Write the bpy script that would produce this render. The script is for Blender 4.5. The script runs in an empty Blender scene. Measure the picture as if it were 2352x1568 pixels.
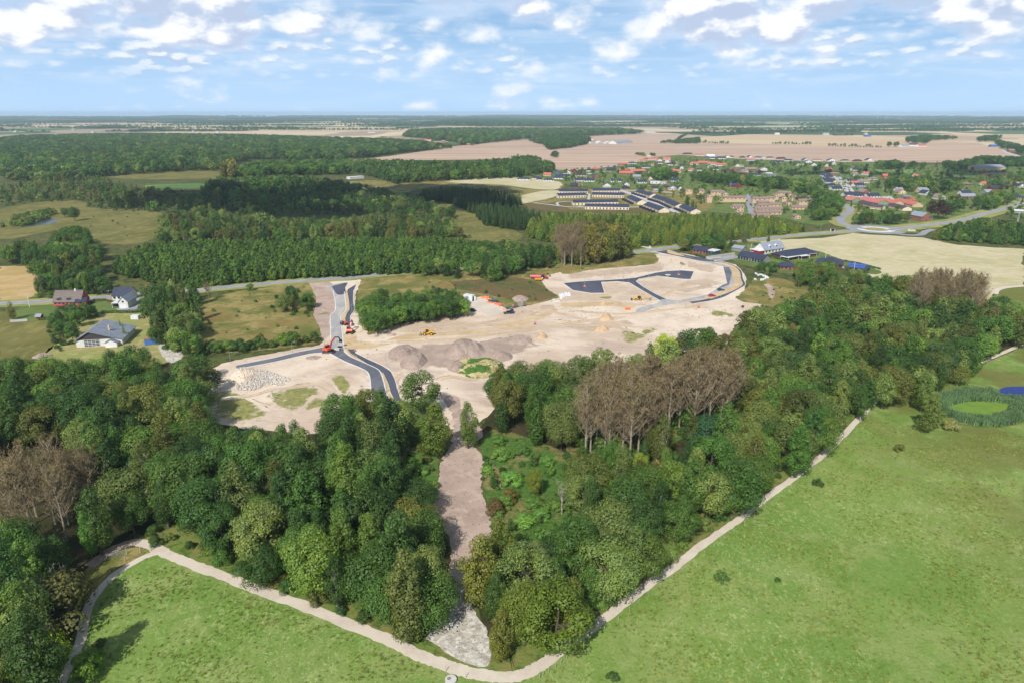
import bpy, bmesh, math, random
import numpy as np
from mathutils import Vector, Matrix
R=math.radians
random.seed(7)
sc=bpy.context.scene
col=sc.collection
# ---------------------------------------------------------------- camera, sun, sky
PITCH=R(18.51); CAMH=100.0; F=1568.0
cam=bpy.data.cameras.new('camera'); camo=bpy.data.objects.new('camera',cam); col.objects.link(camo)
camo.location=(0,0,CAMH); camo.rotation_euler=(R(90)-PITCH,0,0)
cam.lens=24; cam.sensor_width=36; cam.clip_start=1; cam.clip_end=60000
sc.camera=camo
SUN_EL=R(43); SH=Vector((0.36,0.933,0)).normalized()      # direction shadows fall
sl=bpy.data.lights.new('sun','SUN'); sl.energy=5.0; sl.angle=R(0.5); sl.color=(1.0,0.97,0.925)
so=bpy.data.objects.new('sun',sl); col.objects.link(so)
sundir=Vector((-SH.x*math.cos(SUN_EL),-SH.y*math.cos(SUN_EL),math.sin(SUN_EL)))
so.rotation_euler=sundir.to_track_quat('Z','Y').to_euler(); so.location=(0,0,3000)
sc.view_settings.view_transform='Standard'; sc.view_settings.look='None'
sc.view_settings.exposure=0.06; sc.view_settings.gamma=1
world=bpy.data.worlds.new('World'); sc.world=world; world.use_nodes=True

class NT:
    """tiny helper for node trees"""
    def __init__(s,nt): s.nt=nt; s.nodes=nt.nodes; s.links=nt.links
    def n(s,t,**k):
        nd=s.nodes.new(t)
        for a,b in k.items():
            if a=='ins':
                for kk,v in b.items():
                    if hasattr(v,'is_output') : s.links.new(v,nd.inputs[kk])
                    else: nd.inputs[kk].default_value=v
            else: setattr(nd,a,b)
        return nd
    def math(s,op,a,b=0.0,c=0.0,clamp=False):
        nd=s.n('ShaderNodeMath',operation=op,use_clamp=clamp,ins={0:a,1:b,2:c}); return nd.outputs[0]
    def vmath(s,op,a,b=(0,0,0)):
        nd=s.n('ShaderNodeVectorMath',operation=op,ins={0:a,1:b}); return nd.outputs[0]
    def mix(s,f,a,b,mode='MIX'):
        nd=s.n('ShaderNodeMix',data_type='RGBA',blend_type=mode,ins={0:f,6:a,7:b}); return nd.outputs[2]
    def ramp(s,f,stops,interp='LINEAR'):
        nd=s.n('ShaderNodeValToRGB',ins={0:f}); cr=nd.color_ramp; cr.interpolation=interp
        while len(cr.elements)<len(stops): cr.elements.new(0.5)
        for e,(p,c) in zip(cr.elements,stops):
            e.position=p; e.color=c if len(c)==4 else (*c,1)
        return nd.outputs[0]
    def mr(s,v,a,b,c=0.0,d=1.0,smooth=True):
        nd=s.n('ShaderNodeMapRange',interpolation_type='SMOOTHSTEP' if smooth else 'LINEAR',ins={0:v,1:a,2:b,3:c,4:d}); return nd.outputs[0]
    def noise(s,vec,scale,detail=4,rough=0.55,dist=0.0,out=0,dims='3D'):
        nd=s.n('ShaderNodeTexNoise',noise_dimensions=dims,ins={'Vector':vec,'Scale':scale,'Detail':detail,'Roughness':rough,'Distortion':dist}); return nd.outputs[out]

def lin(c):
    return c/12.92 if c<=0.04045 else ((c+0.055)/1.055)**2.4
def rgb(r,g,b,k=0.9):
    return (lin(r/255)*k,lin(g/255)*k,lin(b/255)*k,1.0)

def build_world():
    w=NT(world.node_tree)
    for n in list(w.nodes): w.nodes.remove(n)
    out=w.n('ShaderNodeOutputWorld'); bg=w.n('ShaderNodeBackground',ins={'Strength':0.062})
    sky=w.n('ShaderNodeTexSky',sky_type='NISHITA',sun_disc=False)
    sky.sun_elevation=SUN_EL; sky.sun_rotation=math.atan2(sundir.x,sundir.y)
    sky.altitude=100; sky.air_density=1.0; sky.dust_density=0.5; sky.ozone_density=1.8
    tc=w.n('ShaderNodeTexCoord').outputs['Generated']
    sep=w.n('ShaderNodeSeparateXYZ',ins={0:tc})
    x,y,z=sep.outputs
    az=w.math('ARCTAN2',x,y); el=w.math('ARCSINE',z)
    elc=w.math('MAXIMUM',el,0.0)
    def layer(a,b,off,z,thrA,soft=0.115):
        """one deck of cumulus: rounded tops, greyer undersides"""
        def dens(dv,du=0.0):
            vec=w.n('ShaderNodeCombineXYZ',ins={0:w.math('ADD',w.math('MULTIPLY',az,a),du+off),1:w.math('ADD',w.math('MULTIPLY',el,b),dv),2:z}).outputs[0]
            big=w.noise(vec,0.42,2,0.5); mid=w.noise(vec,1.0,3,0.5,0.1); fine=w.noise(vec,3.2,6,0.6,0.2)
            vo=w.n('ShaderNodeTexVoronoi',feature='F1',ins={'Vector':w.vmath('ADD',vec,w.vmath('MULTIPLY',w.noise(vec,2.5,3,0.6,0.0,1),(0.5,0.5,0.0))),'Scale':1.9}).outputs['Distance']
            puff=w.math('SUBTRACT',0.95,vo)
            d=w.math('ADD',w.math('MULTIPLY',big,0.34),w.math('MULTIPLY',mid,0.30))
            return w.math('ADD',d,w.math('ADD',w.math('MULTIPLY',fine,0.14),w.math('MULTIPLY',puff,0.22)))
        d0=dens(0.0); d1=dens(0.22,-0.06)
        mask=w.mr(w.math('SUBTRACT',d0,thrA),-0.008,soft)
        shade=w.mr(w.math('SUBTRACT',d0,d1),-0.035,0.045)
        core=w.mr(w.math('SUBTRACT',d0,thrA),0.02,0.11)
        cl=w.mix(shade,(11.01,12.53,15.24,1),(16.09,16.26,16.43,1))
        cl=w.mix(w.math('MULTIPLY',core,w.math('SUBTRACT',1.0,shade)),cl,(8.47,9.99,13.04,1))
        return mask,cl
    thr1=w.math('ADD',w.mr(elc,0.045,0.115,0.53,0.40),w.mr(elc,0.16,0.30,0.0,0.25))
    m1,cl1=layer(8.2,14.5,2.35,5.2,thr1)
    thr2=w.math('ADD',w.mr(elc,0.02,0.06,0.55,0.455),w.mr(elc,0.07,0.13,0.0,0.12))
    m2,cl2=layer(17.0,42.0,7.7,1.3,thr2,0.16)
    # broad thin veil and streaks low in the sky
    vec2=w.n('ShaderNodeCombineXYZ',ins={0:w.math('MULTIPLY',az,7.0),1:w.math('MULTIPLY',el,55.0),2:9.1}).outputs[0]
    veil=w.mr(w.noise(vec2,1.0,6,0.6,0.3),0.42,0.66)
    vec3=w.n('ShaderNodeCombineXYZ',ins={0:w.math('MULTIPLY',az,3.0),1:w.math('MULTIPLY',el,16.0),2:2.2}).outputs[0]
    veil2=w.mr(w.noise(vec3,1.0,4,0.55,0.2),0.36,0.62)
    hi=w.mr(elc,0.15,0.34)
    hz=w.mr(elc,0.0,0.15,1.0,0.55); hz=w.math('MULTIPLY',hz,w.math('SUBTRACT',1.0,hi))
    low=w.mix(w.mr(elc,0.0,0.14),(7.96,11.52,15.92,1),(5.08,9.65,16.26,1))
    base=w.mix(hz,sky.outputs[0],low)
    c1=w.mix(w.math('MULTIPLY',veil2,w.mr(elc,0.015,0.07,0.12,0.38)),base,(9.15,12.19,16.09,1))
    c1=w.mix(w.math('MULTIPLY',veil,w.mr(elc,0.01,0.05,0.15,0.4)),c1,(11.18,13.38,16.09,1))
    c2=w.mix(w.math('MULTIPLY',m2,w.mr(elc,0.025,0.07,0.0,0.75)),c1,cl2)
    c2=w.mix(w.math('MULTIPLY',w.math('MULTIPLY',m1,w.mr(z,0.0,0.01)),0.94),c2,cl1)
    w.links.new(c2,bg.inputs[0]); w.links.new(bg.outputs[0],out.inputs[0])
build_world()
world.cycles.sampling_method='MANUAL'; world.cycles.sample_map_resolution=256

# ---------------------------------------------------------------- picture <-> ground
SP,CP=math.sin(PITCH),math.cos(PITCH)
def G(px,py,h=0.0):
    a=(px-1176)/F; b=-(py-784)/F
    d=(a, b*SP+CP, b*CP-SP)
    t=(h-CAMH)/d[2]
    return Vector((a*t, d[1]*t, h))
def proj(x,y,z):
    dz=z-CAMH
    dep=y*CP-dz*SP; up=y*SP+dz*CP
    return 1176+F*x/dep, 784-F*up/dep, dep
ZO={18:(1840,1160,7.84),19:(1940,1190,11.76),20:(1280,1340,11.76),21:(300,2050,5.2275),22:(1700,2600,11.76),23:(900,1450,3.92),1:(0,400,1.68),2:(1400,400,1.68),3:(2700,400,1.6848),4:(0,1000,1.68),5:(1200,950,1.68),6:(2500,900,1.4737),7:(0,1600,1.3864),8:(1300,1500,1.2736),9:(2600,1400,1.1778)}
def Z(k,pts):
    ox,oy,s=ZO[k]
    if isinstance(pts[0],(int,float)): return ((ox+pts[0]/s)*0.57422,(oy+pts[1]/s)*0.57422)
    return [((ox+a/s)*0.57422,(oy+b/s)*0.57422) for a,b in pts]
def inpoly(px,py,poly):
    px=np.asarray(px); py=np.asarray(py); c=np.zeros(px.shape,bool); n=len(poly)
    for i in range(n):
        x1,y1=poly[i]; x2,y2=poly[i-1]
        if y1==y2: continue
        m=((y1>py)!=(y2>py))&(px<(x2-x1)*(py-y1)/(y2-y1)+x1); c^=m
    return c
def smooth(pts,n=6):
    out=[]; P=[pts[0]]+list(pts)+[pts[-1]]
    for i in range(1,len(P)-2):
        p0,p1,p2,p3=[np.array(P[j][:2],float) for j in (i-1,i,i+1,i+2)]
        for k in range(n):
            t=k/n; out.append(0.5*((2*p1)+(-p0+p2)*t+(2*p0-5*p1+4*p2-p3)*t*t+(-p0+3*p1-3*p2+p3)*t**3))
    out.append(np.array(pts[-1][:2],float)); return out

# ---------------------------------------------------------------- materials
MATS={}
def newmat(name):
    m=bpy.data.materials.new(name); m.use_nodes=True; t=NT(m.node_tree)
    for n in list(t.nodes): t.nodes.remove(n)
    out=t.n('ShaderNodeOutputMaterial'); return m,t,out
def mat(name,c,rough=0.8,c2=None,scale=0.5,amt=0.5,metal=0.0,spec=0.3,bump=0.0,bscale=2.0):
    if name in MATS: return MATS[name]
    m,t,out=newmat(name); pos=t.n('ShaderNodeNewGeometry').outputs['Position']
    if c2 is None: c2=tuple(v*0.75 for v in c[:3])+(1,)
    nz=t.noise(pos,scale,5,0.6); f=t.mr(nz,0.35,0.65,0,amt)
    cc=t.mix(f,c,c2)
    p=t.n('ShaderNodeBsdfPrincipled',ins={'Base Color':cc,'Roughness':rough,'Metallic':metal,'Specular IOR Level':spec})
    if bump: 
        b=t.n('ShaderNodeBump',ins={'Strength':1.0,'Distance':bump,'Height':t.noise(pos,bscale,4,0.6)}); t.links.new(b.outputs[0],p.inputs['Normal'])
    t.links.new(p.outputs[0],out.inputs[0]); MATS[name]=m; return m
def stack(t,pos,layers,extra=None):
    c=layers[0]
    for i,(cc,s,lo,hi,a,st) in enumerate(layers[1:]):
        v=t.vmath('MULTIPLY',pos,st) if st else pos
        v=t.vmath('ADD',v,(i*37.1,i*11.3,i*5.0))
        f=t.mr(t.noise(v,s,6,0.62,0.4),lo,hi,0,a); c=t.mix(f,c,cc)
    if extra: c=extra(t,pos,c)
    return c
def groundmat(name,layers,bump=0.1,bscale=1.5,extra=None,over=None,soft=(0.5,0.62,0.35,.5)):
    """layers: (color, scale, lo, hi, amount, stretch) mixed over the first colour.
    over: a second stack that takes over from a ragged edge inwards (attribute 'fade')"""
    m,t,out=newmat(name); pos=t.n('ShaderNodeNewGeometry').outputs['Position']
    c=stack(t,pos,layers,extra)
    if over:
        fd=t.n('ShaderNodeAttribute',attribute_name='fade').outputs['Fac']
        nz=t.math('ADD',t.math('MULTIPLY',t.noise(pos,soft[2],7,.68,.6),.62),t.math('MULTIPLY',t.noise(pos,soft[2]*.16,3,.6,.3),.38))
        f=t.mr(t.math('ADD',nz,t.math('MULTIPLY',t.math('SUBTRACT',fd,1.0),soft[3])),soft[0]-.06,soft[1]-.06)
        c=t.mix(f,c,stack(t,t.vmath('ADD',pos,(91,17,0)),over))
    p=t.n('ShaderNodeBsdfPrincipled',ins={'Base Color':c,'Roughness':0.95,'Specular IOR Level':0.1})
    if bump:
        b=t.n('ShaderNodeBump',ins={'Strength':1.0,'Distance':bump,'Height':t.noise(pos,bscale,6,0.7)}); t.links.new(b.outputs[0],p.inputs['Normal'])
    t.links.new(p.outputs[0],out.inputs[0]); MATS[name]=m; return m
def leafmat(name,source):
    m,t,out=newmat(name)
    if source=='object':
        oi=t.n('ShaderNodeObjectInfo'); c=oi.outputs['Color']; rnd=oi.outputs['Random']
    else:
        at=t.n('ShaderNodeAttribute',attribute_type='INSTANCER',attribute_name='tint'); c=at.outputs['Color']; rnd=t.n('ShaderNodeObjectInfo').outputs['Random']
    tc=t.n('ShaderNodeTexCoord').outputs['Object']
    v=t.vmath('ADD',tc,t.n('ShaderNodeCombineXYZ',ins={0:t.math('MULTIPLY',rnd,91.0),1:t.math('MULTIPLY',rnd,37.0)}).outputs[0])
    c=t.mix(1.0,c,(2.15,1.92,1.15,1),'MULTIPLY')
    n1=t.mr(t.noise(v,0.28,3,0.6),0.36,0.64); n2=t.mr(t.noise(v,2.2,3,0.7),0.3,0.7)
    c=t.mix(t.math('MULTIPLY',n1,0.5),c,t.mix(1.0,c,(1.25,1.12,0.6,1),'MULTIPLY'))
    c=t.mix(1.0,c,t.mix(n2,(0.52,0.56,0.58,1),(1.55,1.46,1.2,1)),'MULTIPLY')
    p=t.n('ShaderNodeBsdfPrincipled',ins={'Base Color':c,'Roughness':0.55,'Specular IOR Level':0.35})
    tr=t.n('ShaderNodeBsdfTranslucent',ins={'Color':t.mix(1.0,c,(1.1,1.3,0.5,1),'MULTIPLY')})
    mx=t.n('ShaderNodeMixShader',ins={0:0.22,1:p.outputs[0],2:tr.outputs[0]})
    t.links.new(mx.outputs[0],out.inputs[0]); MATS[name]=m; return m
LEAF=leafmat('leaf','object'); LEAFS=leafmat('leaf_stuff','inst')
BARK=mat('bark',rgb(112,100,84,.8),0.9,rgb(70,62,52),1.5,0.8)
BIRCH=mat('pale_bark',rgb(190,182,165,.8),0.9,rgb(90,84,74),1.2,0.8)

# ---------------------------------------------------------------- object helpers
def tag(o,label=None,cat=None,group=None,kind=None):
    if label: o['label']=label
    if cat: o['category']=cat
    if group: o['group']=group
    if kind: o['kind']=kind
    return o
def link(name,me,parent=None,loc=None,rz=0):
    o=bpy.data.objects.new(name,me); col.objects.link(o)
    if parent: o.parent=parent
    if loc is not None: o.location=loc
    if rz: o.rotation_euler=(0,0,rz)
    return o
def empty(name,loc,rz=0,**k):
    o=link(name,None,None,loc,rz); o.empty_display_size=0.5; tag(o,**k); return o
def copy_tree(o,parent=None):
    c=o.copy(); col.objects.link(c); c.parent=parent
    for ch in list(o.children): copy_tree(ch,c)
    return c
class MB:
    def __init__(s): s.v=[]; s.f=[]; s.m=[]; s.mi=0
    def add(s,vs,fs):
        b=len(s.v); s.v+= [tuple(v) for v in vs]; s.f+=[tuple(i+b for i in f) for f in fs]; s.m+=[s.mi]*len(fs); return s
    def box(s,x0,x1,y0,y1,z0,z1):
        return s.add([(x0,y0,z0),(x1,y0,z0),(x1,y1,z0),(x0,y1,z0),(x0,y0,z1),(x1,y0,z1),(x1,y1,z1),(x0,y1,z1)],
            [(0,3,2,1),(4,5,6,7),(0,1,5,4),(1,2,6,5),(2,3,7,6),(3,0,4,7)])
    def tbox(s,cx,cy,z0,z1,w0,d0,w1,d1,dx=0,dy=0):     # tapered box
        a=[(cx-w0/2,cy-d0/2,z0),(cx+w0/2,cy-d0/2,z0),(cx+w0/2,cy+d0/2,z0),(cx-w0/2,cy+d0/2,z0)]
        b=[(cx+dx-w1/2,cy+dy-d1/2,z1),(cx+dx+w1/2,cy+dy-d1/2,z1),(cx+dx+w1/2,cy+dy+d1/2,z1),(cx+dx-w1/2,cy+dy+d1/2,z1)]
        return s.add(a+b,[(0,3,2,1),(4,5,6,7),(0,1,5,4),(1,2,6,5),(2,3,7,6),(3,0,4,7)])
    def prism(s,poly,axis,a,b):                         # extrude polygon (u,v) along axis
        def P(u,v,w): return {'x':(w,u,v),'y':(u,w,v),'z':(u,v,w)}[axis]
        n=len(poly); vs=[P(u,v,a) for u,v in poly]+[P(u,v,b) for u,v in poly]
        return s.add(vs,[tuple(range(n))[::-1],tuple(range(n,2*n))]+[(i,(i+1)%n,n+(i+1)%n,n+i) for i in range(n)])
    def tube(s,p,q,r0,r1,n=8,cap=True):
        p=Vector(p); q=Vector(q); d=(q-p).normalized(); a=d.orthogonal().normalized(); b=d.cross(a)
        vs=[]
        for c,r in ((p,r0),(q,r1)):
            for i in range(n):
                t=2*math.pi*i/n; vs.append(c+a*math.cos(t)*r+b*math.sin(t)*r)
        fs=[(i,(i+1)%n,n+(i+1)%n,n+i) for i in range(n)]
        if cap: fs+=[tuple(range(n))[::-1],tuple(range(n,2*n))]
        return s.add(vs,fs)
    def bar(s,p,q,w,h):                                 # rectangular bar between two points
        p=Vector(p); q=Vector(q); d=(q-p).normalized(); up=Vector((0,0,1)) if abs(d.z)<0.95 else Vector((0,1,0))
        a=d.cross(up).normalized()*w/2; b=a.cross(d).normalized()*h/2
        vs=[c+sa*a+sb*b for c in (p,q) for sa,sb in ((-1,-1),(1,-1),(1,1),(-1,1))]
        return s.add(vs,[(0,1,2,3),(7,6,5,4),(0,4,5,1),(1,5,6,2),(2,6,7,3),(3,7,4,0)])
    def build(s,name,mats,parent=None,loc=None,rz=0,bevel=0,smooth_=False):
        me=bpy.data.meshes.new(name); me.from_pydata(s.v,[],s.f)
        if not isinstance(mats,(list,tuple)): mats=[mats]
        for m in mats: me.materials.append(m)
        me.polygons.foreach_set('material_index',s.m)
        bm=bmesh.new(); bm.from_mesh(me); bmesh.ops.recalc_face_normals(bm,faces=bm.faces)
        if bevel: bmesh.ops.bevel(bm,geom=list(bm.edges),offset=bevel,segments=1,affect='EDGES')
        bm.to_mesh(me); bm.free()
        if smooth_: me.polygons.foreach_set('use_smooth',[True]*len(me.polygons))
        return link(name,me,parent,loc,rz)

def rough_outline(pts,step,amp,rs):
    """world polygon -> outline with fractal wobble"""
    out=[]; n=len(pts)
    for i in range(n):
        a=np.array(pts[i][:2]); b=np.array(pts[(i+1)%n][:2]); L=np.linalg.norm(b-a); k=max(1,int(L/step))
        nrm=np.array([-(b-a)[1],(b-a)[0]])/max(L,1e-6)
        ph=rs.uniform(0,99)
        for j in range(k):
            t=j/k; w=math.sin(math.pi*t)*min(1,L/30)
            off=amp*(rs.normal()*0.35+math.sin(ph+t*L/(step*4))*0.6*w)
            out.append(a+(b-a)*t+nrm*(off if j else off*0.3))
    return out
NSHEET=[0]
def sheet(name,P,m,z,step=2.5,amp=0.8,world_pts=False,kind='structure',hole=None,sm=True,bump=0):
    NSHEET[0]+=1; rs=np.random.RandomState(NSHEET[0])
    if sm and not world_pts: P=[tuple(p) for p in smooth(list(P)+[P[0]],4)[:-1]]
    pts=[G(*p) for p in P] if not world_pts else P
    far=np.mean([p[1] for p in pts]); k=max(1,far/350)
    out=rough_outline(pts,step*k,amp*k**0.6,rs) if amp else [np.array(p[:2]) for p in pts]
    z=z*max(1,far/500)
    me=bpy.data.meshes.new(name)
    from mathutils.geometry import tessellate_polygon
    vs=[Vector((float(p[0]),float(p[1]),z)) for p in out]
    tris=tessellate_polygon([vs])
    me.from_pydata([tuple(v) for v in vs],[],[tuple(t) for t in tris]); me.materials.append(m)
    bm=bmesh.new(); bm.from_mesh(me); 
    for f in bm.faces:
        if f.normal.z<0: f.normal_flip()
    bm.to_mesh(me); bm.free()
    o=link(name,me); o['kind']=kind; return o
def softsheet(name,k,P,m,z,kind='structure'):
    """patch whose colour thins out towards its outline"""
    NSHEET[0]+=1; P=Z(k,P) if k else P
    pts=[np.array(G(*p)[:2]) for p in smooth(list(P)+[P[0]],4)[:-1]]; c=np.mean(pts,0); z=z*max(1,c[1]/500); n=len(pts)
    vs=[(c[0],c[1],z)]; fd=[1.0]; fs=[]
    for s_,f_ in ((.4,1.0),(.72,.72),(1.0,.2),(1.16,0.0)):
        for p in pts: q=c+(p-c)*s_; vs.append((q[0],q[1],z)); fd.append(f_)
    for i in range(n): fs.append((0,1+i,1+(i+1)%n))
    for r in range(3):
        for i in range(n): a=1+r*n+i; b=1+r*n+(i+1)%n; fs.append((a,a+n,b+n,b))
    me=bpy.data.meshes.new(name); me.from_pydata(vs,[],fs); me.materials.append(MATS[m])
    a=me.attributes.new('fade','FLOAT','POINT'); a.data.foreach_set('value',fd)
    bm=bmesh.new(); bm.from_mesh(me)
    for f in bm.faces:
        if f.normal.z<0: f.normal_flip()
    bm.to_mesh(me); bm.free(); o=link(name,me); o['kind']=kind; return o
def softribbon(name,k,P,width,m,z,fade=(1.0,.75),n=6):
    P=Z(k,P) if k else P; pts=ribbon_pts(P,n); l1=offs(pts,1.0); vs=[];fd=[];fs=[];N=len(pts)
    for i,p in enumerate(pts):
        nv=l1[i]-p; e=min(1,min(i,N-1-i)/(N*.12)); zz=z*max(1,p[1]/500)
        for t_,f_ in ((-.75,0),(-.45,fade[1]),(0,fade[0]),(.45,fade[1]),(.75,0)): q=p+nv*width*t_; vs.append((q[0],q[1],zz)); fd.append(f_*e)
    for i in range(N-1):
        for j in range(4): a=i*5+j; fs.append((a,a+5,a+6,a+1))
    me=bpy.data.meshes.new(name); me.from_pydata(vs,[],fs); me.materials.append(MATS[m]); a=me.attributes.new('fade','FLOAT','POINT'); a.data.foreach_set('value',fd)
    bm=bmesh.new(); bm.from_mesh(me)
    for f in bm.faces:
        if f.normal.z<0: f.normal_flip()
    bm.to_mesh(me); bm.free(); o=link(name,me); o['kind']='structure'; return o
def ribbon_pts(P,n=6,world_pts=False):
    pts=[G(*p)[:2] for p in P] if not world_pts else P
    return smooth(pts,n)
def offs(pts,d):
    out=[]
    for i,p in enumerate(pts):
        a=pts[max(0,i-1)]; b=pts[min(len(pts)-1,i+1)]; t=(b-a)/max(np.linalg.norm(b-a),1e-9)
        out.append(p+np.array([-t[1],t[0]])*d)
    return out
def ribbon(name,P,width,m,z,n=6,world_pts=False,center=0.0,jit=0.0,kind='structure',thick=0):
    pts=ribbon_pts(P,n,world_pts); rs=np.random.RandomState(len(pts))
    w=width if hasattr(width,'__len__') else [width]*len(pts)
    if len(w)!=len(pts): w=np.interp(np.linspace(0,1,len(pts)),np.linspace(0,1,len(w)),w)
    L=[];Rr=[]
    c0=offs(pts,center); l1=offs(pts,1.0); 
    for i,p in enumerate(pts):
        nv=l1[i]-p; L.append(p+nv*(center+w[i]/2+rs.uniform(-jit,jit))); Rr.append(p+nv*(center-w[i]/2+rs.uniform(-jit,jit)))
    vs=[];fs=[]
    for a,b in zip(L,Rr):
        zz=z*max(1,a[1]/500); vs+=[(a[0],a[1],zz),(b[0],b[1],zz)]
    fs=[(2*i,2*i+1,2*i+3,2*i+2) for i in range(len(pts)-1)]
    if thick:
        k=len(vs); vs+=[(x,y,zz-thick) for x,y,zz in vs]
        fs+=[(k+2*i,2*i,2*i+2,k+2*i+2) for i in range(len(pts)-1)]+[(2*i+1,k+2*i+1,k+2*i+3,2*i+3) for i in range(len(pts)-1)]
    me=bpy.data.meshes.new(name); me.from_pydata(vs,[],fs); me.materials.append(m)
    o=link(name,me); o['kind']=kind; return o

# ---------------------------------------------------------------- trees: meshes
def cards(rs,C,Rl,n,half,outc,up=0.15,squash=1.0,asp=1.4,shell=(0.72,1.05)):
    """leaf clump faces around lobe centres C (k,3) with radii Rl (k)"""
    k=len(C); idx=rs.choice(k,n,p=Rl**2/np.sum(Rl**2))
    d=rs.normal(size=(n,3)); d/=np.linalg.norm(d,axis=1)[:,None]
    d[:,2]=d[:,2]+up*1.6; d/=np.linalg.norm(d,axis=1)[:,None]
    rad=rs.uniform(*shell,size=n)*Rl[idx]
    pos=C[idx]+d*rad[:,None]*np.array([1,1,squash])
    o=pos-outc; o/=np.linalg.norm(o,axis=1)[:,None]+1e-6
    nr=d*0.75+o*0.30+rs.normal(size=(n,3))*0.30; nr[:,2]+=0.10; nr/=np.linalg.norm(nr,axis=1)[:,None]
    a=np.cross(nr,rs.normal(size=(n,3))); a/=np.linalg.norm(a,axis=1)[:,None]; b=np.cross(nr,a)
    s=half*rs.uniform(0.6,1.35,size=n)[:,None]; s2=s/asp*rs.uniform(0.8,1.2,size=n)[:,None]
    j=lambda:rs.uniform(0.75,1.25,size=(n,1))
    q=np.stack([pos+a*s*j(),pos+b*s2*j(),pos-a*s*j(),pos-b*s2*j()],1)
    return q.reshape(-1,3)
def quads_mesh(name,V,mats,extra=None):
    """V (4n,3) quads (material 0) plus optional (verts,faces) with material 1"""
    n=len(V)//4; me=bpy.data.meshes.new(name)
    F_=np.arange(4*n,dtype=np.int32); ls=np.arange(n,dtype=np.int32)*4; mi=np.zeros(n,np.int32)
    if extra:
        ev,ef=extra; ev=np.array([tuple(v) for v in ev],float).reshape(-1,3); base=len(V)
        V=np.vstack([V,ev]); e=np.array(ef,np.int32)+base
        F_=np.concatenate([F_,e.ravel()]); ls=np.concatenate([ls,4*n+np.arange(len(e),dtype=np.int32)*4]); mi=np.concatenate([mi,np.ones(len(e),np.int32)])
    me.vertices.add(len(V)); me.vertices.foreach_set('co',V.astype(np.float32).ravel())
    me.loops.add(len(F_)); me.loops.foreach_set('vertex_index',F_)
    me.polygons.add(len(ls)); me.polygons.foreach_set('loop_start',ls); me.polygons.foreach_set('loop_total',np.full(len(ls),4,np.int32))
    for m in mats: me.materials.append(m)
    me.polygons.foreach_set('material_index',mi); me.update(calc_edges=True); return me
def trunk_geo(rs,H,r,tips,frac=0.8,n=6,lean=0.0):
    mb=MB(); top=Vector((rs.normal()*H*0.02,rs.normal()*H*0.02,H*frac)); p=Vector((0,0,-0.3)); segs=4; pts=[p]
    for i in range(1,segs+1): pts.append(Vector((top.x*i/segs+rs.normal()*0.12,top.y*i/segs+rs.normal()*0.12,H*frac*i/segs)))
    for i in range(segs): mb.tube(pts[i],pts[i+1],r*(1-i/segs*0.8),r*(1-(i+1)/segs*0.8),n,False)
    for t in tips:
        t=Vector(t); z0=max(0.12*H,min(t.z*0.62,H*frac*0.9)); f=z0/(H*frac)*segs; i=min(segs-1,int(f)); b=pts[i].lerp(pts[i+1],f-i)
        m_=b.lerp(t,0.5)+Vector((rs.normal()*0.3,rs.normal()*0.3,-0.06*H*0.3)); rr=r*0.42
        mb.tube(b,m_,rr,rr*0.6,4,False); mb.tube(m_,t,rr*0.6,rr*0.15,4,False)
    return mb
def lobes(rs,H,Rc,zb,n,kind):
    """lobe centres and radii for a crown from zb to H with radius Rc"""
    C=[];Q=[]
    for i in range(n):
        t=(i+0.5)/n; ph=i*2.39996+rs.uniform(-.5,.5)
        if kind=='round':
            el=math.asin(min(1,-0.72+1.68*t)); rr=Rc*math.cos(el)*rs.uniform(.62,.84); z=(zb+H)/2+math.sin(el)*(H-zb)/2*0.82; lr=Rc*rs.uniform(.26,.42)
        elif kind=='tall':
            z=zb+(H-zb)*(0.06+0.9*t); prof=math.sin(math.pi*min(1,(0.14+0.86*t)))**0.6; rr=Rc*prof*rs.uniform(.3,.75); lr=Rc*rs.uniform(.30,.44)*(1.05-0.45*t)
        elif kind=='cone':
            z=zb+(H-zb)*t*0.97; rr=Rc*(1-t)*rs.uniform(.35,.8); lr=Rc*(0.34*(1-t)+0.09)
        elif kind=='bush':
            el=math.asin(min(1,0.0+0.98*t)); rr=Rc*math.cos(el)*rs.uniform(.5,.85); z=H*0.2+math.sin(el)*H*0.58; lr=Rc*rs.uniform(.28,.42)
        C.append((math.cos(ph)*rr+rs.normal()*Rc*.05,math.sin(ph)*rr+rs.normal()*Rc*.05,z)); Q.append(lr)
    return np.array(C),np.array(Q)
SPEC={ # kind, H, R, base fraction, lobes, up bias, squash
 'round':('round',15,5.6,.12,34,.25,.85),'oak':('round',13,6.6,.10,40,.3,.8),'tall':('tall',18,4.6,.10,40,.1,1.0),
 'birch':('tall',16,3.3,.12,34,-.1,1.5),'spruce':('cone',13,3.0,.03,44,-.15,.45),'larch':('cone',9,2.3,.02,30,-.1,.6),
 'bush':('bush',4,2.6,0,14,.3,.8),'plant':('tall',8,2.3,.05,20,.15,1.0),'willow':('bush',7,4.6,0,26,.3,.9)}
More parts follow.
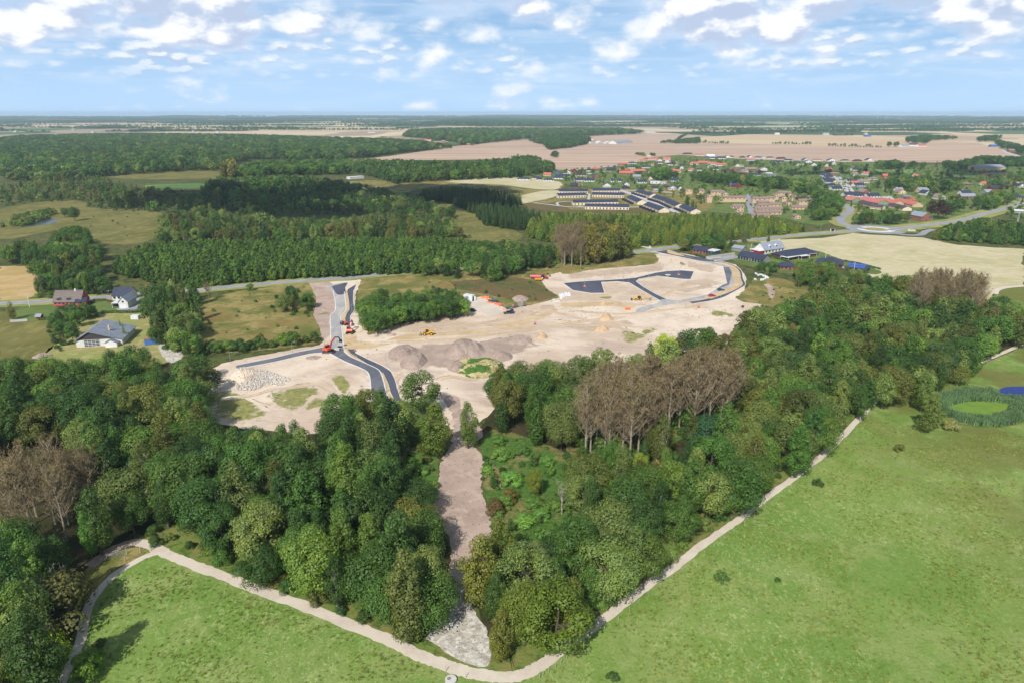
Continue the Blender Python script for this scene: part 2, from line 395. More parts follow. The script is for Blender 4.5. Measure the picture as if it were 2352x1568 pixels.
def make_proto(name,sp,seed,lod,stuff):
    kind,H,Rc,bf,nl,up,sq=SPEC[sp]; rs=np.random.RandomState(seed)
    H*=rs.uniform(.92,1.08); Rc*=rs.uniform(.9,1.12)
    if lod==2: nl=max(7,nl//3)
    elif lod==1: nl=int(nl*.7)
    C,Q=lobes(rs,H,Rc,H*bf,nl,kind)
    if lod==2: Q*=1.45
    elif lod==1: Q*=1.12
    if kind in('round','tall','bush'):
        sx,sy=rs.uniform(.85,1.15,2); C[:,0]*=sx; C[:,1]*=sy
        # one or two bites out of the crown make the outline uneven
        for _ in range(2):
            a=rs.uniform(0,6.28); zc=rs.uniform(.45,.9)*H; d=np.hypot(C[:,0]-math.cos(a)*Rc*.7,C[:,1]-math.sin(a)*Rc*.7)+abs(C[:,2]-zc)*.7
            k=d>Rc*.42; 
            if k.sum()>6: C,Q=C[k],Q[k]
    area=Rc*(H*.6+Rc)
    half={0:.195,1:.34,2:.75}[lod]*(0.72 if Rc<3.5 else 1)
    nq=int({0:108,1:30,2:6}[lod]*area*(1.9 if Rc<3.5 else 1)*(0.8 if sp in('birch',) else 1))
    V=cards(rs,C,Q,nq,half,np.array([0,0,H*.45]),up,sq)
    # ragged outliers
    V2=cards(rs,C,Q*1.22,nq//9,half*.8,np.array([0,0,H*.45]),up,sq)
    V=np.vstack([V,V2]); V=V[:]
    low=V[:,2]<0.15; V[low,2]=0.15+rs.uniform(0,.3,low.sum())
    bark=BIRCH if sp=='birch' else BARK
    tips=C[rs.choice(len(C),min(len(C),{0:9,1:5,2:0}[lod]),replace=False)] if sp not in('spruce','larch','bush') else []
    tb=trunk_geo(rs,H,H*.018+.05,tips,.85 if kind=='cone' else .7)
    if stuff: return quads_mesh(name,V,[LEAFS,bark],(tb.v,tb.f)),H,Rc
    crown=quads_mesh(name+'_crown',V,[LEAF])
    tm=bpy.data.meshes.new(name+'_trunk'); tm.from_pydata(tb.v,[],tb.f); tm.materials.append(bark)
    return crown,tm,H,Rc
TWIG=mat('twig_bark',rgb(172,154,130,.85),0.9,rgb(120,104,86),.35,0.9)
PALE=mat('poplar_bark',rgb(170,158,138,.85),0.9,rgb(140,128,110),.8,0.8)
TWB=mat('poplar_twig',rgb(164,144,112,.9),0.9,rgb(132,112,86),.35,0.9)
def make_bare(name,seed,H=24,dens=1.0,leaves=500,spread=1.0,stuff=False,z0=.22):
    """bare or nearly bare poplar: pale trunk, steep limbs, fine twigs and a few olive leaves"""
    rs=np.random.RandomState(seed); mb=MB(); tw=[]; lf=[]
    mb.tube((0,0,-.3),(0,0,H*.45),.34,.24,7,False); mb.tube((0,0,H*.45),(rs.normal()*.4,rs.normal()*.4,H*.93),.24,.05,6,False)
    for i in range(int(44*dens)):
        z=H*(z0+(.90-z0)*rs.uniform(0,1)**.8); a=rs.uniform(0,6.28); L=(H*1.02-z)*rs.uniform(.30,.52)*spread**.5+2.2; sl=rs.uniform(.30,.75)*spread
        d=Vector((math.cos(a)*sl,math.sin(a)*sl,1)).normalized(); p=Vector((0,0,z)); m1=p+d*L*.5+Vector((math.cos(a),math.sin(a),0))*L*.08; q=m1+(d+Vector((rs.normal()*.15,rs.normal()*.15,.3))).normalized()*L*.5
        mb.tube(p,m1,.085,.05,4,False); mb.tube(m1,q,.06,.015,3,False)
        for k in range(int(12*dens)):
            t=rs.uniform(.12,1); b=p.lerp(m1,t*2) if t<.5 else m1.lerp(q,t*2-1); a2=rs.uniform(0,6.28); l2=L*rs.uniform(.14,.3)
            e=b+Vector((math.cos(a2)*.85,math.sin(a2)*.85,rs.uniform(.4,1.1))).normalized()*l2; tw.append((b,e))
            for _ in range(3):
                t3=rs.uniform(.3,1); b3=b.lerp(e,t3); e3=b3+Vector((rs.normal(),rs.normal(),abs(rs.normal())+.3)).normalized()*l2*.55; tw.append((b3,e3)); lf.append(b3.lerp(e3,rs.uniform(.2,1)))
    V=[]
    for b,e in tw:
        d=(e-b).normalized(); a=d.orthogonal(); a.rotate(Matrix.Rotation(rs.uniform(0,6.28),3,d)); w=.032
        V+=[b+a*w,b-a*w,e-a*w*.4,e+a*w*.4]
    V=np.array([tuple(v) for v in V]); L=np.array([tuple(v) for v in lf]); L=L[rs.choice(len(L),min(leaves,len(L)),replace=False)]
    LV=cards(rs,L,np.full(len(L),.25),len(L),.15,np.array([0,0,H*.5]))
    if stuff:
        ex=(mb.v+[tuple(v) for v in V],list(mb.f)+[tuple(len(mb.v)+4*i+j for j in range(4)) for i in range(len(V)//4)])
        return quads_mesh(name,LV,[LEAFS,TWB],ex),H,3.5
    crown=quads_mesh(name+'_crown',LV,[LEAF,TWB],([tuple(v) for v in V],[tuple(4*i+j for j in range(4)) for i in range(len(V)//4)]))
    tm=bpy.data.meshes.new(name+'_trunk'); tm.from_pydata(mb.v,[],mb.f); tm.materials.append(PALE)
    return crown,tm,H,3.5
HI={sp:[make_proto(sp+str(i),sp,100+i*7+len(sp),0,False) for i in range(n)] for sp,n in (('round',5),('oak',4),('tall',4),('birch',3),('spruce',2),('bush',3),('willow',2))}
MI={sp:[make_proto(sp+'m'+str(i),sp,300+i*7+len(sp),1,False) for i in range(n)] for sp,n in (('round',3),('oak',3),('tall',3),('birch',3),('spruce',2),('bush',2),('willow',2),('plant',3),('larch',2))}
SNAG=make_bare('snag',91,11,.35,3,1.6)
for m_ in SNAG[:2]:
    for i_ in range(len(m_.materials)): m_.materials[i_]=BIRCH
HI['bare']=[make_bare('bare'+str(i),50+i,24,1.0,1700) for i in range(3)]+[make_bare('bareb',61,19,1.1,1500,1.5)]
PSTUFF={}
def stuff_protos(sp,lod,n):
    k=(sp,lod)
    if k in PSTUFF: return PSTUFF[k]
    cn=bpy.data.collections.new('protos_%s_%d'%(sp,lod)); dims=[]
    for i in range(n):
        me,H,Rc=(make_proto if sp!='bare' else None)('s_%s%d_%d'%(sp,lod,i),sp,500+i*11+lod,lod,True) if sp!='bare' else make_bare('s_bare%d'%i,80+i,22,.55,300,stuff=True)
        o=bpy.data.objects.new('p_%s%d_%d'%(sp,lod,i),me); cn.objects.link(o); dims.append((H,Rc))
    PSTUFF[k]=(cn,dims); return PSTUFF[k]
def scatter_object(name,layers,label,kind='stuff',cat=None):
    """ONE object: layers = list of (collection, nproto, pts(N,3), rot(N), scale(N,3), tint(N,3))"""
    tot=sum(len(l[2]) for l in layers); me=bpy.data.meshes.new(name)
    P=np.vstack([l[2] for l in layers]); me.vertices.add(tot); me.vertices.foreach_set('co',P.astype(np.float32).ravel())
    def attr(n,t,prop,arr):
        a=me.attributes.new(n,t,'POINT'); a.data.foreach_set(prop,np.ascontiguousarray(arr).ravel())
    rs=np.random.RandomState(3)
    rot=np.zeros((tot,3),np.float32); rot[:,2]=np.concatenate([l[3] for l in layers])
    attr('rot','FLOAT_VECTOR','vector',rot); attr('scl','FLOAT_VECTOR','vector',np.vstack([l[4] for l in layers]).astype(np.float32))
    t4=np.ones((tot,4),np.float32); t4[:,:3]=np.vstack([l[5] for l in layers]); attr('tint','FLOAT_COLOR','color',t4)
    attr('lay','INT','value',np.concatenate([np.full(len(l[2]),i) for i,l in enumerate(layers)]).astype(np.int32))
    attr('idx','INT','value',np.concatenate([rs.randint(0,l[1],len(l[2])) for l in layers]).astype(np.int32))
    o=link(name,me); o['kind']=kind; o['label']=label
    if cat: o['category']=cat
    ng=bpy.data.node_groups.new(name+'_gn','GeometryNodeTree')
    ng.interface.new_socket('Geometry',in_out='INPUT',socket_type='NodeSocketGeometry'); ng.interface.new_socket('Geometry',in_out='OUTPUT',socket_type='NodeSocketGeometry')
    N=ng.nodes; L=ng.links; gi=N.new('NodeGroupInput'); go=N.new('NodeGroupOutput'); jn=N.new('GeometryNodeJoinGeometry')
    def named(n,t):
        a=N.new('GeometryNodeInputNamedAttribute'); a.data_type=t; a.inputs[0].default_value=n; return a.outputs[0]
    for i,l in enumerate(layers):
        ci=N.new('GeometryNodeCollectionInfo'); ci.inputs['Collection'].default_value=l[0]; ci.inputs['Separate Children'].default_value=True; ci.inputs['Reset Children'].default_value=True
        ip=N.new('GeometryNodeInstanceOnPoints'); cmp_=N.new('FunctionNodeCompare'); cmp_.data_type='INT'; cmp_.operation='EQUAL'
        L.new(named('lay','INT'),cmp_.inputs[2]); cmp_.inputs[3].default_value=i
        L.new(gi.outputs[0],ip.inputs['Points']); L.new(cmp_.outputs[0],ip.inputs['Selection']); L.new(ci.outputs[0],ip.inputs['Instance'])
        ip.inputs['Pick Instance'].default_value=True; L.new(named('idx','INT'),ip.inputs['Instance Index'])
        e2r=N.new('FunctionNodeEulerToRotation'); L.new(named('rot','FLOAT_VECTOR'),e2r.inputs[0]); L.new(e2r.outputs[0],ip.inputs['Rotation'])
        L.new(named('scl','FLOAT_VECTOR'),ip.inputs['Scale']); L.new(ip.outputs[0],jn.inputs[0])
    L.new(jn.outputs[0],go.inputs[0])
    md=o.modifiers.new('scatter','NODES'); md.node_group=ng
    return o
ZO.update({10:(2000,600,3.36),11:(2650,580,3.36),12:(3250,600,2.78),13:(1700,1050,3.92),14:(2250,950,2.94),15:(2750,900,2.94),16:(150,1100,3.92),17:(1200,1200,4.704)})
# ---------------------------------------------------------------- ground
def base_extra(t,pos,c):
    d=t.n('ShaderNodeVectorMath',operation='LENGTH',ins={0:pos}).outputs['Value']
    w=t.n('ShaderNodeTexNoise',ins={'Vector':pos,'Scale':0.0015,'Detail':3}).outputs['Color']
    pv=t.vmath('ADD',t.vmath('MULTIPLY',pos,(1.0,0.8,0.0)),t.vmath('MULTIPLY',w,(260,260,0)))
    vo=t.n('ShaderNodeTexVoronoi',feature='F1',distance='CHEBYCHEV',ins={'Vector':pv,'Scale':0.0021,'Randomness':0.9}).outputs['Color']
    s=t.n('ShaderNodeSeparateColor',ins={0:vo}).outputs[0]
    f=t.ramp(s,[(0.0,rgb(206,182,150)),(0.16,rgb(78,98,66)),(0.26,rgb(186,160,136)),(0.38,rgb(100,122,80)),(0.46,rgb(218,196,160)),(0.60,rgb(70,90,62)),(0.70,rgb(170,150,128)),(0.80,rgb(92,114,70)),(0.9,rgb(208,190,156))],'CONSTANT')
    n=t.mr(t.noise(t.vmath('MULTIPLY',pos,(0.3,1,1)),0.01,4),0.3,0.7)
    f=t.mix(1.0,f,t.mix(n,(0.88,0.88,0.9,1),(1.06,1.05,1.0,1)),'MULTIPLY')
    return t.mix(t.mr(d,2300,2500,smooth=False),c,f)
groundmat('ground_mat',[rgb(96,104,58,.75),(rgb(120,116,70,.75),.02,.4,.6,.8,None),(rgb(60,74,36,.7),.25,.45,.62,.8,None)],.15,.8,base_extra)
def meadow_extra(t,pos,c):
    # wind-laid tussocks: small pale streaks over darker grass
    v=t.vmath('MULTIPLY',pos,(1.0,0.6,1.0)); a=t.noise(v,.85,7,.78,1.6)
    sp=t.mr(a,.50,.62); big=t.mr(t.noise(pos,.03,4,.55),.36,.62)
    c=t.mix(t.math('MULTIPLY',sp,t.math('ADD',t.math('MULTIPLY',big,.62),.22)),c,rgb(172,184,118))
    dk=t.mr(t.noise(pos,1.7,6,.75,.8),.50,.66); c=t.mix(t.math('MULTIPLY',dk,.50),c,rgb(84,108,46,.9))
    dk2=t.mr(t.noise(pos,.22,6,.72,.6),.54,.68); c=t.mix(t.math('MULTIPLY',dk2,.35),c,rgb(78,98,40,.9))
    sx=t.n('ShaderNodeSeparateXYZ',ins={0:pos}).outputs
    damp=t.math('MULTIPLY',t.mr(sx[0],85,165),t.mr(t.noise(pos,.05,5,.6),.36,.56))
    c=t.mix(t.math('MULTIPLY',damp,.7),c,rgb(108,100,52,.9)); return c
groundmat('meadow_mat',[rgb(126,150,72),(rgb(106,138,58),.022,.4,.6,.8,None),(rgb(148,158,94),.09,.45,.62,.6,None),(rgb(110,132,60),.5,.5,.68,.5,None)],.25,1.2,meadow_extra)
groundmat('forest_floor',[rgb(58,62,34,.8),(rgb(84,72,50,.8),.12,.42,.6,.8,None)],.2,.8)
groundmat('scrub_floor',[rgb(84,116,50,.9),(rgb(128,118,70,.9),.06,.50,.62,.9,None),(rgb(150,132,90,.9),.12,.52,.62,.8,None),(rgb(48,74,30,.9),.7,.48,.62,.6,None)],.4,.9)
groundmat('rough_grass',[rgb(138,124,74),(rgb(98,106,50),.05,.42,.6,.9,None),(rgb(164,146,94),.08,.48,.62,.8,None),(rgb(92,104,48),.45,.52,.66,.7,None),(rgb(140,110,66),.05,.57,.66,.6,None)],.3,1.0)
groundmat('brown_weeds',[rgb(112,96,62,.9),(rgb(84,96,52,.9),.05,.45,.6,.85,None),(rgb(134,108,74,.9),.3,.48,.64,.6,None),(rgb(70,64,42,.9),.9,.5,.66,.5,None)],.3,1.2)
groundmat('olive_field',[rgb(122,116,66),(rgb(102,102,54),.03,.42,.6,.9,None),(rgb(156,146,86),.25,.5,.66,.5,(1,.35,1))],.2,1.0)
groundmat('straw_field',[rgb(198,184,148),(rgb(178,170,124),.02,.42,.62,.8,None),(rgb(212,200,168),.25,.46,.64,.6,(.5,1,1)),(rgb(160,160,92),.06,.6,.72,.6,None)],.15,1.0)
groundmat('tan_field',[rgb(196,166,120),(rgb(172,150,92),.05,.45,.6,.8,None)],.1,1.0)
def plough_extra(t,pos,c):
    wv=t.n('ShaderNodeTexWave',wave_type='BANDS',bands_direction='Y',ins={'Vector':t.vmath('MULTIPLY',pos,(0.05,1,1)),'Scale':.0045,'Distortion':6,'Detail':3,'Detail Scale':1.2}).outputs['Fac']
    return t.mix(t.math('MULTIPLY',t.mr(wv,.55,.9),.5),c,rgb(214,188,160))
groundmat('plough_field',[rgb(184,156,134),(rgb(170,142,124),.0035,.4,.6,.8,(.35,1,1)),(rgb(202,176,150),.012,.45,.62,.5,(.2,1,1))],0,1,plough_extra)
groundmat('stubble',[rgb(206,182,146),(rgb(194,164,132),.006,.4,.6,.8,(.3,1,1))],0,1)
def dirt_extra(t,pos,c):
    w=t.n('ShaderNodeTexWave',wave_type='BANDS',bands_direction='DIAGONAL',ins={'Vector':pos,'Scale':.13,'Distortion':9,'Detail':5,'Detail Scale':.35,'Detail Roughness':.62}).outputs['Fac']
    m=t.mr(t.noise(pos,.022,3,.5),.46,.60)
    c=t.mix(t.math('MULTIPLY',t.math('MULTIPLY',t.mr(w,.80,.98),m),.16),c,rgb(172,146,120))
    ru=t.mr(t.noise(t.vmath('MULTIPLY',pos,(.35,1.6,1)),.35,7,.78,1.2),.54,.64)
    c=t.mix(t.math('MULTIPLY',ru,.35),c,rgb(140,118,96))
    return c
DIRT=[rgb(221,201,179),(rgb(199,176,154),.03,.40,.58,.9,None),(rgb(232,214,192),.012,.46,.6,.8,None),(rgb(186,164,148),.05,.54,.66,.7,(.6,1,1)),(rgb(170,150,120),.16,.58,.72,.5,None)]
GRS=[rgb(138,136,82),(rgb(160,154,96),.2,.44,.6,.8,None),(rgb(96,112,50),.6,.5,.66,.7,None)]
TOP=[rgb(182,160,144),(rgb(164,144,130),.07,.4,.6,.9,None),(rgb(192,170,152),.3,.5,.66,.6,None)]
PNK=[rgb(200,178,154),(rgb(184,162,140),.06,.40,.6,.9,None),(rgb(206,184,164),.2,.5,.66,.6,None),(rgb(140,122,104),.5,.56,.7,.5,None)]
WET=[rgb(206,178,140),(rgb(190,162,126),.08,.4,.6,.8,None),(rgb(216,194,160),.5,.5,.66,.6,(.4,1,1))]
groundmat('dirt',DIRT,.25,.7,dirt_extra)
groundmat('soft_grass',DIRT,.25,.7,dirt_extra,GRS,(.36,.50,.34,.30))
groundmat('soft_sparse',DIRT,.25,.7,dirt_extra,GRS,(.44,.56,.34,.28))
groundmat('soft_top',DIRT,.3,.7,dirt_extra,TOP,(.36,.42,.16,.42))
groundmat('soft_pink',DIRT,.3,.7,dirt_extra,PNK,(.40,.50,.12,.45))
groundmat('soft_wet',DIRT,.2,.7,dirt_extra,WET,(.32,.44,.12,.42))
groundmat('weedy_mound',[rgb(196,180,136),(rgb(172,156,104),.3,.44,.6,.8,None),(rgb(84,118,50,.9),.16,.50,.54,1.0,None),(rgb(52,86,34,.9),.6,.5,.62,.6,None)],.4,1.2)
groundmat('soft_chalk',DIRT,.4,1.0,dirt_extra,[rgb(232,226,216),(rgb(190,180,170),.6,.5,.62,.8,None)],(.36,.46,.35,.45))
groundmat('pink_dirt',[rgb(188,164,148),(rgb(168,146,132),.06,.40,.6,.9,None),(rgb(206,184,164),.2,.5,.66,.6,None),(rgb(140,122,104),.5,.56,.7,.5,None),(rgb(120,124,76),.12,.64,.72,.7,None)],.3,.8)
groundmat('chalk',[rgb(196,188,174),(rgb(166,156,144),.45,.42,.60,.9,None),(rgb(226,220,206),.9,.48,.62,.8,None),(rgb(120,122,84),.18,.6,.7,.6,None)],.3,1.2)
groundmat('wet_sand',[rgb(206,180,142),(rgb(190,162,126),.08,.4,.6,.8,None),(rgb(216,194,160),.5,.5,.66,.6,(.4,1,1))],.15,1)
groundmat('gravel',[rgb(212,199,182),(rgb(198,184,166),.15,.42,.6,.8,None),(rgb(216,200,178),1.5,.45,.65,.6,None)],.05,3)
groundmat('mound_mat',[rgb(176,156,142),(rgb(158,138,126),.12,.4,.6,.9,None),(rgb(184,164,148),.5,.46,.64,.6,None)],.5,.8)
groundmat('sand_pile',[rgb(200,174,142),(rgb(180,154,124),.3,.4,.6,.8,None)],.3,1.2)
def aspx(t,pos,c):
    return c
groundmat('asphalt_new',[rgb(116,117,124,.9),(rgb(98,100,108,.9),.12,.42,.6,.9,(1,.4,1)),(rgb(128,128,132,.9),.35,.58,.7,.6,(1,.25,1)),(rgb(160,154,146,.9),.8,.66,.74,.6,None)],.02,3)
groundmat('asphalt_dark',[rgb(92,95,106,.9),(rgb(80,83,94,.9),.10,.42,.6,.9,(1,.3,1)),(rgb(104,106,114,.9),.3,.62,.72,.7,(1,.2,1))],.02,3)
groundmat('asphalt_base',[rgb(178,174,170),(rgb(158,156,156),.08,.4,.6,.9,(1,.3,1)),(rgb(200,188,172),.3,.5,.68,.8,(1,.3,1))],.02,3)
groundmat('asphalt_old',[rgb(158,157,160),(rgb(142,142,146),.1,.4,.6,.8,None),(rgb(174,172,172),.6,.5,.68,.5,None)],.02,3)
groundmat('verge',[rgb(162,156,96),(rgb(130,140,70),.08,.4,.6,.9,None),(rgb(186,160,60),.15,.6,.7,.5,None)],.2,1.5)
groundmat('verge_green',[rgb(112,130,60,.9),(rgb(134,128,74,.9),.1,.44,.6,.8,None),(rgb(70,96,40,.9),.4,.48,.64,.8,None),(rgb(150,124,84,.9),.25,.58,.68,.6,None)],.3,1.2)
groundmat('lawn',[rgb(92,112,56),(rgb(120,128,74),.06,.42,.6,.8,None),(rgb(98,120,52),.5,.5,.66,.5,None)],.1,1.5)
groundmat('green_crop',[rgb(90,120,66),(rgb(126,150,84),.01,.4,.6,.8,None)],0,1)
groundmat('algae',[rgb(118,142,54),(rgb(102,134,52),.2,.42,.6,.9,None),(rgb(104,150,96),.6,.54,.66,.6,None)],0,1)
groundmat('yard_grass',[rgb(156,146,96),(rgb(138,146,78),.07,.4,.6,.9,None),(rgb(190,172,124),.2,.5,.66,.7,None)],.15,1.2)
PAVE=mat('paving',rgb(196,192,190),.9,rgb(176,172,170),.8,.6)
KERB=mat('kerb_stone',rgb(226,222,216),.8,rgb(200,196,190),.6,.4)
WHITELINE=mat('road_paint',rgb(236,236,232),.7)
GRAVELG=MATS['gravel']

# ground disc reaching the horizon
bm=bmesh.new(); nseg=256
rings=[0,60,200,600,1500,3500,8000,13000,19400]; prev=None
for r in rings:
    cur=[bm.verts.new((0,0,0))] if r==0 else [bm.verts.new((r*math.cos(2*math.pi*i/nseg),r*math.sin(2*math.pi*i/nseg),0)) for i in range(nseg)]
    if prev:
        for i in range(nseg):
            j=(i+1)%nseg
            if len(prev)==1: bm.faces.new((prev[0],cur[i],cur[j]))
            else: bm.faces.new((prev[i],cur[i],cur[j],prev[j]))
    prev=cur
me=bpy.data.meshes.new('ground'); bm.to_mesh(me); bm.free(); me.materials.append(MATS['ground_mat'])
g=link('ground',me); g['kind']='structure'
# low hills along the horizon
def hills(name,r0,r1,hmax,seed,m,a0=-44,a1=44):
    rs=np.random.RandomState(seed); na=340; nr=7; vs=[];fs=[]
    ks=[(rs.uniform(2,26),rs.uniform(0,6.28),rs.uniform(.3,1)) for _ in range(12)]
    for i in range(na):
        a=R(a0+(a1-a0)*i/(na-1)); h=sum(w*math.sin(k*a*2+p) for k,p,w in ks)/3.2; h=hmax*max(0.0,0.38+0.5*h)*min(1,(i/12),(na-1-i)/12)
        for j in range(nr):
            t=j/(nr-1); r=r0+(r1-r0)*t; vs.append((r*math.sin(a),r*math.cos(a),h*math.sin(math.pi*t)**1.3+rs.uniform(0,hmax*.05)*(0<j<nr-1)-(0.5 if j in(0,nr-1) else 0)))
    for i in range(na-1):
        for j in range(nr-1): fs.append((i*nr+j,i*nr+j+1,(i+1)*nr+j+1,(i+1)*nr+j))
    me=bpy.data.meshes.new(name); me.from_pydata(vs,[],fs); me.materials.append(m); o=link(name,me); o['kind']='structure'; return o
groundmat('hill_mat',[rgb(70,88,54,.8),(rgb(52,72,42,.8),.004,.4,.6,.9,None),(rgb(176,160,124),.0016,.60,.64,.9,(1,.4,1))],0,1)
hills('hills',13500,18900,70,5,MATS['hill_mat']); hills('hills',8800,11500,34,9,MATS['hill_mat'],-44,-8); hills('hills',9300,12500,30,19,MATS['hill_mat'],6,44)

M=MATS
# fields, from the far to the near
sheet('field',[(803,369),(890,360),(1046,336),(1180,322),(1367,311),(1555,308),(1700,318),(1980,322),(2250,330),(2345,358),(2300,366),(2150,374),(1900,372),(1700,366),(1560,356),(1480,364),(1440,380),(1330,392),(1280,390),(1250,379),(1180,366),(1000,368)],M['plough_field'],.05,20,4,sm=False)
sheet('field',[(1557,329),(1560,320),(1714,309),(1976,311),(2163,320),(2249,323),(2040,339),(1700,331)],M['stubble'],.08,20,3,sm=False)
sheet('field',[(0,286),(110,284),(300,287),(470,291),(700,296),(900,300),(920,302),(700,302),(400,297),(100,291),(0,290)],M['stubble'],.05,20,4,sm=False)
def strip(x0,x1,y,h,m,sk=0.0):
    w=x1-x0; return ([(x0,y+h*.3),(x0+w*.25,y-h*.35+sk),(x0+w*.7,y-h*.5),(x1,y-h*.1+sk),(x1-w*.1,y+h*.5),(x0+w*.45,y+h*.55+sk),(x0+w*.1,y+h*.6)],m)
FARF=[strip(*q) for q in ((85,430,284.5,3.2,'stubble'),(240,560,280,2.2,'straw_field'),(300,760,290,3.2,'straw_field'),(520,900,285,2.8,'stubble'),(640,1000,280,2.0,'straw_field'),(0,180,296,3.4,'green_crop'),(700,925,294,3.0,'straw_field'),(1000,1260,277,1.8,'stubble'),(1275,1500,279,2.6,'straw_field'),(1330,1640,285,3.2,'stubble'),(1560,1800,277,1.8,'straw_field'),(1700,2050,281,2.4,'green_crop'),(1850,2250,286,3.0,'stubble'),(1620,1900,291,3.2,'straw_field'),(2050,2352,278,1.9,'straw_field'),(2150,2400,292,3.4,'stubble'),(1900,2120,296,3.2,'straw_field'),(40,260,277,1.6,'stubble'),(450,700,275.5,1.4,'straw_field'),(1380,1600,274.5,1.4,'stubble'),(1950,2200,274.5,1.3,'stubble'))]
for q in FARF: sheet('field',q[0],M[q[1]],.07,60,6,sm=False)
sheet('field',[(1640,283),(1700,284),(2000,285),(2100,291),(1800,293),(1660,289)],M['green_crop'],.05,20,4,sm=False)
sheet('field',Z(1,[(720,520),(1000,490),(1480,468),(1485,525),(1330,532),(900,535)]),M['olive_field'],.05,4,2)
sheet('field',Z(1,[(980,575),(1340,562),(1345,592),(1010,592)]),M['green_crop'],.06,4,1.5)
sheet('field',Z(1,[(0,735),(300,682),(560,678),(630,690),(600,725),(1080,760),(1080,860),(960,960),(640,960),(400,880),(0,935)]),M['olive_field'],.05,4,2)
sheet('field',[(0,612),(95,612),(130,622),(110,650),(60,690),(0,693)],M['tan_field'],.03,3,1)
sheet('field',[(0,715),(80,730),(140,738),(120,800),(60,830),(0,845)],M['olive_field'],.03,3,1)
sheet('heath',Z(2,[(0,545),(600,530),(1100,518),(1420,545),(1410,600),(1240,620),(1700,600),(2352,620),(2352,765),(1650,770),(1150,720),(1100,660),(700,580),(420,610),(270,665),(0,625)]),M['rough_grass'],.04,5,2)
sheet('heath',Z(2,[(1100,660),(1250,620),(1400,610),(1420,640),(1150,700)]),M['straw_field'],.09,4,2)
sheet('heath',Z(2,[(620,540),(1100,520),(1400,550),(1395,600),(1250,600),(1000,570),(720,560)]),M['straw_field'],.08,4,2)
sheet('heath',Z(2,[(560,740),(690,680),(950,830),(1150,900),(1080,950),(680,930)]),M['olive_field'],.04,4,2)
sheet('heath',Z(2,[(1500,690),(1150,700),(1300,745),(1650,765),(2300,760),(1950,730),(1500,740)]),M['brown_weeds'],.09,4,1)
sheet('field',[(1731,552),(1890,547),(1960,536),(2030,541),(2120,546),(2200,563),(2352,572),(2352,655),(2290,668),(2270,690),(2100,655),(2000,640),(1900,605),(1830,590),(1760,575)],M['straw_field'],.03,4,1.5,sm=False)
sheet('meadow',[(2270,690),(2292,672),(2310,662),(2420,652),(2420,720),(2330,712)],M['meadow_mat'],.045,3,1)
# near meadow, the bright green one
sheet('meadow',[(1990,925),(2050,900),(2150,890),(2250,838),(2352,795),(2600,760),(2700,1100),(2700,1900),(1000,2000),(-300,2000),(-200,1560),(170,1480),(190,1400),(240,1330),(340,1245),(700,1390),(1120,1545),(1300,1480),(1550,1290),(1760,1140),(1900,1030)],M['meadow_mat'],.012,3,.3,sm=False)
# woodland floors
sheet('woodland_floor',[(-150,835),(60,830),(240,850),(330,830),(480,850),(480,930),(600,1010),(780,990),(800,950),(870,915),(960,930),(1000,1040),(1010,1180),(1035,1270),(1030,1350),(985,1462),(850,1445),(720,1388),(590,1345),(480,1290),(390,1245),(300,1225),(230,1330),(185,1400),(160,1480),(120,1600),(-250,1600)],M['forest_floor'],.02,2,.8,sm=False)
sheet('woodland_floor',[(1120,900),(1250,870),(1450,830),(1600,800),(1700,760),(1800,720),(1900,650),(2050,650),(2250,690),(2352,730),(2420,770),(2352,785),(2250,825),(2140,872),(2030,895),(1980,935),(1940,985),(1890,1035),(1820,1090),(1750,1140),(1680,1193),(1610,1240),(1540,1290),(1460,1345),(1390,1402),(1290,1480),(1210,1525),(1130,1520),(1100,1400),(1070,1360),(1070,1280),(1130,1215),(1110,1100),(1115,1040),(1090,1000),(1130,930)],M['forest_floor'],.02,2,.8,sm=False)
sheet('scrub_floor',[(1105,1010),(1150,985),(1300,1040),(1340,1080),(1330,1180),(1280,1240),(1150,1260),(1130,1210),(1118,1150),(1108,1090)],M['scrub_floor'],.03,2,.8)
sheet('scrub_floor',[(1300,985),(1400,930),(1690,870),(1710,960),(1560,1010),(1450,1075),(1320,1090)],M['scrub_floor'],.034,2,.8)
sheet('scrub_floor',[(880,940),(960,935),(1000,1020),(1005,1130),(995,1180),(950,1100),(900,1020)],M['scrub_floor'],.03,2,.8)
sheet('scrub_floor',[(1690,740),(1840,690),(1860,650),(1960,640),(1900,760),(1770,860),(1700,820)],M['scrub_floor'],.03,2,.8)
sheet('grass_verge',[(305,1238),(360,1240),(480,1288),(600,1345),(800,1420),(985,1490),(1000,1510),(800,1440),(600,1368),(440,1305),(350,1262)],M['scrub_floor'],.033,2,.3)
sheet('grass_bank',[(175,1330),(240,1275),(340,1255),(300,1300),(225,1350),(185,1400)],M['rough_grass'],.034,2,.3)
# heath either side of the new side road
sheet('heath',[(430,720),(470,690),(560,668),(700,650),(730,652),(735,700),(752,765),(735,785),(640,800),(490,812),(430,800)],M['rough_grass'],.03,3,1)
sheet('heath',[(825,642),(1000,628),(1250,614),(1480,584),(1520,590),(1500,605),(1400,612),(1240,642),(1290,682),(1170,705),(1050,700),(950,730),(835,770),(822,700)],M['rough_grass'],.03,3,1)
sheet('weeds',Z(5,[(1010,300),(1180,285),(1500,275),(1700,375),(1720,392),(1590,432),(1440,420),(1180,370),(1060,345)]),M['brown_weeds'],.05,2,1)
sheet('grass_yard',[(170,720),(250,715),(330,700),(345,720),(350,760),(420,800),(400,830),(230,850),(120,830),(110,800),(170,770)],M['yard_grass'],.03,2,.8)
sheet('garden_lawn',Z(4,[(60,470),(160,370),(350,360),(620,360),(950,300),(960,420),(700,420),(420,470),(300,480)]),M['lawn'],.035,2,.5)
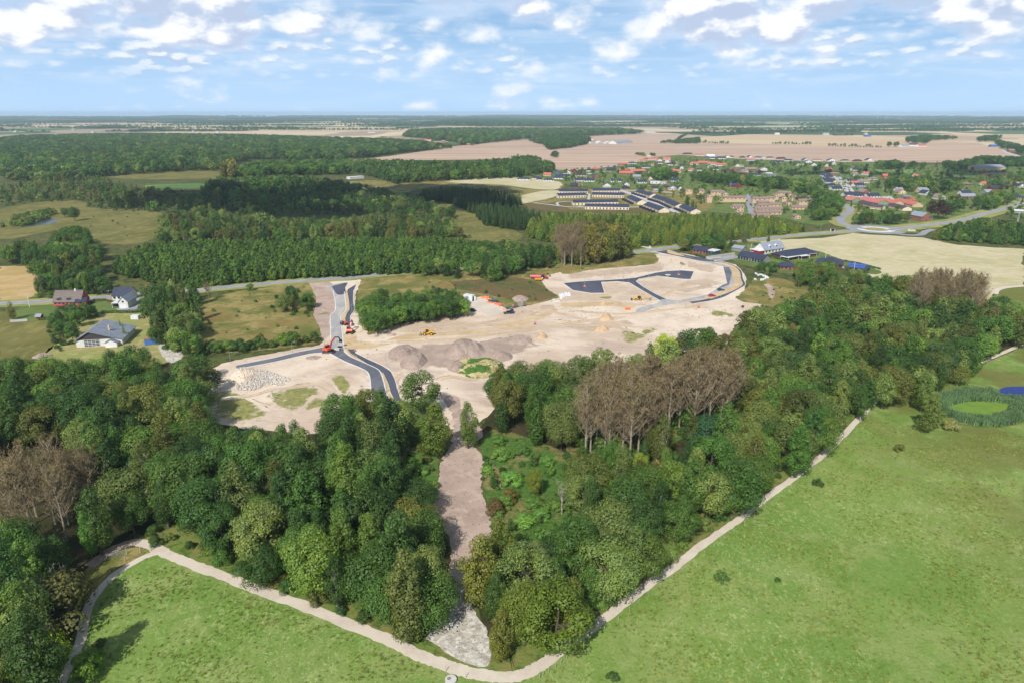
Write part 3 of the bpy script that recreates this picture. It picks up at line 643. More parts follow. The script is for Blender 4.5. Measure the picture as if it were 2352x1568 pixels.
# construction site
sheet('site_dirt',[(478,850),(520,832),(620,812),(735,792),(748,765),(738,700),(722,655),(760,643),(830,642),(822,662),(815,700),(838,745),(848,770),(900,750),(1000,728),(1062,712),(1050,690),(1120,683),(1140,700),(1165,712),(1240,697),(1285,684),(1255,662),(1242,640),(1300,620),(1400,607),(1470,598),(1465,588),(1500,585),(1540,578),(1570,583),(1640,597),(1690,608),(1715,640),(1705,680),(1760,690),(1755,705),(1735,730),(1690,745),(1670,790),(1590,800),(1560,810),(1500,830),(1400,860),(1300,870),(1200,875),(1130,900),(1140,935),(1085,985),(1035,985),(1000,930),(930,920),(900,915),(860,920),(820,930),(770,985),(700,1000),(640,990),(560,985),(510,960),(490,905)],M['dirt'],.04,2,1.1,sm=False)
sheet('cleared_strip',[(1020,905),(1085,960),(1110,1000),(1085,1020),(1108,1050),(1105,1110),(1117,1160),(1130,1215),(1110,1255),(1075,1300),(1072,1370),(1040,1380),(1020,1370),(1035,1290),(1030,1230),(998,1180),(1004,1120),(1012,1060),(1036,1020),(1040,960)],M['pink_dirt'],.052,.9,1.0)
sheet('cleared_strip',[(1020,1355),(1075,1350),(1085,1390),(1098,1420),(1122,1450),(1125,1520),(1100,1530),(1045,1510),(1000,1478),(978,1465),(1000,1430)],M['chalk'],.06,.8,.9)
def S(name,k,pts,m,z,step=1.5,amp=.7,**kw): return sheet(name,Z(k,pts) if k else pts,M[m],z,step,amp,**kw)
S('bare_soil',5,[(60,310),(200,300),(235,380),(235,480),(200,560),(205,650),(150,680),(130,600),(90,520),(110,420)],'pink_dirt',.05)
def SS(nm,k,pts,m,z): softsheet(nm,k,pts,m,z)
SS('topsoil',5,[(570,770),(700,720),(900,700),(1200,690),(1420,650),(1600,660),(1660,730),(1500,800),(1300,830),(1000,880),(740,890),(620,840)],'soft_top',.0554)
S('wet_track',5,[(300,650),(370,690),(540,700),(700,655),(1000,635),(1300,600),(1600,520),(1700,480),(1720,500),(1500,590),(1200,645),(900,668),(620,712),(480,745),(330,745),(300,700)],'wet_sand',.06)
softribbon('wet_track',14,[(-100,800),(300,790),(600,785),(900,830)],9,'soft_wet',.0604)
SS('sparse_grass',23,[(620,520),(850,400),(1200,280),(1480,300),(1560,430),(1400,570),(1240,690),(980,740),(700,660)],'soft_grass',.0612)
SS('sparse_grass',23,[(1650,220),(1850,190),(1980,380),(1900,470),(1790,440)],'soft_grass',.0616)
SS('sparse_grass',23,[(-60,420),(420,520),(560,650),(700,800),(600,900),(200,950),(-200,850),(-200,500)],'soft_grass',.0612)
SS('sparse_grass',23,[(1380,520),(1750,560),(1600,700),(1400,720),(1200,760)],'soft_sparse',.062)
S('heath',6,[(650,430),(720,370),(760,325),(880,310),(1010,345),(1125,400),(1060,450),(1000,470),(930,500),(860,485),(780,465),(700,455)],'rough_grass',.0608,amp=1.4)
sheet('bare_soil',Z(6,[(815,352),(850,350),(885,395),(872,430),(850,425),(845,385)]),M['pink_dirt'],.068,1.2,1.0)
S('sparse_grass',14,[(700,300),(900,210),(1080,200),(1120,290),(950,330),(400,375),(0,430),(-60,250),(0,200),(500,240)],'rough_grass',.062)
SS('sparse_grass',6,[(0,600),(60,640),(160,600),(200,620),(100,680),(0,720),(-60,650)],'soft_sparse',.0632)
SS('sparse_grass',14,[(370,735),(460,700),(590,695),(540,725)],'soft_grass',.0628)
SS('sparse_grass',14,[(1740,890),(1800,850),(2030,910),(1950,940),(1780,925)],'soft_grass',.0624)
SS('sparse_grass',14,[(1370,270),(1460,320),(1460,350),(1380,330)],'soft_sparse',.0644)
SS('bare_soil',14,[(1130,600),(1400,500),(1800,470),(1900,560),(1700,620),(1450,680),(1200,660)],'soft_pink',.058)
softribbon('bare_soil',14,[(-40,480),(400,430),(900,385),(1250,350)],16,'soft_pink',.0584)
SS('bare_soil',14,[(1450,270),(1850,340),(1880,440),(1600,400),(1400,330)],'soft_pink',.0588)
SS('bare_soil',14,[(500,560),(700,540),(900,640),(1000,720),(700,700),(480,650)],'soft_pink',.0592)
softribbon('bare_soil',5,[(640,645),(1000,610),(1300,575),(1550,500),(1760,445)],12,'soft_pink',.0564)
SS('bare_soil',5,[(1690,600),(2000,560),(2300,540),(2352,590),(2100,620),(1900,650)],'soft_pink',.0568)
SS('crushed_stone',23,[(130,130),(250,60),(560,100),(760,150),(1060,270),(880,370),(640,350),(450,440),(170,430),(160,330)],'soft_chalk',.0636)
for i_,(kk,pp,ww) in enumerate(((23,[(-60,560),(400,520),(640,450),(1000,390),(1400,350),(1600,430),(1800,540)],2.2),(23,[(380,540),(560,620),(760,660)],2.5),(23,[(1560,300),(1660,400),(1790,560)],2.0),(23,[(1480,240),(1620,330),(1760,470)],1.6),(5,[(480,700),(900,690),(1400,640),(1900,560),(2352,520)],2.4),(5,[(620,640),(1000,600),(1400,560),(1600,470)],1.8),(5,[(1500,470),(1700,500),(1960,560),(2352,610)],2.2),(5,[(1250,620),(1600,600),(2000,590),(2300,640)],1.8),(14,[(0,700),(400,720),(800,780),(1100,790)],2.2),(14,[(0,850),(700,900),(1200,850),(1700,800)],2.4),(5,[(900,960),(1000,930),(1150,950),(1250,900)],2.6),(5,[(700,900),(640,960),(700,1040)],2.2),(14,[(1600,560),(1300,620),(1200,690)],1.8),(5,[(1700,420),(1900,400),(2200,370)],2.0))):
    softribbon('rut',kk,pp,ww,'soft_wet',.0652+i_*.0006); softribbon('rut',kk,[(a+ (14 if kk==5 else 20),b+9) for a,b in pp],ww*.6,'soft_pink',.0742+i_*.0006)
S('bare_soil',4,[(1060,640),(1180,620),(1230,700),(1150,760),(1080,690)],'chalk',.05)
S('soil_patch',13,[(900,990),(960,950),(1150,925),(1130,965),(1000,1000)],'mound_mat',.064)
S('soil_patch',8,[(590,100),(680,110),(680,180),(620,150)],'pink_dirt',.064)
# ---- roads
def kerb(P,k=None,off=0,w=.32,wp=False): 
    ribbon('kerb',Z(k,P) if k else P,w,KERB,.17,5,wp,off,thick=.17)
main=Z(4,[(-300,385),(0,362),(250,350),(600,325),(950,305),(1330,270),(1640,240),(1950,215),(2200,195),(2352,187)])+Z(5,[(400,262),(620,240),(760,232),(900,218),(1200,190),(1500,170),(1740,150),(2100,108),(2352,92)])+Z(6,[(150,148),(300,130),(420,112),(600,98),(780,85),(900,72),(1130,52),(1350,36)])
ribbon('road_verge',main,17,M['verge'],.055)
ribbon('road',main,7.2,M['asphalt_old'],.085)
for o_ in (-3.2,3.2): ribbon('road_marking',main,.16,WHITELINE,.105,6,False,o_)
ctr=Z(12,(705,885)); C0=G(*ctr)
circ=[(C0.x+20*math.cos(t),C0.y+20*math.sin(t)) for t in np.linspace(0,2*math.pi,40)]
ribbon('roundabout',circ,9,M['asphalt_old'],.09,2,True)
cp=[(C0.x+15.5*math.cos(t),C0.y+15.5*math.sin(t)) for t in np.linspace(0,2*math.pi,41)[:-1]]
sheet('roundabout_apron',cp,KERB,.115/ max(1,C0.y/500),9,0,True)
cp=[(C0.x+10*math.cos(t),C0.y+10*math.sin(t)) for t in np.linspace(0,2*math.pi,41)[:-1]]
sheet('roundabout_green',cp,M['yard_grass'],.135/ max(1,C0.y/500),9,0,True)
east=Z(12,[(850,895),(1000,868),(1300,835),(1650,785),(1900,715),(2100,665),(2352,590),(2600,520)])
ribbon('road_verge',east,26,M['verge'],.06); ribbon('road',east,8,M['asphalt_old'],.095)
for o_ in (-3.7,3.7): ribbon('road_marking',east,.25,WHITELINE,.12,6,False,o_)
north=Z(12,[(600,880),(480,860),(370,835),(310,790),(330,740),(400,700),(420,665),(380,625),(335,612),(260,600)])
ribbon('road_verge',north,22,M['yard_grass'],.06); ribbon('road',north,8,M['asphalt_old'],.098)
ribbon('road',Z(12,[(860,905),(960,935),(1080,950),(1200,945),(1260,910),(1340,885)]),6,M['asphalt_old'],.092)
ribbon('parking_strip',Z(12,[(960,900),(1060,912),(1180,915)]),7,M['verge'],.094)
ribbon('village_street',Z(12,[(420,475),(360,390),(300,330),(265,295)]),12,PAVE,.1)
ribbon('village_street',Z(12,[(800,520),(840,545),(880,570)]),14,PAVE,.1)
ribbon('village_street',Z(11,[(1175,670),(1170,760),(1190,840),(1210,930)]),8,M['asphalt_old'],.1)
ribbon('village_street',Z(10,[(1600,540),(1750,590),(2000,690),(2352,830)])+Z(11,[(230,900)]),9,PAVE,.1)
ribbon('village_street',Z(10,[(1690,545),(1820,550),(2100,560),(2352,580)]),8,PAVE,.1)
ribbon('footpath',Z(10,[(450,715),(640,735),(820,758),(1000,770),(1200,770),(1500,775),(1950,768)]),4,PAVE,.1)
ribbon('footpath',Z(10,[(1200,590),(1190,670)]),3,PAVE,.1); ribbon('footpath',Z(10,[(990,690),(780,708),(785,750)]),3,PAVE,.1)
ribbon('village_street',Z(10,[(1180,330),(1330,292),(1500,300)]),7,PAVE,.1)
ribbon('lane',Z(12,[(2100,0),(2200,50),(2300,75)]),9,PAVE,.1)
# new side road by the left
lroad_l=Z(17,[(620,-180),(655,0),(670,120),(665,200),(600,270),(570,320),(575,500),(580,750)]); lroad_r=Z(17,[(835,-150),(850,0),(865,130),(858,210),(800,270),(768,320),(780,450),(800,650),(825,900)])
S('new_road',17,[(470,-260),(900,-330),(850,-230),(838,-120),(850,0),(865,130),(858,210),(800,270),(768,320),(780,450),(800,650),(825,920),(640,1010),(580,900),(575,750),(575,500),(570,320),(600,270),(665,200),(670,120),(655,0),(620,-150)],'asphalt_base',.10,amp=0,sm=False)
S('new_road',17,[(600,-250),(880,-320),(850,-230),(850,-120),(700,-100)],'asphalt_dark',.104,amp=0)
kerb(lroad_l,None,0,.4); kerb(lroad_r,None,0,.4)
S('bicycle_path',17,[(905,-200),(1060,-290),(1010,-180),(1000,0),(1020,150),(1010,220),(950,300),(950,400),(975,480),(940,520),(860,470),(850,350),(880,260),(930,190),(930,110),(920,0),(890,-150)],'asphalt_dark',.10,amp=0,sm=False)
S('sand_strip',17,[(852,-150),(905,-200),(920,0),(930,110),(930,190),(880,260),(850,350),(860,470),(820,480),(785,460),(772,320),(805,275),(862,212),(870,130),(855,0)],'wet_sand',.09,amp=0,sm=False)
kerb([(1010,-180),(1002,0),(1022,150),(1012,220),(952,300),(950,400),(977,480)],17,0,.25)
S('turning_dirt',17,[(830,640),(1050,660),(1060,800),(1100,860),(1000,905),(830,900)],'wet_sand',.095)
# west road and south roads
S('new_road',17,[(560,835),(430,890),(200,935),(0,970),(-500,1090),(-1200,1230),(-1200,1290),(-500,1160),(0,1045),(200,1005),(400,985),(460,975),(640,1010)],'asphalt_new',.112,amp=0,sm=False)
kerb([(560,828),(430,885),(200,930),(0,965),(-500,1083),(-1200,1222)],17,0,.4); kerb([(460,985),(400,992),(200,1012),(0,1052),(-500,1168),(-1200,1298)],17,0,.4)
S('new_road',5,[(163,772),(215,783),(300,830),(400,870),(460,910),(475,1000),(480,1092),(600,1100),(580,1040),(560,960),(530,890),(430,840),(340,800),(296,770),(290,745),(240,745)],'asphalt_new',.116,amp=0,sm=False)
kerb([(200,780),(215,786),(300,832),(400,873),(460,912),(475,1000),(480,1092)],5,0,.4); kerb([(296,765),(340,800),(430,840),(530,890),(560,960),(580,1040),(605,1110)],5,0,.4)
S('sand_strip',5,[(300,748),(330,760),(420,830),(500,880),(560,910),(590,980),(600,1040),(640,1100),(610,1100),(582,1040),(562,960),(532,888),(432,838),(342,796)],'wet_sand',.1,amp=0,sm=False)
S('bicycle_path',5,[(318,750),(362,750),(372,775),(450,815),(550,860),(610,900),(640,960),(655,1020),(680,1100),(640,1100),(610,1040),(592,975),(560,908),(500,876),(420,826),(345,780)],'asphalt_dark',.108,amp=0,sm=False)
kerb([(372,772),(450,812),(550,857),(610,897),(640,957),(655,1020)],5,0,.25)
# upper right loop
S('new_road',14,[(1030,165),(1230,150),(1240,190),(1500,240),(1780,268),(1790,295),(1900,310),(1980,350),(2005,400),(2010,480),(2030,540),(1990,600),(1850,660),(1700,710),(1450,760),(1200,800),(1050,840),(960,880),(860,880),(860,850),(980,800),(1110,775),(1150,742),(1110,730),(940,630),(785,535),(640,520),(450,530),(440,515),(700,495),(860,480),(1100,420),(1230,400),(1400,392),(1545,405),(1505,492),(1400,488),(1120,455),(900,490),(865,520),(940,575),(1100,670),(1230,725),(1360,738),(1700,675),(1780,625),(1880,560),(1930,540),(1905,430),(1885,350),(1600,280),(1300,215)],'asphalt_base',.10,amp=0,sm=False)
S('new_road',14,[(1100,170),(1228,152),(1245,190),(1500,238),(1780,268),(1785,290),(1600,275),(1300,212)],'asphalt_dark',.106,amp=0,sm=False)
S('new_road',14,[(5,540),(260,518),(700,493),(860,478),(1100,418),(1230,398),(1400,390),(1545,403),(1506,494),(1400,490),(1120,457),(900,492),(867,520),(940,575),(1100,668),(1222,722),(1140,740),(945,630),(785,533),(640,520),(460,528),(495,655),(330,657),(120,622)],'asphalt_dark',.108,amp=0,sm=False)
S('new_road',14,[(1890,352),(1960,350),(1990,420),(1960,560),(1850,600),(1780,625),(1880,560),(1935,540),(1908,430)],'asphalt_new',.112,amp=0,sm=False)
for kp in ([(5,540),(260,516),(700,491),(860,476),(1100,416),(1230,396),(1400,388),(1547,403),(1507,496),(1400,492),(1120,455),(900,490),(865,520),(940,577),(1100,670),(1225,727),(1360,740),(1700,677),(1780,627),(1880,562),(1932,541),(1907,430),(1887,350),(1600,277),(1300,215),(1030,168)],[(5,540),(120,625),(330,659),(497,657),(458,530),(640,521),(785,535),(945,632),(1145,745),(1110,778),(980,803),(870,845),(850,880)],[(1780,292),(1900,312),(1975,350)]): 
    ribbon('kerb',Z(14,kp),.35,KERB,.18,1,False,0,thick=.17)
bp=Z(14,[(1780,285),(1900,300),(2010,340),(2070,400),(2085,480),(2110,550),(2060,590),(1950,650),(1850,700),(1700,740),(1510,770)])
ribbon('bicycle_path',bp,[2.6]*3+[3.6]*8,M['asphalt_dark'],.10,5); ribbon('kerb',bp,.3,KERB,.17,5,False,2.1,thick=.17)
ribbon('sand_strip',Z(14,[(1790,297),(1900,312),(1990,350),(2040,410),(2050,490),(2070,545),(2020,590),(1900,645),(1700,715)]),5,M['wet_sand'],.108,5)
S('sand_strip',14,[(1228,160),(1250,150),(1330,175),(1430,215),(1400,220),(1250,190)],'wet_sand',.115,amp=0); S('bicycle_path',14,[(1270,150),(1300,150),(1430,205),(1700,250),(1640,255),(1420,220),(1280,180)],'asphalt_dark',.115,amp=0)
S('service_yard',13,[(640,600),(790,555),(960,535),(1080,620),(1270,730),(1200,780),(1000,820),(900,780),(760,770),(690,720)],'gravel',.065)
S('driveway',14,[(1780,262),(2040,225),(2060,240),(1850,285)],'asphalt_old',.11,amp=0)
S('layby',14,[(890,90),(950,85),(1030,100),(1040,135),(950,118),(880,112)],'gravel',.07)
S('paved_yard',16,[(1230,530),(1440,510),(1480,370),(1600,350),(1560,560),(1290,585)],'asphalt_old',.06,amp=0,sm=False)
S('driveway',16,[(1000,300),(1110,290),(1110,190),(1000,200)],'asphalt_old',.06,amp=0)
S('driveway',15,[(1390,480),(1470,480),(1500,520),(1480,540),(1400,510)],'asphalt_old',.07,amp=0,sm=False)
S('garden_lawn',15,[(500,240),(700,230),(860,200),(1030,330),(1480,300),(1850,420),(2270,540),(2150,580),(1700,470),(1400,560),(1050,560),(560,430),(520,340)],'lawn',.04)
# village ground
sheet('village_ground',[(1180,405),(1290,385),(1440,372),(1560,354),(1700,362),(1900,368),(2130,380),(2352,380),(2352,470),(2250,495),(2130,515),(2010,522),(1940,505),(1880,520),(1760,492),(1600,488),(1560,450),(1400,440),(1380,432),(1240,418)],M['lawn'],.035,4,2,sm=False)
S('playing_field',12,[(680,215),(1100,220),(1090,270),(1050,275),(700,240)],'green_crop',.06); S('playing_field',12,[(1430,235),(1800,245),(1860,275),(1500,265)],'green_crop',.06)
# gravel walking paths
path=[(310,1243),(345,1252),(385,1272),(440,1295),(520,1325),(600,1356),(700,1392),(800,1432),(900,1472),(960,1503),(1010,1522),(1060,1539),(1120,1551),(1180,1553),(1220,1540),(1255,1518),(1300,1483),(1400,1410),(1470,1356),(1550,1300),(1620,1246),(1690,1198),(1760,1143),(1830,1092),(1900,1035),(1950,985),(1978,956),(2005,925),(2034,903),(2100,886),(2180,862),(2250,832),(2352,790),(2460,748)]
ribbon('grass_verge',path[:27],9,M['verge_green'],.045,5,center=4.6,jit=.5)
ribbon('gravel_path',path,[2.8]*12+[2.4]*4+[2.0]*11,GRAVELG,.066,9,jit=.2)
ribbon('gravel_path',[(372,1268),(350,1272),(310,1290),(262,1320),(228,1355),(207,1385),(196,1420),(185,1470),(165,1520),(140,1568),(110,1630)],1.9,GRAVELG,.07,5,jit=.1)
ribbon('gravel_path',[(205,1300),(245,1270),(280,1252),(318,1243)],3,M['pink_dirt'],.0645,5,jit=.3)
ribbon('gravel_path',[(2286,676),(2290,667),(2310,661),(2352,657),(2420,650)],3,GRAVELG,.08,5)
# ponds
def ell(px,py,rx,ry,n=40,w=.06,seed=1):
    rs=np.random.RandomState(seed); ph=rs.uniform(0,6,3)
    return [(px+rx*math.cos(t)*(1+w*math.sin(3*t+ph[0])+w*.6*math.sin(5*t+ph[1])),py+ry*math.sin(t)*(1+w*math.sin(2*t+ph[2]))) for t in np.linspace(0,2*math.pi,n+1)[:-1]]
sheet('pond_bank',ell(2260,935,125,46,w=.1),M['scrub_floor'],.03,2,.5,sm=False)
sheet('pond',ell(2251,941,71,21,seed=3),M['algae'],.06,2,.3,sm=False)
m,t,out=newmat('water'); p=t.n('ShaderNodeBsdfPrincipled',ins={'Base Color':rgb(10,36,116),'Roughness':.1,'Specular IOR Level':.2}); b=t.n('ShaderNodeBump',ins={'Strength':.3,'Distance':.05,'Height':t.noise(t.n('ShaderNodeNewGeometry').outputs['Position'],2.0,3)}); t.links.new(b.outputs[0],p.inputs['Normal']); t.links.new(p.outputs[0],out.inputs[0]); MATS['water']=m  # deep blue sky reflection is painted into the water's base colour
murky=mat('murky_water',rgb(62,66,70),.25,rgb(74,78,76),.1,.6,spec=.4)
sheet('pond',ell(2342,902,56,16,seed=5),m,.06,2,.3,sm=False)
S('pond',1,[(80,850),(200,820),(330,800),(390,805),(340,835),(200,850)],'murky_water',.09)
# ---------------------------------------------------------------- trees and woods
DK=(.020,.052,.018);MD=(.030,.072,.022);LT=(.050,.100,.030);YG=(.105,.15,.022);GG=(.068,.105,.050);BG=(.022,.054,.026);BR=(.068,.068,.040);OL=(.052,.070,.026);SV=(.20,.235,.17);CU=(.022,.010,.018);BB=(.066,.064,.032);LA=(.085,.125,.036);DS=(.020,.045,.020)
PAL={'scrubg':[(MD,4),(LT,2),(OL,1),(GG,1)],'mix':[(DK,4),(MD,4),(LT,1.5),(GG,1.6),(OL,1.0),(BG,.8)],'dark':[(DK,4),(MD,2),(BG,1)],'near':[(DK,4),(MD,4),(GG,1.6),(LT,1.2),(OL,1.2),(BG,.3)],
 'brown':[(BR,.8),(OL,2),(GG,2.4),(MD,2.4),(DK,1.4)],'green':[(MD,3),(LT,3),(DK,1)],'larch':[(LA,3),(LT,1),(MD,1)],'spruce':[(DS,3),(BG,1)],'bare':[(BB,1)],
 'scrub':[(GG,3),(OL,2),(MD,2),(LT,1)],'yellow':[((.10,.105,.033),2),(OL,2),(BR,1)],'village':[(MD,3),(DK,3),(LT,1.5),(GG,2),(CU,.12),(YG,.1)],'right':[(MD,3.2),(DK,1.6),(GG,3.4),(LT,1.2),(OL,1.8),(BG,.4),(BR,.3)]}
NAMES={'round':'broadleaf_tree','oak':'broadleaf_tree','tall':'broadleaf_tree','birch':'birch_tree','spruce':'spruce_tree','larch':'larch_tree','bush':'bush','plant':'young_tree','willow':'willow_tree','bare':'bare_poplar'}
CATS={'broadleaf_tree':'tree','birch_tree':'birch','spruce_tree':'conifer','larch_tree':'larch','bush':'bush','young_tree':'young tree','willow_tree':'willow','bare_poplar':'poplar'}
DIM={'round':(15,5.6),'oak':(13,6.6),'tall':(18,4.6),'birch':(16,3.3),'spruce':(13,3),'larch':(9,2.3),'bush':(4,2.6),'plant':(8,2.3),'willow':(7,4.6),'bare':(24,3.5)}
CN={DK:'dark green',MD:'mid green',LT:'light green',YG:'yellow-green',GG:'grey-green',BG:'blue-green',BR:'brownish',OL:'olive green',CU:'copper-leaved',LA:'pale green',DS:'blackish green',BB:'brown',SV:'silvery'}
HOUSES=[]
TREES=[]   # (x,y,sp,scale,tint,zone,rot,label)
EXCL=[]
def wood(poly,mix,sp_px,pal,zone,size=(.8,1.15),seed=0,k=None,lo=.15,hi=.8,excl=(),jit=.42):
    if k: poly=Z(k,poly)
    rs=np.random.RandomState(seed+len(TREES)%97)
    ys=[p[1] for p in poly]; xs=[p[0] for p in poly]
    cs=[G(a,b) for a in (min(xs),max(xs)) for b in (min(ys),max(ys)+1)]
    x0,x1=min(c.x for c in cs),max(c.x for c in cs); y0,y1=min(c.y for c in cs)-60,max(c.y for c in cs)+5
    nx=int((x1-x0)/sp_px)+2; ny=int((y1-y0)/sp_px)+2
    gx,gy=np.meshgrid(np.arange(nx),np.arange(ny)); X=x0+(gx+.5*(gy%2)+rs.uniform(-jit,jit,gx.shape))*sp_px; Y=y0+(gy+rs.uniform(-jit,jit,gx.shape))*sp_px*.93
    X=X.ravel();Y=Y.ravel(); n=len(X)
    names=[m[0] for m in mix]; pr=np.array([m[1] for m in mix],float); si=rs.choice(len(names),n,p=pr/pr.sum())
    H=np.array([DIM[nm][0] for nm in names])[si]; sc_=rs.uniform(*size,n); H=H*sc_
    a=proj(X,Y,lo*H); b=proj(X,Y,hi*H)
    ok=(a[2]>20)&inpoly(a[0],a[1],poly)&inpoly(b[0],b[1],poly)
    for e in excl: ok&=~inpoly(*proj(X,Y,.3*H)[:2],e)
    cols=PAL[pal]; pw=np.array([c[1] for c in cols],float); ci=rs.choice(len(cols),n,p=pw/pw.sum())
    for i in np.nonzero(ok)[0]:
        TREES.append((X[i],Y[i],names[si[i]],sc_[i],cols[ci[i]][0] if names[si[i]]!='bare' else BB,zone,rs.uniform(0,6.28),None))
def row(pts,k,sp,step,size,pal,zone,seed=1,jit=.3):
    P=[G(*p)[:2] for p in (Z(k,pts) if k else pts)]; rs=np.random.RandomState(seed); cols=PAL[pal]; pw=np.array([c[1] for c in cols],float); pw/=pw.sum()
    for i in range(len(P)-1):
        a=np.array(P[i]);b=np.array(P[i+1]); n=max(1,int(np.linalg.norm(b-a)/step))
        for j in range(n):
            q=a+(b-a)*(j+.5)/n+rs.normal(size=2)*jit*step*.4; TREES.append((q[0],q[1],sp,rs.uniform(*size),cols[rs.choice(len(cols),p=pw)][0],zone,rs.uniform(0,6.28),None))
def one(px,py,sp,H,tint,label,k=None,wide=1.0):
    if k: px,py=Z(k,(px,py))
    p=G(px,py); TREES.append((p.x,p.y,sp,H/DIM[sp][0],tint,None,random.uniform(0,6.28),label,wide))
SCR=[(1108,1015),(1150,985),(1230,1000),(1330,1050),(1340,1180),(1290,1235),(1180,1250),(1130,1200)]
BARE1=[(1312,900),(1400,858),(1500,850),(1600,822),(1690,832),(1705,900),(1695,985),(1560,1005),(1450,1062),(1330,1062),(1312,980)]
BL=[(-40,1040),(60,1010),(190,1020),(245,1120),(240,1200),(170,1270),(40,1280),(-40,1250)]
wood([(-60,835),(60,815),(130,825),(190,850),(230,820),(290,795),(340,800),(400,830),(440,815),(490,830),(485,880),(475,930),(520,985),(600,960),(640,950),(690,975),(760,975),(770,915),(850,895),(900,910),(925,960),(905,1000),(960,1090),(1000,1180),(1012,1270),(1026,1330),(1000,1400),(972,1462),(850,1450),(720,1386),(590,1345),(480,1285),(380,1240),(320,1238),(265,1200),(240,1285),(190,1270),(160,1290),(178,1380),(160,1450),(120,1600),(-60,1600)],
 [('round',4),('oak',3),('tall',3.5),('birch',1.6)],7.0,'near','wood left of the cleared dirt strip',(.72,1.22),1,excl=[BL],lo=.08,hi=.85)
wood(BL,[('bare',1)],6.5,'bare','wood by the left edge of the photo',(.72,.95),2,lo=.02,hi=.9)
wood([(1112,880),(1150,835),(1250,808),(1300,835),(1370,800),(1440,795),(1500,785),(1560,755),(1640,745),(1680,770),(1700,730),(1740,705),(1800,700),(1870,650),(1960,632),(2100,632),(2200,655),(2300,685),(2420,720),(2420,790),(2352,790),(2266,826),(2238,855),(2180,897),(2090,908),(2032,935),(1990,952),(1950,985),(1895,1032),(1826,1088),(1756,1138),(1686,1192),(1615,1238),(1545,1290),(1465,1345),(1395,1400),(1295,1470),(1245,1512),(1160,1525),(1120,1500),(1135,1450),(1110,1400),(1084,1340),(1084,1290),(1125,1245),(1300,1200),(1310,1050),(1150,990),(1118,930)],
 [('round',4),('oak',2.5),('tall',3),('birch',2),('bush',.5)],6.8,'right','wood between the building site and the meadow path',(.62,1.12),3,excl=[SCR,BARE1,[(1296,960),(1425,960),(1425,1095),(1296,1100)],Z(6,[(660,800),(820,740),(820,830),(690,860)]),Z(8,[(820,1200),(1000,1200),(1230,1180),(1250,1360),(930,1480),(800,1480)])],lo=.08,hi=.88)
wood(BARE1,[('bush',1)],4.5,'scrubg','undergrowth among the bare poplars',(.5,1.0),64,lo=0,hi=1)
wood(BARE1,[('tall',1),('round',1)],11,'mix','undergrowth among the bare poplars',(.5,.8),69,lo=0,hi=.9)
wood(BARE1,[('bare',1)],4.9,'bare','stand of bare poplars right of the dirt strip',(.85,1.12),4,lo=.0,hi=.78)
wood([(2060,640),(2180,620),(2262,640),(2268,735),(2100,740)],[('bare',1)],6.5,'bare','clump of bare poplars beyond the right wood',(.8,1),5,lo=.1,hi=.85)
wood([(1278,528),(1345,512),(1350,615),(1282,615)],[('bare',1),('tall',.5)],5,'yellow','poplar clump beside the main road',(.85,1),6,lo=.0,hi=.85)
wood([(1325,540),(1350,505),(1440,512),(1448,600),(1330,612)],[('tall',1),('round',.5)],7,'yellow','poplar clump beside the main road',(1.2,1.45),7,lo=.05,hi=.9)
wood(SCR,[('bush',1)],6.5,'scrubg','scrub clearing right of the dirt strip',(.2,.55),8,lo=0,hi=1)
wood([(895,945),(955,940),(1003,1030),(1006,1120),(990,1165),(940,1090)],[('bush',1)],4.5,'scrub','scrub left of the dirt strip',(.3,.7),9,lo=0,hi=1)
wood(Z(6,[(640,700),(760,660),(840,730),(800,840),(700,860),(640,780)]),[('bush',1)],5,'scrub','small grass opening in the right wood',(.3,.6),10,lo=0,hi=1)
row([(330,1222),(480,1268),(600,1320),(730,1372),(860,1434),(950,1464)],None,'bush',4.2,(.45,1.05),'near','foot of the left wood along the path',70,.6)
row([(1240,1500),(1290,1458),(1390,1386),(1460,1330),(1540,1272),(1610,1219),(1680,1173),(1750,1117),(1820,1066),(1886,1012),(1938,967)],None,'bush',4.0,(.4,.9),'right','foot of the right wood along the path',71,.6)
row([(238,1470),(215,1520),(195,1580)],None,'bush',2.6,(.35,.6),'green','low hedge beside the lower left path',72,.3)
wood(SCR,[('plant',1),('bush',.6)],7.5,'green','scrub clearing right of the dirt strip',(.3,.6),73,lo=0,hi=1)
# middle distance
wood([(245,625),(270,585),(330,555),(500,545),(700,543),(1000,540),(1110,552),(1180,560),(1285,560),(1285,600),(1130,632),(1075,612),(1000,628),(900,630),(660,642),(480,658),(350,650)],[('plant',1)],3.7,'green','young plantation north of the main road',(.7,1.35),11,lo=.05,hi=.95)
wood([(355,560),(365,490),(480,470),(560,490),(700,500),(850,490),(1000,490),(1040,505),(1100,555),(700,555),(500,560)],[('birch',2),('round',1.5),('bush',1.5),('tall',1)],8,'brown','mixed wood behind the young plantation',(.5,.95),12,lo=.1,hi=.9)
wood([(405,645),(500,588),(700,572),(1000,588),(1200,622),(1100,655),(1000,645),(900,650),(1150,700),(1300,745),(1260,880),(1150,885),(900,845),(850,780),(650,690),(430,672)],[('spruce',1)],4.8,'spruce','spruce plantation beyond the clearing',(.65,1.15),13,k=2,lo=.0,hi=.95)
wood([(1200,545),(1215,500),(1255,482),(1370,486),(1600,486),(1750,490),(1870,516),(1890,527),(1740,548),(1600,562),(1500,565),(1450,570),(1445,520),(1350,515),(1290,545),(1270,560)],[('larch',1),('plant',.5),('spruce',.1)],4.1,'larch','pale larch plantation below the row houses',(.65,1.3),14,lo=0,hi=.97)
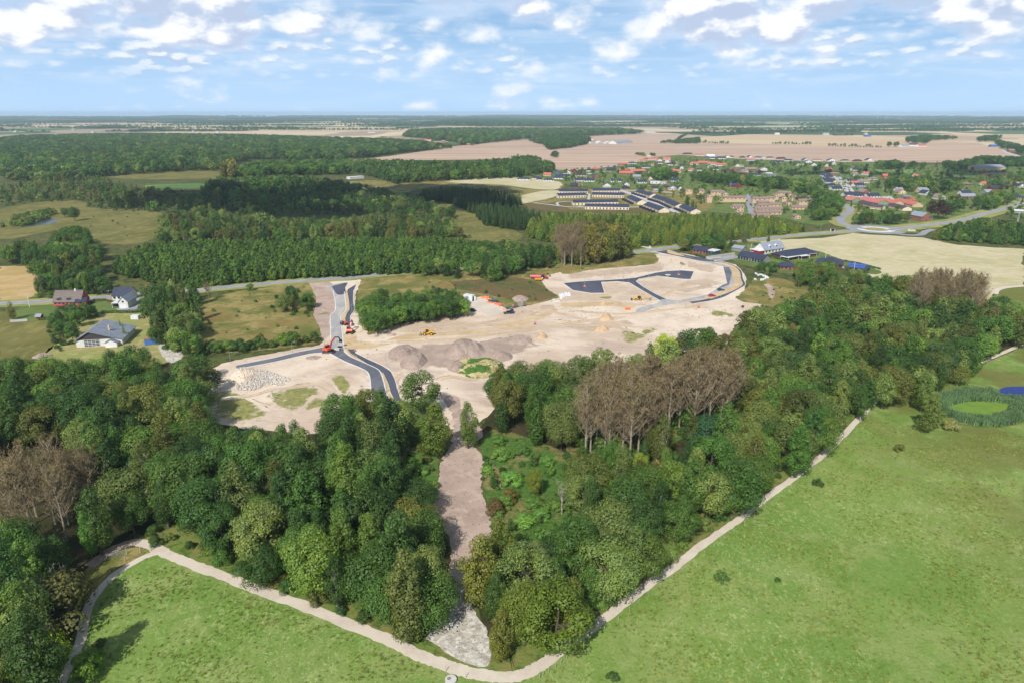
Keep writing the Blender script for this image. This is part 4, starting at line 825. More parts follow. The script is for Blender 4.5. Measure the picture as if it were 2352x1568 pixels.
wood([(455,470),(460,425),(560,405),(700,400),(850,425),(950,445),(1040,475),(1045,505),(850,492),(560,495),(440,480)],[('round',2),('birch',1),('bush',2)],9,'mix','shaded scrub wood',(.4,.8),15,lo=.1,hi=.9)
wood([(0,560),(220,515),(480,500),(640,490),(760,535),(930,575),(1300,605),(1350,630),(1480,700),(1350,770),(1060,760),(800,750),(610,725),(560,685),(300,685),(0,725)],[('birch',2),('bush',3),('round',1)],10,'brown','brownish scrub beyond the olive field',(.45,.85),16,k=1,lo=.05,hi=.9)
wood(Z(1,[(0,250),(120,235),(700,222),(1000,222),(1600,228),(2352,250)])+Z(2,[(400,262),(720,300),(705,325),(350,355),(130,388),(0,393)])+Z(1,[(2300,412),(1700,400),(1620,420),(1480,475),(1100,485),(700,515),(400,545),(0,545)]),[('oak',2),('round',2),('spruce',.2)],13.5,'mix','far forest',(.7,1.45),17,lo=.05,hi=.95)
wood(Z(2,[(40,490),(0,440),(60,395),(800,412),(1080,385),(1120,370),(1240,372),(1370,425),(1370,490),(1100,525),(700,540),(300,565),(120,510)])+[],[('round',2),('tall',1),('spruce',1)],9,'mix','wood below the ploughed field',(.7,1.1),18,lo=.05,hi=.9)
wood([(1500,500),(1700,405),(2352,395),(2352,500),(1600,520)],[('round',1),('plant',2)],8,'green','wood below the ploughed field',(.8,1.2),19,k=1,lo=.05,hi=.9)
wood([(1330,600),(1400,525),(1700,515),(2352,505),(2352,545),(2050,555),(1950,605),(1500,625)],[('round',2),('spruce',1)],8,'mix','shaded scrub wood',(.8,1.0),20,k=1,lo=.05,hi=.9)
wood([(330,248),(400,195),(700,185),(1800,185),(2000,205),(1950,228),(1650,243),(1100,273),(830,303),(750,303),(700,285)],[('oak',1),('round',1)],18,'mix','far forest',(.9,1.7),21,k=2,lo=.02,hi=.95)
wood([(430,158),(700,124),(1050,118),(1300,138),(1410,163),(1340,182),(900,183),(500,170)],[('oak',1)],34,'dark','far forest',(1.6,2.4),22,k=2,lo=0,hi=.98)
wood([(1205,288),(1210,260),(1300,257),(1320,247),(1400,237),(1610,243),(1618,292),(1480,324),(1330,340),(1300,300)],[('oak',1),('round',1)],11,'dark','grove in the ploughed field',(.9,1.2),23,k=2,lo=.0,hi=.98)
wood([(1325,390),(1330,362),(1380,340),(1412,360),(1412,390)],[('round',1)],8,'dark','lone clump in the ploughed field',(.7,1),24,k=2,lo=0,hi=.98)
wood([(0,580),(20,545),(90,555),(150,520),(200,515),(228,575),(240,620),(190,645),(90,645),(55,600),(0,610)],[('round',2),('oak',1),('birch',1)],8,'mix','tree group beyond the red cottage',(.8,1.1),25,lo=.1,hi=.95)
wood([(85,690),(80,650),(120,630),(230,625),(250,680),(180,682)],[('bush',2),('round',1),('birch',.6)],5.5,'mix','trees behind the red cottage',(.5,.85),26,lo=0,hi=.5)
wood(Z(1,[(0,830),(100,760),(350,720),(400,770),(350,800),(150,855),(0,860)]),[('bush',2),('willow',1)],7,'scrub','bushes by the far pond',(.7,1.1),27,lo=0,hi=.95)
wood([(335,720),(340,650),(385,640),(445,640),(470,690),(455,760),(472,815),(440,822),(400,815),(360,790),(345,760)],[('birch',2),('round',1),('spruce',1.3),('bush',1)],5.5,'mix','belt of trees beside the grey barn house',(.55,.95),28,lo=.05,hi=.95)
wood(Z(4,[(300,470),(330,430),(520,390),(680,400),(650,460),(540,500),(530,620),(420,680),(330,680),(310,580)]),[('round',1),('bush',1)],5,'dark','trees round the grey barn house',(.4,.7),29,lo=.0,hi=.5)
wood(Z(4,[(1820,400),(1850,310),(1930,270),(2020,270),(2060,330),(2130,350),(2100,430),(1960,440)]),[('round',1),('bush',2)],5,'mix','thicket in the heath left of the new road',(.4,.7),30,lo=0,hi=.5)
wood([(836,750),(832,700),(870,682),(920,692),(960,680),(1040,682),(1075,700),(1080,722),(1040,735),(960,748),(850,775)],[('round',2),('spruce',.5),('oak',1)],6,'green','copse between the side road and the site cabins',(.6,.85),31,lo=0,hi=.5)
row([(470,812),(560,805),(640,795),(735,782)],None,'bush',4.0,(.9,1.6),'green','bush row above the west site road',32)
wood([(1080,640),(1090,560),(1150,545),(1240,560),(1290,580),(1285,615),(1180,630),(1130,650)],[('round',1),('tall',1),('bush',.7)],7,'mix','trees along the main road above the heath',(.6,.95),33,lo=.05,hi=.92)
wood([(930,625),(950,600),(1030,590),(1095,600),(1080,640),(960,640)],[('round',1),('spruce',1)],7,'mix','trees along the main road above the heath',(.5,.8),34,lo=.05,hi=.92)
row([(430,665),(560,648),(700,636),(900,618),(1080,605)],None,'bush',4,(.8,1.2),'green','hedge north of the main road',35)
wood(Z(14,[(1320,160),(1400,30),(1900,0),(2130,60),(2130,220),(1980,170),(1780,180),(1560,90),(1480,190)]),[('round',2),('spruce',1.5),('bush',1)],6.5,'mix','garden trees by the brown bungalow',(.6,.9),36,lo=.05,hi=.5)
wood(Z(15,[(690,560),(830,430),(1080,420),(1090,590),(960,620),(700,570)]),[('round',1),('bush',1)],6,'mix','trees below the black-roofed bungalows',(.5,.75),37,lo=0,hi=.5)
wood(Z(15,[(1200,640),(1240,520),(1330,480),(1500,500),(1650,480),(2050,560),(2352,600),(2352,740),(1300,740)]),[('round',2),('birch',2),('bush',1)],6.5,'scrub','trees below the black-roofed bungalows',(.55,.85),38,lo=0,hi=.6)
# right side young wood and village greens
wood([(1220,985),(1500,812),(1900,742),(2352,800),(2600,850),(2600,1080),(1900,1050),(1300,1001)],[('bush',3),('plant',2)],5.2,'mix','dense young thicket right of the straw field',(.9,1.4),39,k=12,lo=0,hi=.97)
wood([(290,430),(500,345),(900,375),(1500,425),(1900,430),(2100,540),(2352,700),(2352,820),(1900,660),(1700,610),(1200,565),(600,520)],[('round',2),('tall',1),('oak',1)],9,'village','tree belt through the village',(.8,1.1),40,k=11,lo=.03,hi=.97)
wood([(1050,240),(1200,210),(1900,300),(1880,360),(1500,310),(1060,280)],[('round',1)],9,'dark','tree belt through the village',(.7,.9),41,k=11,lo=.0,hi=.97)
wood([(140,620),(300,640),(640,840),(630,900),(400,860),(130,680)],[('birch',1),('tall',1)],7,'green','tree belt behind the row houses',(.5,.75),42,k=11,lo=.0,hi=.97)
wood([(480,205),(490,145),(850,108),(1300,128),(1700,98),(1900,55),(2352,75),(2600,60),(2600,180),(2200,200),(1850,165),(1845,232),(1300,210),(1000,225)],[('oak',1),('round',1),('spruce',.3)],12,'dark','dark trees behind the playing field',(.8,1.3),43,k=12,lo=.0,hi=.97)
wood([(680,420),(690,340),(850,300),(1000,260),(1400,290),(1700,335),(1690,440),(1400,500),(900,450)],[('oak',1),('round',2),('tall',1)],11,'village','tall village trees right of the street',(.7,1.15),44,k=12,lo=.0,hi=.97)
wood([(405,760),(450,700),(800,665),(1180,690),(1205,790),(900,835),(450,838)],[('round',1)],8,'mix','tree block beside the roundabout',(.6,.75),45,k=12,lo=.0,hi=.97)
wood([(1480,720),(1460,560),(1600,480),(1760,560),(1830,500),(2000,440),(2250,470),(2352,520),(2352,560),(2100,640),(1850,700),(1830,640),(1740,650),(1530,730)],[('round',2),('birch',1)],9,'village','trees above the road east of the roundabout',(.7,1.0),46,k=12,lo=.0,hi=.97)
wood([(0,425),(200,430),(320,520),(325,600),(250,780),(40,800),(0,790)],[('round',2),('oak',1)],9,'village','trees beside the beige housing blocks',(.7,1),47,k=12,lo=.0,hi=.97)
wood([(1850,300),(2352,200),(2352,420),(2000,460),(1820,420)],[('round',1),('tall',1),('bush',1)],15,'village','garden trees at the right edge of the village',(.5,1),48,k=12,lo=.0,hi=1)
wood(Z(2,[(750,305),(760,285),(830,285),(830,305)]),[('round',1)],14,'dark','far forest',(.6,1),49)
wood([(1205,412),(1290,388),(1440,376),(1560,358),(1700,364),(1900,371),(2130,382),(2352,384),(2352,470),(2200,490),(2000,510),(1930,480),(1880,500),(1700,480),(1600,470),(1420,430)],[('bush',4),('round',.8),('spruce',.3)],14.5,'village','gardens between the village houses',(.38,.72),50,lo=0,hi=1,jit=.5)
wood(Z(11,[(830,850),(1000,820),(1000,900),(900,960)]),[('round',1)],9,'village','trees among the beige housing blocks',(.6,.9),51,lo=0,hi=1)
wood(Z(11,[(1850,850),(2080,860),(2080,1000),(1850,1000)]),[('round',1)],9,'village','trees among the beige housing blocks',(.7,.9),52,lo=0,hi=1)
wood(Z(10,[(1350,380),(1360,290),(1470,290),(1470,380)]),[('round',1)],9,'village','gardens between the village houses',(.8,1.1),53,lo=0,hi=1)
wood(Z(10,[(1880,400),(1900,280),(2100,220),(2352,260),(2352,420),(2050,430)]),[('round',1)],12,'village','gardens between the village houses',(.8,1.1),54,lo=0,hi=1)
wood(Z(12,[(2100,640),(2352,600),(2352,780),(2200,760)]),[('bush',1)],8,'village','dense young thicket right of the straw field',(.6,1),55,lo=0,hi=1)
HP1=[(440,720),(560,672),(700,655),(728,700),(745,770),(640,798),(490,808)]; HP2=[(835,650),(1000,632),(1240,618),(1480,588),(1400,612),(1240,642),(1285,680),(1170,700),(1050,692),(900,680)]
wood(HP1,[('bush',1)],15,'scrubg','rough heath left of the new side road',(.15,.55),65,lo=0,hi=1,jit=.5)
wood(HP2,[('bush',1)],14,'scrubg','rough heath behind the site cabins',(.15,.55),66,lo=0,hi=1,jit=.5)
wood([(1690,700),(1760,670),(1800,650),(1870,680),(1800,720),(1720,720)],[('bush',1)],9,'brown','heath corner at the right end of the site',(.15,.5),67,lo=0,hi=1,jit=.5)
wood([(10,500),(200,475),(330,490),(355,530),(300,560),(120,500)],[('bush',1)],30,'brown','olive field beyond the tree group',(.2,.6),68,lo=0,hi=1,jit=.5)
# hedges in the far fields
for pts in ([(0,300),(130,290),(360,300)],[(650,300),(920,305)],[(1030,315),(1400,325)],[(20,270),(80,235),(230,225)],[(370,240),(580,228)],[(1060,245),(1200,243)]):
    row(pts,3,'round',8,(.35,.8),'dark','hedge between the far fields',len(TREES)%50,.3)
wood([(228,333),(240,300),(300,295),(302,330)],[('round',1)],13,'dark','lone clump in the ploughed field',(.8,1.1),56,k=3,lo=0,hi=1)
wood([(1085,288),(1090,255),(1165,252),(1165,288)],[('round',1)],16,'dark','lone clump in the ploughed field',(1,1.3),57,k=3,lo=0,hi=1)
wood([(1420,320),(1430,280),(1520,275),(1530,318)],[('round',1)],14,'dark','grove by the white farm',(1,1.3),58,k=3,lo=0,hi=1)
wood([(1720,312),(1730,280),(2130,285),(2200,330),(2352,380),(2352,300),(2100,240),(2352,230),(2100,235),(2030,250),(2050,285)],[('round',1)],16,'dark','grove by the white farm',(.9,1.3),59,k=3,lo=0,hi=1)
wood([(1540,290),(1560,245),(1700,230),(1900,240),(1900,270),(1720,280),(1700,300)],[('round',1)],18,'dark','grove by the white farm',(.9,1.3),60,k=3,lo=0,hi=1)
wood(Z(2,[(1910,380),(1930,350),(2040,350),(2060,380)]),[('willow',1),('round',1)],10,'scrub','gardens between the village houses',(.9,1.2),61,lo=0,hi=1)
wood(Z(2,[(2055,295),(2090,270),(2352,245),(2352,300),(2200,295)]),[('round',1)],15,'dark','hedge between the far fields',(.4,.8),62,lo=0,hi=1)
wood([(500,390),(512,370),(535,360),(545,395),(535,412),(505,412)],[('tall',1)],8,'yellow','lone pale clump at the forest edge',(1.1,1.4),63,lo=0,hi=.98)
# ---- single trees that stand out
one(1278,1492,'round',15.5,(.060,.100,.020),'yellow-green broadleaf tree at the bottom tip of the right wood beside the path',wide=1.25)
one(1205,1482,'round',14,(.052,.086,.020),'yellow-green round tree left of the brighter tree at the path bend',wide=.95)
one(1150,1520,'tall',12.5,(.068,.085,.028),'olive tree at the lower end of the pale chalk strip')
one(1105,1395,'tall',19,(.060,.080,.022),'tall olive tree at the right edge of the chalk strip',wide=1.05)
one(1150,1330,'tall',17,(.052,.080,.022),'olive broadleaf tree behind the tall tree by the chalk strip')
one(970,948,'round',16,(.036,.068,.016),'round tree at the end of the new road on the site edge',wide=1.15)
one(1002,1048,'tall',19,(.046,.078,.018),'tall green tree on the left edge of the dirt strip',wide=1.2)
one(1076,1030,'tall',17,(.045,.072,.022),'slim olive tree on the right edge of the dirt strip',wide=.85)
one(860,1100,'birch',20,GG,'drooping grey-green birch left of the dirt strip',wide=1.1); one(835,1085,'birch',18,GG,'second drooping birch just left of the tallest one')
one(212,1282,'tall',13,(.045,.105,.030),'isolated green tree left of the path junction',wide=.8)
one(90,1540,'willow',8,(.12,.17,.03),'yellow-green leafy bush at the lower left corner')
one(205,1545,'bush',4.5,(.07,.13,.025),'low green bush between the lower left path and the meadow',wide=1.1)
one(120,1440,'willow',11,(.055,.065,.035),'grey-brown spreading tree in the lower left shade',wide=1.3)
one(1525,840,'round',14,(.14,.21,.022),'bright lime green tree in front of the bare poplars')
one(850,757,'bush',6,(.19,.25,.02),'bright yellow-green bush beside the side road',wide=.95)
one(1400,1080,'round',10,(.038,.105,.030),'bright green tree at the foot of the bare poplars',wide=.75)
one(1465,1105,'round',9,(.09,.13,.022),'yellowish tree in front of the bare poplars',wide=.9)
one(1620,1045,'oak',13,(.014,.052,.040),'dark blue-green round tree right of the bare poplars')
one(1885,925,'willow',10,(.19,.21,.19),'whitish silver tree in the right wood',wide=1.0)
one(2160,790,'willow',9,(.13,.155,.135),'silvery willow in front of the far bare poplars')
one(1900,850,'willow',9,(.11,.14,.10),'grey willow behind the whitish tree')
one(1228,1140,'round',9,(.085,.115,.025),'small round tree standing in the scrub clearing',wide=.75)
for q_,l_ in (((420,1085),'pale dead tree sticking out of the left wood'),((862,1300),'pale dead tree among birches in the left wood'),((1385,1400),'pale leaning dead tree in the lower right wood'),((1832,1065),'pale dead tree near the upper meadow path'),((150,1380),'pale fallen-looking dead tree in the lower left shade'),((1290,1180),'pale dead tree at the edge of the scrub clearing')): one(q_[0],q_[1],'bare',8.5,BB,l_)
for q_ in ((1150,1050,3.4,2.6),(1175,1108,3.6,2.8),(1145,1018,3,2),(1205,1205,3.4,2.8),(1262,1235,3.6,3.2),(1245,1190,3,2.2),(1300,1120,2.6,2.0),(1120,1085,2.4,1.6),(1160,1160,3,2.2),(1225,1165,3,2.2),(1280,1170,3.2,2.4),(1195,1040,3,2.4),(1255,1065,3,2),(1190,1250,3.6,2.6),(965,1085,3,2.0),(975,1120,2.6,1.5),(935,1000,2.6,1.8)):
    one(q_[0],q_[1],'bush',q_[2],(.060,.135,.045),'broad dome of bright green brambles beside the dirt strip'+(' on its left' if q_[0]<1000 else ''),wide=q_[3]/q_[2]*2.2)
one(1135,1180,'bush',5,(.065,.055,.035),'rusty brown bush at the right edge of the dirt strip'); one(1170,1150,'bush',4,(.08,.08,.03),'yellow-brown bush beside the rusty bush')
one(1760,930,'bush',5,(.12,.05,.025),'rust red bush left of the whitish tree')
one(2130,992,'tall',13,(.048,.078,.030),'broad pyramid-shaped tree nearest the camera beside the pond reeds',wide=1.55); one(2113,945,'tall',15,(.048,.080,.030),'broad pyramid-shaped tree behind the other at the pond reeds',wide=1.25)
one(2180,985,'bush',4.5,(.10,.11,.07),'grey willow bush at the pond edge',wide=1.1); one(2230,962,'bush',2.2,(.12,.12,.05),'low brown bush in the algae pond margin',wide=1.4)
one(1655,1333,'bush',2.6,(.035,.075,.03),'small round bush alone in the right meadow'); one(1785,1335,'bush',1.1,DK,'tiny bush right of the small round bush in the meadow')
one(1408,1562,'bush',1.8,(.035,.075,.03),'low bush in the meadow near the bottom edge'); one(1877,1115,'bush',2.2,BG,'little dark conifer-like bush beside the path')
one(2065,1035,'bush',2.4,OL,'thin olive bush in the meadow below the pond conifers')
one(2152,503,'oak',17,CU,'large purple copper beech above the road east of the roundabout',wide=1.15)
one(650,792,'bush',5.5,LT,'round bright bush in the row near the red excavator'); one(172,508,'round',14,DK,'dark round tree alone in the olive field'); one(150,500,'round',10,DK,'smaller dark tree beside the lone round tree in the olive field')
one(600,522,'willow',14,GG,'big pale willow behind the young plantation',wide=1.1)
one(575,668,'bush',4.5,LT,'round green bush beside the main road'); one(400,700,'birch',15,(.12,.15,.11),'pale silvery tree beside the white house'); one(480,690,'bare',13,BB,'bare brown tree beside the main road',wide=.8)
one(345,700,'birch',12,(.11,.10,.05),'brownish slender tree by the white house yard'); one(30,735,'birch',10,(.07,.09,.045),'grey-green tree left of the utility pole',wide=1.2)
one(280,770,'birch',8,(.07,.12,.04),'young slender tree right of the grey barn house',wide=.5); one(288,782,'birch',8.5,(.07,.12,.04),'young slender tree nearest the grey barn house wall',wide=.5)
one(1125,632,'round',9,MD,'dark round bush-like tree at the top edge of the heath',wide=1); one(1345,608,'bush',5,GG,'round grey-green bush below the poplar clump')
one(1030,700,'bush',7,OL,'olive bush behind the grey site containers',wide=1.3)
one(905,740,'spruce',13,DK,'dark spruce in the copse beside the side road',wide=1.1)
one(Z(15,(950,205))[0],Z(15,(950,205))[1],'spruce',8,(.05,.08,.07),'blue spruce behind the red and white house')
one(Z(15,(670,205))[0],Z(15,(670,205))[1],'spruce',13,(.06,.09,.08),'tall blue-grey spruce behind the garden shed')

# far hedgerows and woods, generated between the far fields
FAR=[]
rs=np.random.RandomState(77)
def far_line(px,py,L,ang,step,s):
    p=G(px,py); n=max(2,int(L/step))
    for j in range(n):
        x=p.x+math.cos(ang)*step*j+rs.normal()*step*.25; y=p.y+math.sin(ang)*step*j+rs.normal()*step*.25
        FAR.append((x,y,s*rs.uniform(.6,1.3)))
FOR1=[(-5,300),(0,308),(700,300),(930,302),(940,292),(1480,293),(1560,308),(1800,312),(2250,332),(2400,360),(2400,1000),(-5,1000)]
for i in range(430):
    py=266.5+4+38*rs.beta(1.0,1.7); px=rs.uniform(-80,2430)
    if inpoly([px],[py],FOR1)[0] : continue
    Y=G(px,py).y; far_line(px,py,rs.uniform(.03,.16)*Y,rs.normal()*.12+(math.pi/2+.2 if rs.rand()<.10 else 0),Y*.0024,max(1,Y/8000)*.95)
for i in range(170):
    py=269+24*rs.beta(.9,1.5); px=rs.uniform(-80,2430)
    if inpoly([px],[py],FOR1)[0]: continue
    p=G(px,py); Y=p.y; a=rs.uniform(.015,.09)*Y; b=a*rs.uniform(.3,.8)
    n=int(min(240,a*b*3.14/(Y*.006)**2)); 
    for _ in range(n):
        t=rs.uniform(0,6.28); r=math.sqrt(rs.rand()); FAR.append((p.x+a*r*math.cos(t),p.y+b*r*math.sin(t),rs.uniform(.9,1.4)*max(1,Y/6000)*.9))
FAR=[f for f in FAR if math.hypot(f[0],f[1])<18500]
fa=np.array(FAR); pa=proj(fa[:,0],fa[:,1],6.0); kk=np.ones(len(fa),bool)
for q in FARF: kk&=~inpoly(pa[0],pa[1],q[0])
FAR=[f for f,k_ in zip(FAR,kk) if k_]

def emit_trees():
    byk={}
    global TREES
    if HOUSES:
        HB=np.array(HOUSES); keep=[]
        for t in TREES:
            if t[1]>480 and t[7] is None:
                r=3.0+DIM[t[2]][1]*t[3]; dx=np.abs(HB[:,0]-t[0]); dy=t[1]-HB[:,1]
                if np.any((dx<HB[:,2]/2+r*.5)&(dy>-(HB[:,3]/2+r+9))&(dy<HB[:,3]/2+1.5)): continue
            keep.append(t)
        TREES=keep
    for t in TREES: byk.setdefault(NAMES[t[2]],[]).append(t)
    stuff={'broadleaf_woodland':[], 'conifer_plantation':[], 'scrub':[]}
    SN={'broadleaf_tree':'broadleaf_woodland','birch_tree':'broadleaf_woodland','willow_tree':'broadleaf_woodland','bare_poplar':'broadleaf_woodland','young_tree':'broadleaf_woodland','spruce_tree':'conifer_plantation','larch_tree':'conifer_plantation','bush':'scrub'}
    CAP=300; rr=random.Random(5)
    for k,lst in byk.items():
        def size(t):
            px,py,d=proj(t[0],t[1],DIM[t[2]][0]*t[3]*.5); vis=(-60<px<2412 and py<1640)
            return (0 if t[7] else 1,0 if vis else 1,d/t[3])
        lst.sort(key=size); ind=[t for t in lst if t[7] or (size(t)[1]==0)][:CAP]; ids=set(map(id,ind)); rest=[t for t in lst if id(t) not in ids]
        for t in ind:
            x,y,sp,s,tint,zone,rot,lab=t[:8]; s=s*(24/11 if lab and ' dead ' in lab else 1); wide=t[8] if len(t)>8 else rr.uniform(.92,1.12)
            d=math.hypot(x,y); lib=HI if (d<330 and sp in HI) or sp=='bare' else MI
            crown,tm,H,Rc=rr.choice(lib[sp][:3] if sp=='bare' else lib[sp])
            if lab and 'pale' in lab and 'dead' in lab: crown,tm,H,Rc=SNAG
            if lab and 'bare brown' in lab: crown,tm,H,Rc=HI['bare'][3]
            e=link(k,None,None,(x,y,0),rot); e.scale=(s*wide,s*wide,s); e.empty_display_size=.3
            if not lab:
                lab='%s %s in the %s'%(CN.get(tint,'yellowish'),k.replace('_',' '),zone); e['group']='%s %ss in the %s'%(CN.get(tint,'yellowish'),k.replace('_',' '),zone)
            e['label']=lab; e['category']=CATS[k]
            if 'broad dome' in lab: e['group']='bramble domes in the scrub'+(' left of the strip' if 'left' in lab else '')
            v=rr.uniform(.72,1.3); w=rr.uniform(.9,1.12)
            c=link('crown',crown,e); c.color=(tint[0]*v*w,tint[1]*v,tint[2]*v,1)
            link('trunk' if sp!='bush' else 'stem',tm,e)
        stuff[SN[k]]+=rest
    rs=np.random.RandomState(9)
    lab={'broadleaf_woodland':'broadleaf woods and hedgerows running from the wooded middle distance to the horizon','conifer_plantation':'rows of small conifers in the plantations','scrub':'low bushes and garden shrubs between woods and houses'}
    for nm,lst in stuff.items():
        g={}
        for t in lst:
            d=math.hypot(t[0],t[1]); lod=1 if d<750 else 2; sp=t[2]; 
            if sp=='bare': lod=1
            g.setdefault((sp,lod),[]).append((t[0],t[1],t[3],t[4],t[6]))
        if nm=='broadleaf_woodland':
            g.setdefault(('oak',2),[]).extend((f[0],f[1],f[2],DK if rs.rand()<.7 else MD,rs.uniform(0,6.28)) for f in FAR)
        layers=[]
        for (sp,lod),L in g.items():
            cn,dims=stuff_protos(sp,lod,2 if sp in('birch','bare','willow') else 3)
            P=np.array([(l[0],l[1],0) for l in L]); S_=np.array([l[2] for l in L]); T=np.array([l[3] for l in L])*rs.uniform(.65,1.45,(len(L),1))
            layers.append((cn,len(dims),P,np.array([l[4] for l in L]),np.stack([S_*rs.uniform(.9,1.15,len(S_)),S_*rs.uniform(.9,1.15,len(S_)),S_],1),T))
        if layers: scatter_object(nm,layers,lab[nm])
    print('TREES',len(TREES),'FAR',len(FAR),{k:len(v) for k,v in byk.items()})
# ---------------------------------------------------------------- buildings
def M_(n,r,g,b,rough=.85,k=.9,**kw): return mat(n,rgb(r,g,b,k),rough,**kw)
WALLM={'w':M_('wall_white',222,220,214),'y':M_('wall_yellow',222,196,150),'b':M_('wall_brick',150,100,84),'gr':M_('wall_grey',150,150,148),'be':M_('wall_beige',206,180,148),'br':M_('wall_brown',96,70,60),'red':M_('wall_red',150,34,38),'bl':M_('wall_blue',96,112,140),'or':M_('wall_orange',214,150,110),'cr':M_('wall_cream',232,214,190),'pk':M_('wall_pinkred',206,84,92),'gn':M_('wall_green',140,158,132),'dg':M_('wall_dark_green',66,92,92)}
ROOFM={'K':M_('roof_black',62,66,84,.55,c2=rgb(48,52,68),scale=.4),'R':M_('roof_red',196,116,100,.8,c2=rgb(168,88,74),scale=.5),'P':M_('roof_pink',190,120,112,.8,c2=rgb(184,98,92),scale=.5),'Br':M_('roof_brown',150,128,118,.85,c2=rgb(126,104,98),scale=.6),'G':M_('roof_grey',150,156,166,.8,c2=rgb(126,132,142),scale=.7),'T':M_('roof_thatch',128,118,112,.98,c2=rgb(98,88,82),scale=1.2,bump=.15,bscale=4),'W':M_('roof_white',226,226,226,.6),'DB':M_('roof_dark_brown',92,74,82,.8),'B':M_('roof_blue',70,104,190,.6)}
GLASS=mat('window_glass',rgb(40,48,62),.15,rgb(58,66,82),3,.4,spec=.6); WHITE=M_('white_trim',232,232,230,.6); DARKWOOD=M_('dark_timber',74,70,72,.9,c2=rgb(54,50,52),scale=2.5); BLACKM=M_('black_timber',48,50,56,.8)
WN={'w':'white','y':'yellow','b':'brick','gr':'grey','be':'beige','br':'brown','red':'dark red','bl':'blue-grey','or':'orange','cr':'cream','pk':'pinkish red','gn':'pale green','dg':'dark green'}
RN={'K':'black','R':'red tiled','P':'pale red tiled','Br':'brown','G':'grey','T':'thatched','W':'white flat','DB':'dark brown','B':'blue'}
def gable_wall(w,d,hw,hr,apex=None):
    """ridge along x, gables at the ends"""
    a=0 if apex is None else apex; mb=MB(); x=w/2
    prof=[(-d/2,0),(d/2,0),(d/2,hw),(a,hw+hr),(-d/2,hw)]
    return mb.prism(prof,'x',-x,x)
def gable_roof(w,d,hw,hr,ov=.45,th=.18,apex=0.0,y0=None,y1=None,z0=None,z1=None):
    mb=MB(); x=w/2+ov*.8
    for side in (-1,1):
        yb=side*d/2; L=abs(yb-apex); sl=hr/L; ye=yb+side*ov; ze=hw-ov*sl
        prof=[(apex,hw+hr+.03),(ye,ze+.03),(ye,ze+.03+th),(apex,hw+hr+.03+th*1.15)]
        mb.prism(prof,'x',-x,x)
    return mb
def hip_roof(w,d,hw,hr,ov=.5,th=.16):
    mb=MB(); a=w/2+ov; b=d/2+ov; r=max(.2,w/2-d/2*.95); z=hw-.1
    top=[(-r,0,hw+hr),(r,0,hw+hr)]; base=[(-a,-b,z),(a,-b,z),(a,b,z),(-a,b,z)]; lo=[(q[0],q[1],z-th) for q in base]
    return mb.add(base+top+lo,[(0,1,5,4),(1,2,5),(2,3,4,5),(3,0,4),(6,7,1,0),(7,8,2,1),(8,9,3,2),(9,6,0,3),(9,8,7,6)])
def building(name,label,cat,x,y,rot,w,d,hw,hr,wall,roof,kind='gable',wins=3,win=(1.3,1.1),wz=.95,group=None,chim=0,sidewin=0,door=True,apex=0.0,wsides=(-1,)):
    e=empty(name,(x,y,0),rot,label=label,cat=cat,group=group); HOUSES.append((x,y,abs(w*math.cos(rot))+abs(d*math.sin(rot)),d if abs(rot)<.6 else w))
    wm=WALLM[wall]; rm=ROOFM[roof]
    if kind=='front':      # gable end faces the front: build with ridge along y
        wl=MB(); wl.prism([(-w/2,0),(w/2,0),(w/2,hw),(apex,hw+hr),(-w/2,hw)],'y',-d/2,d/2); wl.build('wall',wm,e)
        g_=gable_roof(d,w,hw,hr,apex=apex); g_.v=[(v[1],v[0],v[2]) for v in g_.v]; rf=g_.build('roof',rm,e)
    elif kind=='hip':
        MB().box(-w/2,w/2,-d/2,d/2,0,hw-.15).build('wall',wm,e); rf=hip_roof(w,d,hw,hr).build('roof',rm,e)
    elif kind=='flat':
        MB().box(-w/2,w/2,-d/2,d/2,0,hw).build('wall',wm,e); rf=MB().box(-w/2-.3,w/2+.3,-d/2-.3,d/2+.3,hw+.003,hw+.35).build('roof',rm,e)
    else:
        gable_wall(w,d,hw,hr).build('wall',wm,e); rf=gable_roof(w,d,hw,hr).build('roof',rm,e)
    if wins:
        step=w/(wins+(1 if door else 0)); first=None
        slots=list(range(wins+(1 if door else 0))); dk=slots[len(slots)//2] if door else None
        for i in slots:
            cx=-w/2+step*(i+.5)
            if i==dk:
                MB().box(cx-.5,cx+.5,-d/2-.06,-d/2+.02,.05,2.1).build('door',DARKWOOD,e); continue
            ww=min(win[0],step*.75)
            if first is None: first=MB().box(-ww/2,ww/2,-.05,.03,0,win[1]).build('window',GLASS,e); o=first
            else: o=first.copy(); col.objects.link(o); o.parent=e
            o.location=(cx,-d/2,wz)
    if sidewin:
        for sx in (-1,1):
            MB().box(sx*w/2-.05,sx*w/2+.05,-.5,.5,1.0,2.0).build('window',GLASS,e)
    for c in range(chim):
        cx=(-w/4 if c==0 else w/4); z0=hw+hr-.6
        if kind=='flat': z0=hw
        MB().box(cx-.3,cx+.3,-.3,.3,z0,hw+hr+1.0).build('chimney',WALLM['b'] if wall!='w' else WHITE,rf)
    return e
def px_line(k,p1,p2,d):
    """front base line given by two picture points, depth d away from the viewer"""
    a=G(*(Z(k,p1) if k else p1)); b=G(*(Z(k,p2) if k else p2)); v=b-a; L=v.length; rot=math.atan2(v.y,v.x); n=Vector((-v.y,v.x,0)).normalized(); c=(a+b)/2+n*d/2
    return c.x,c.y,rot,L
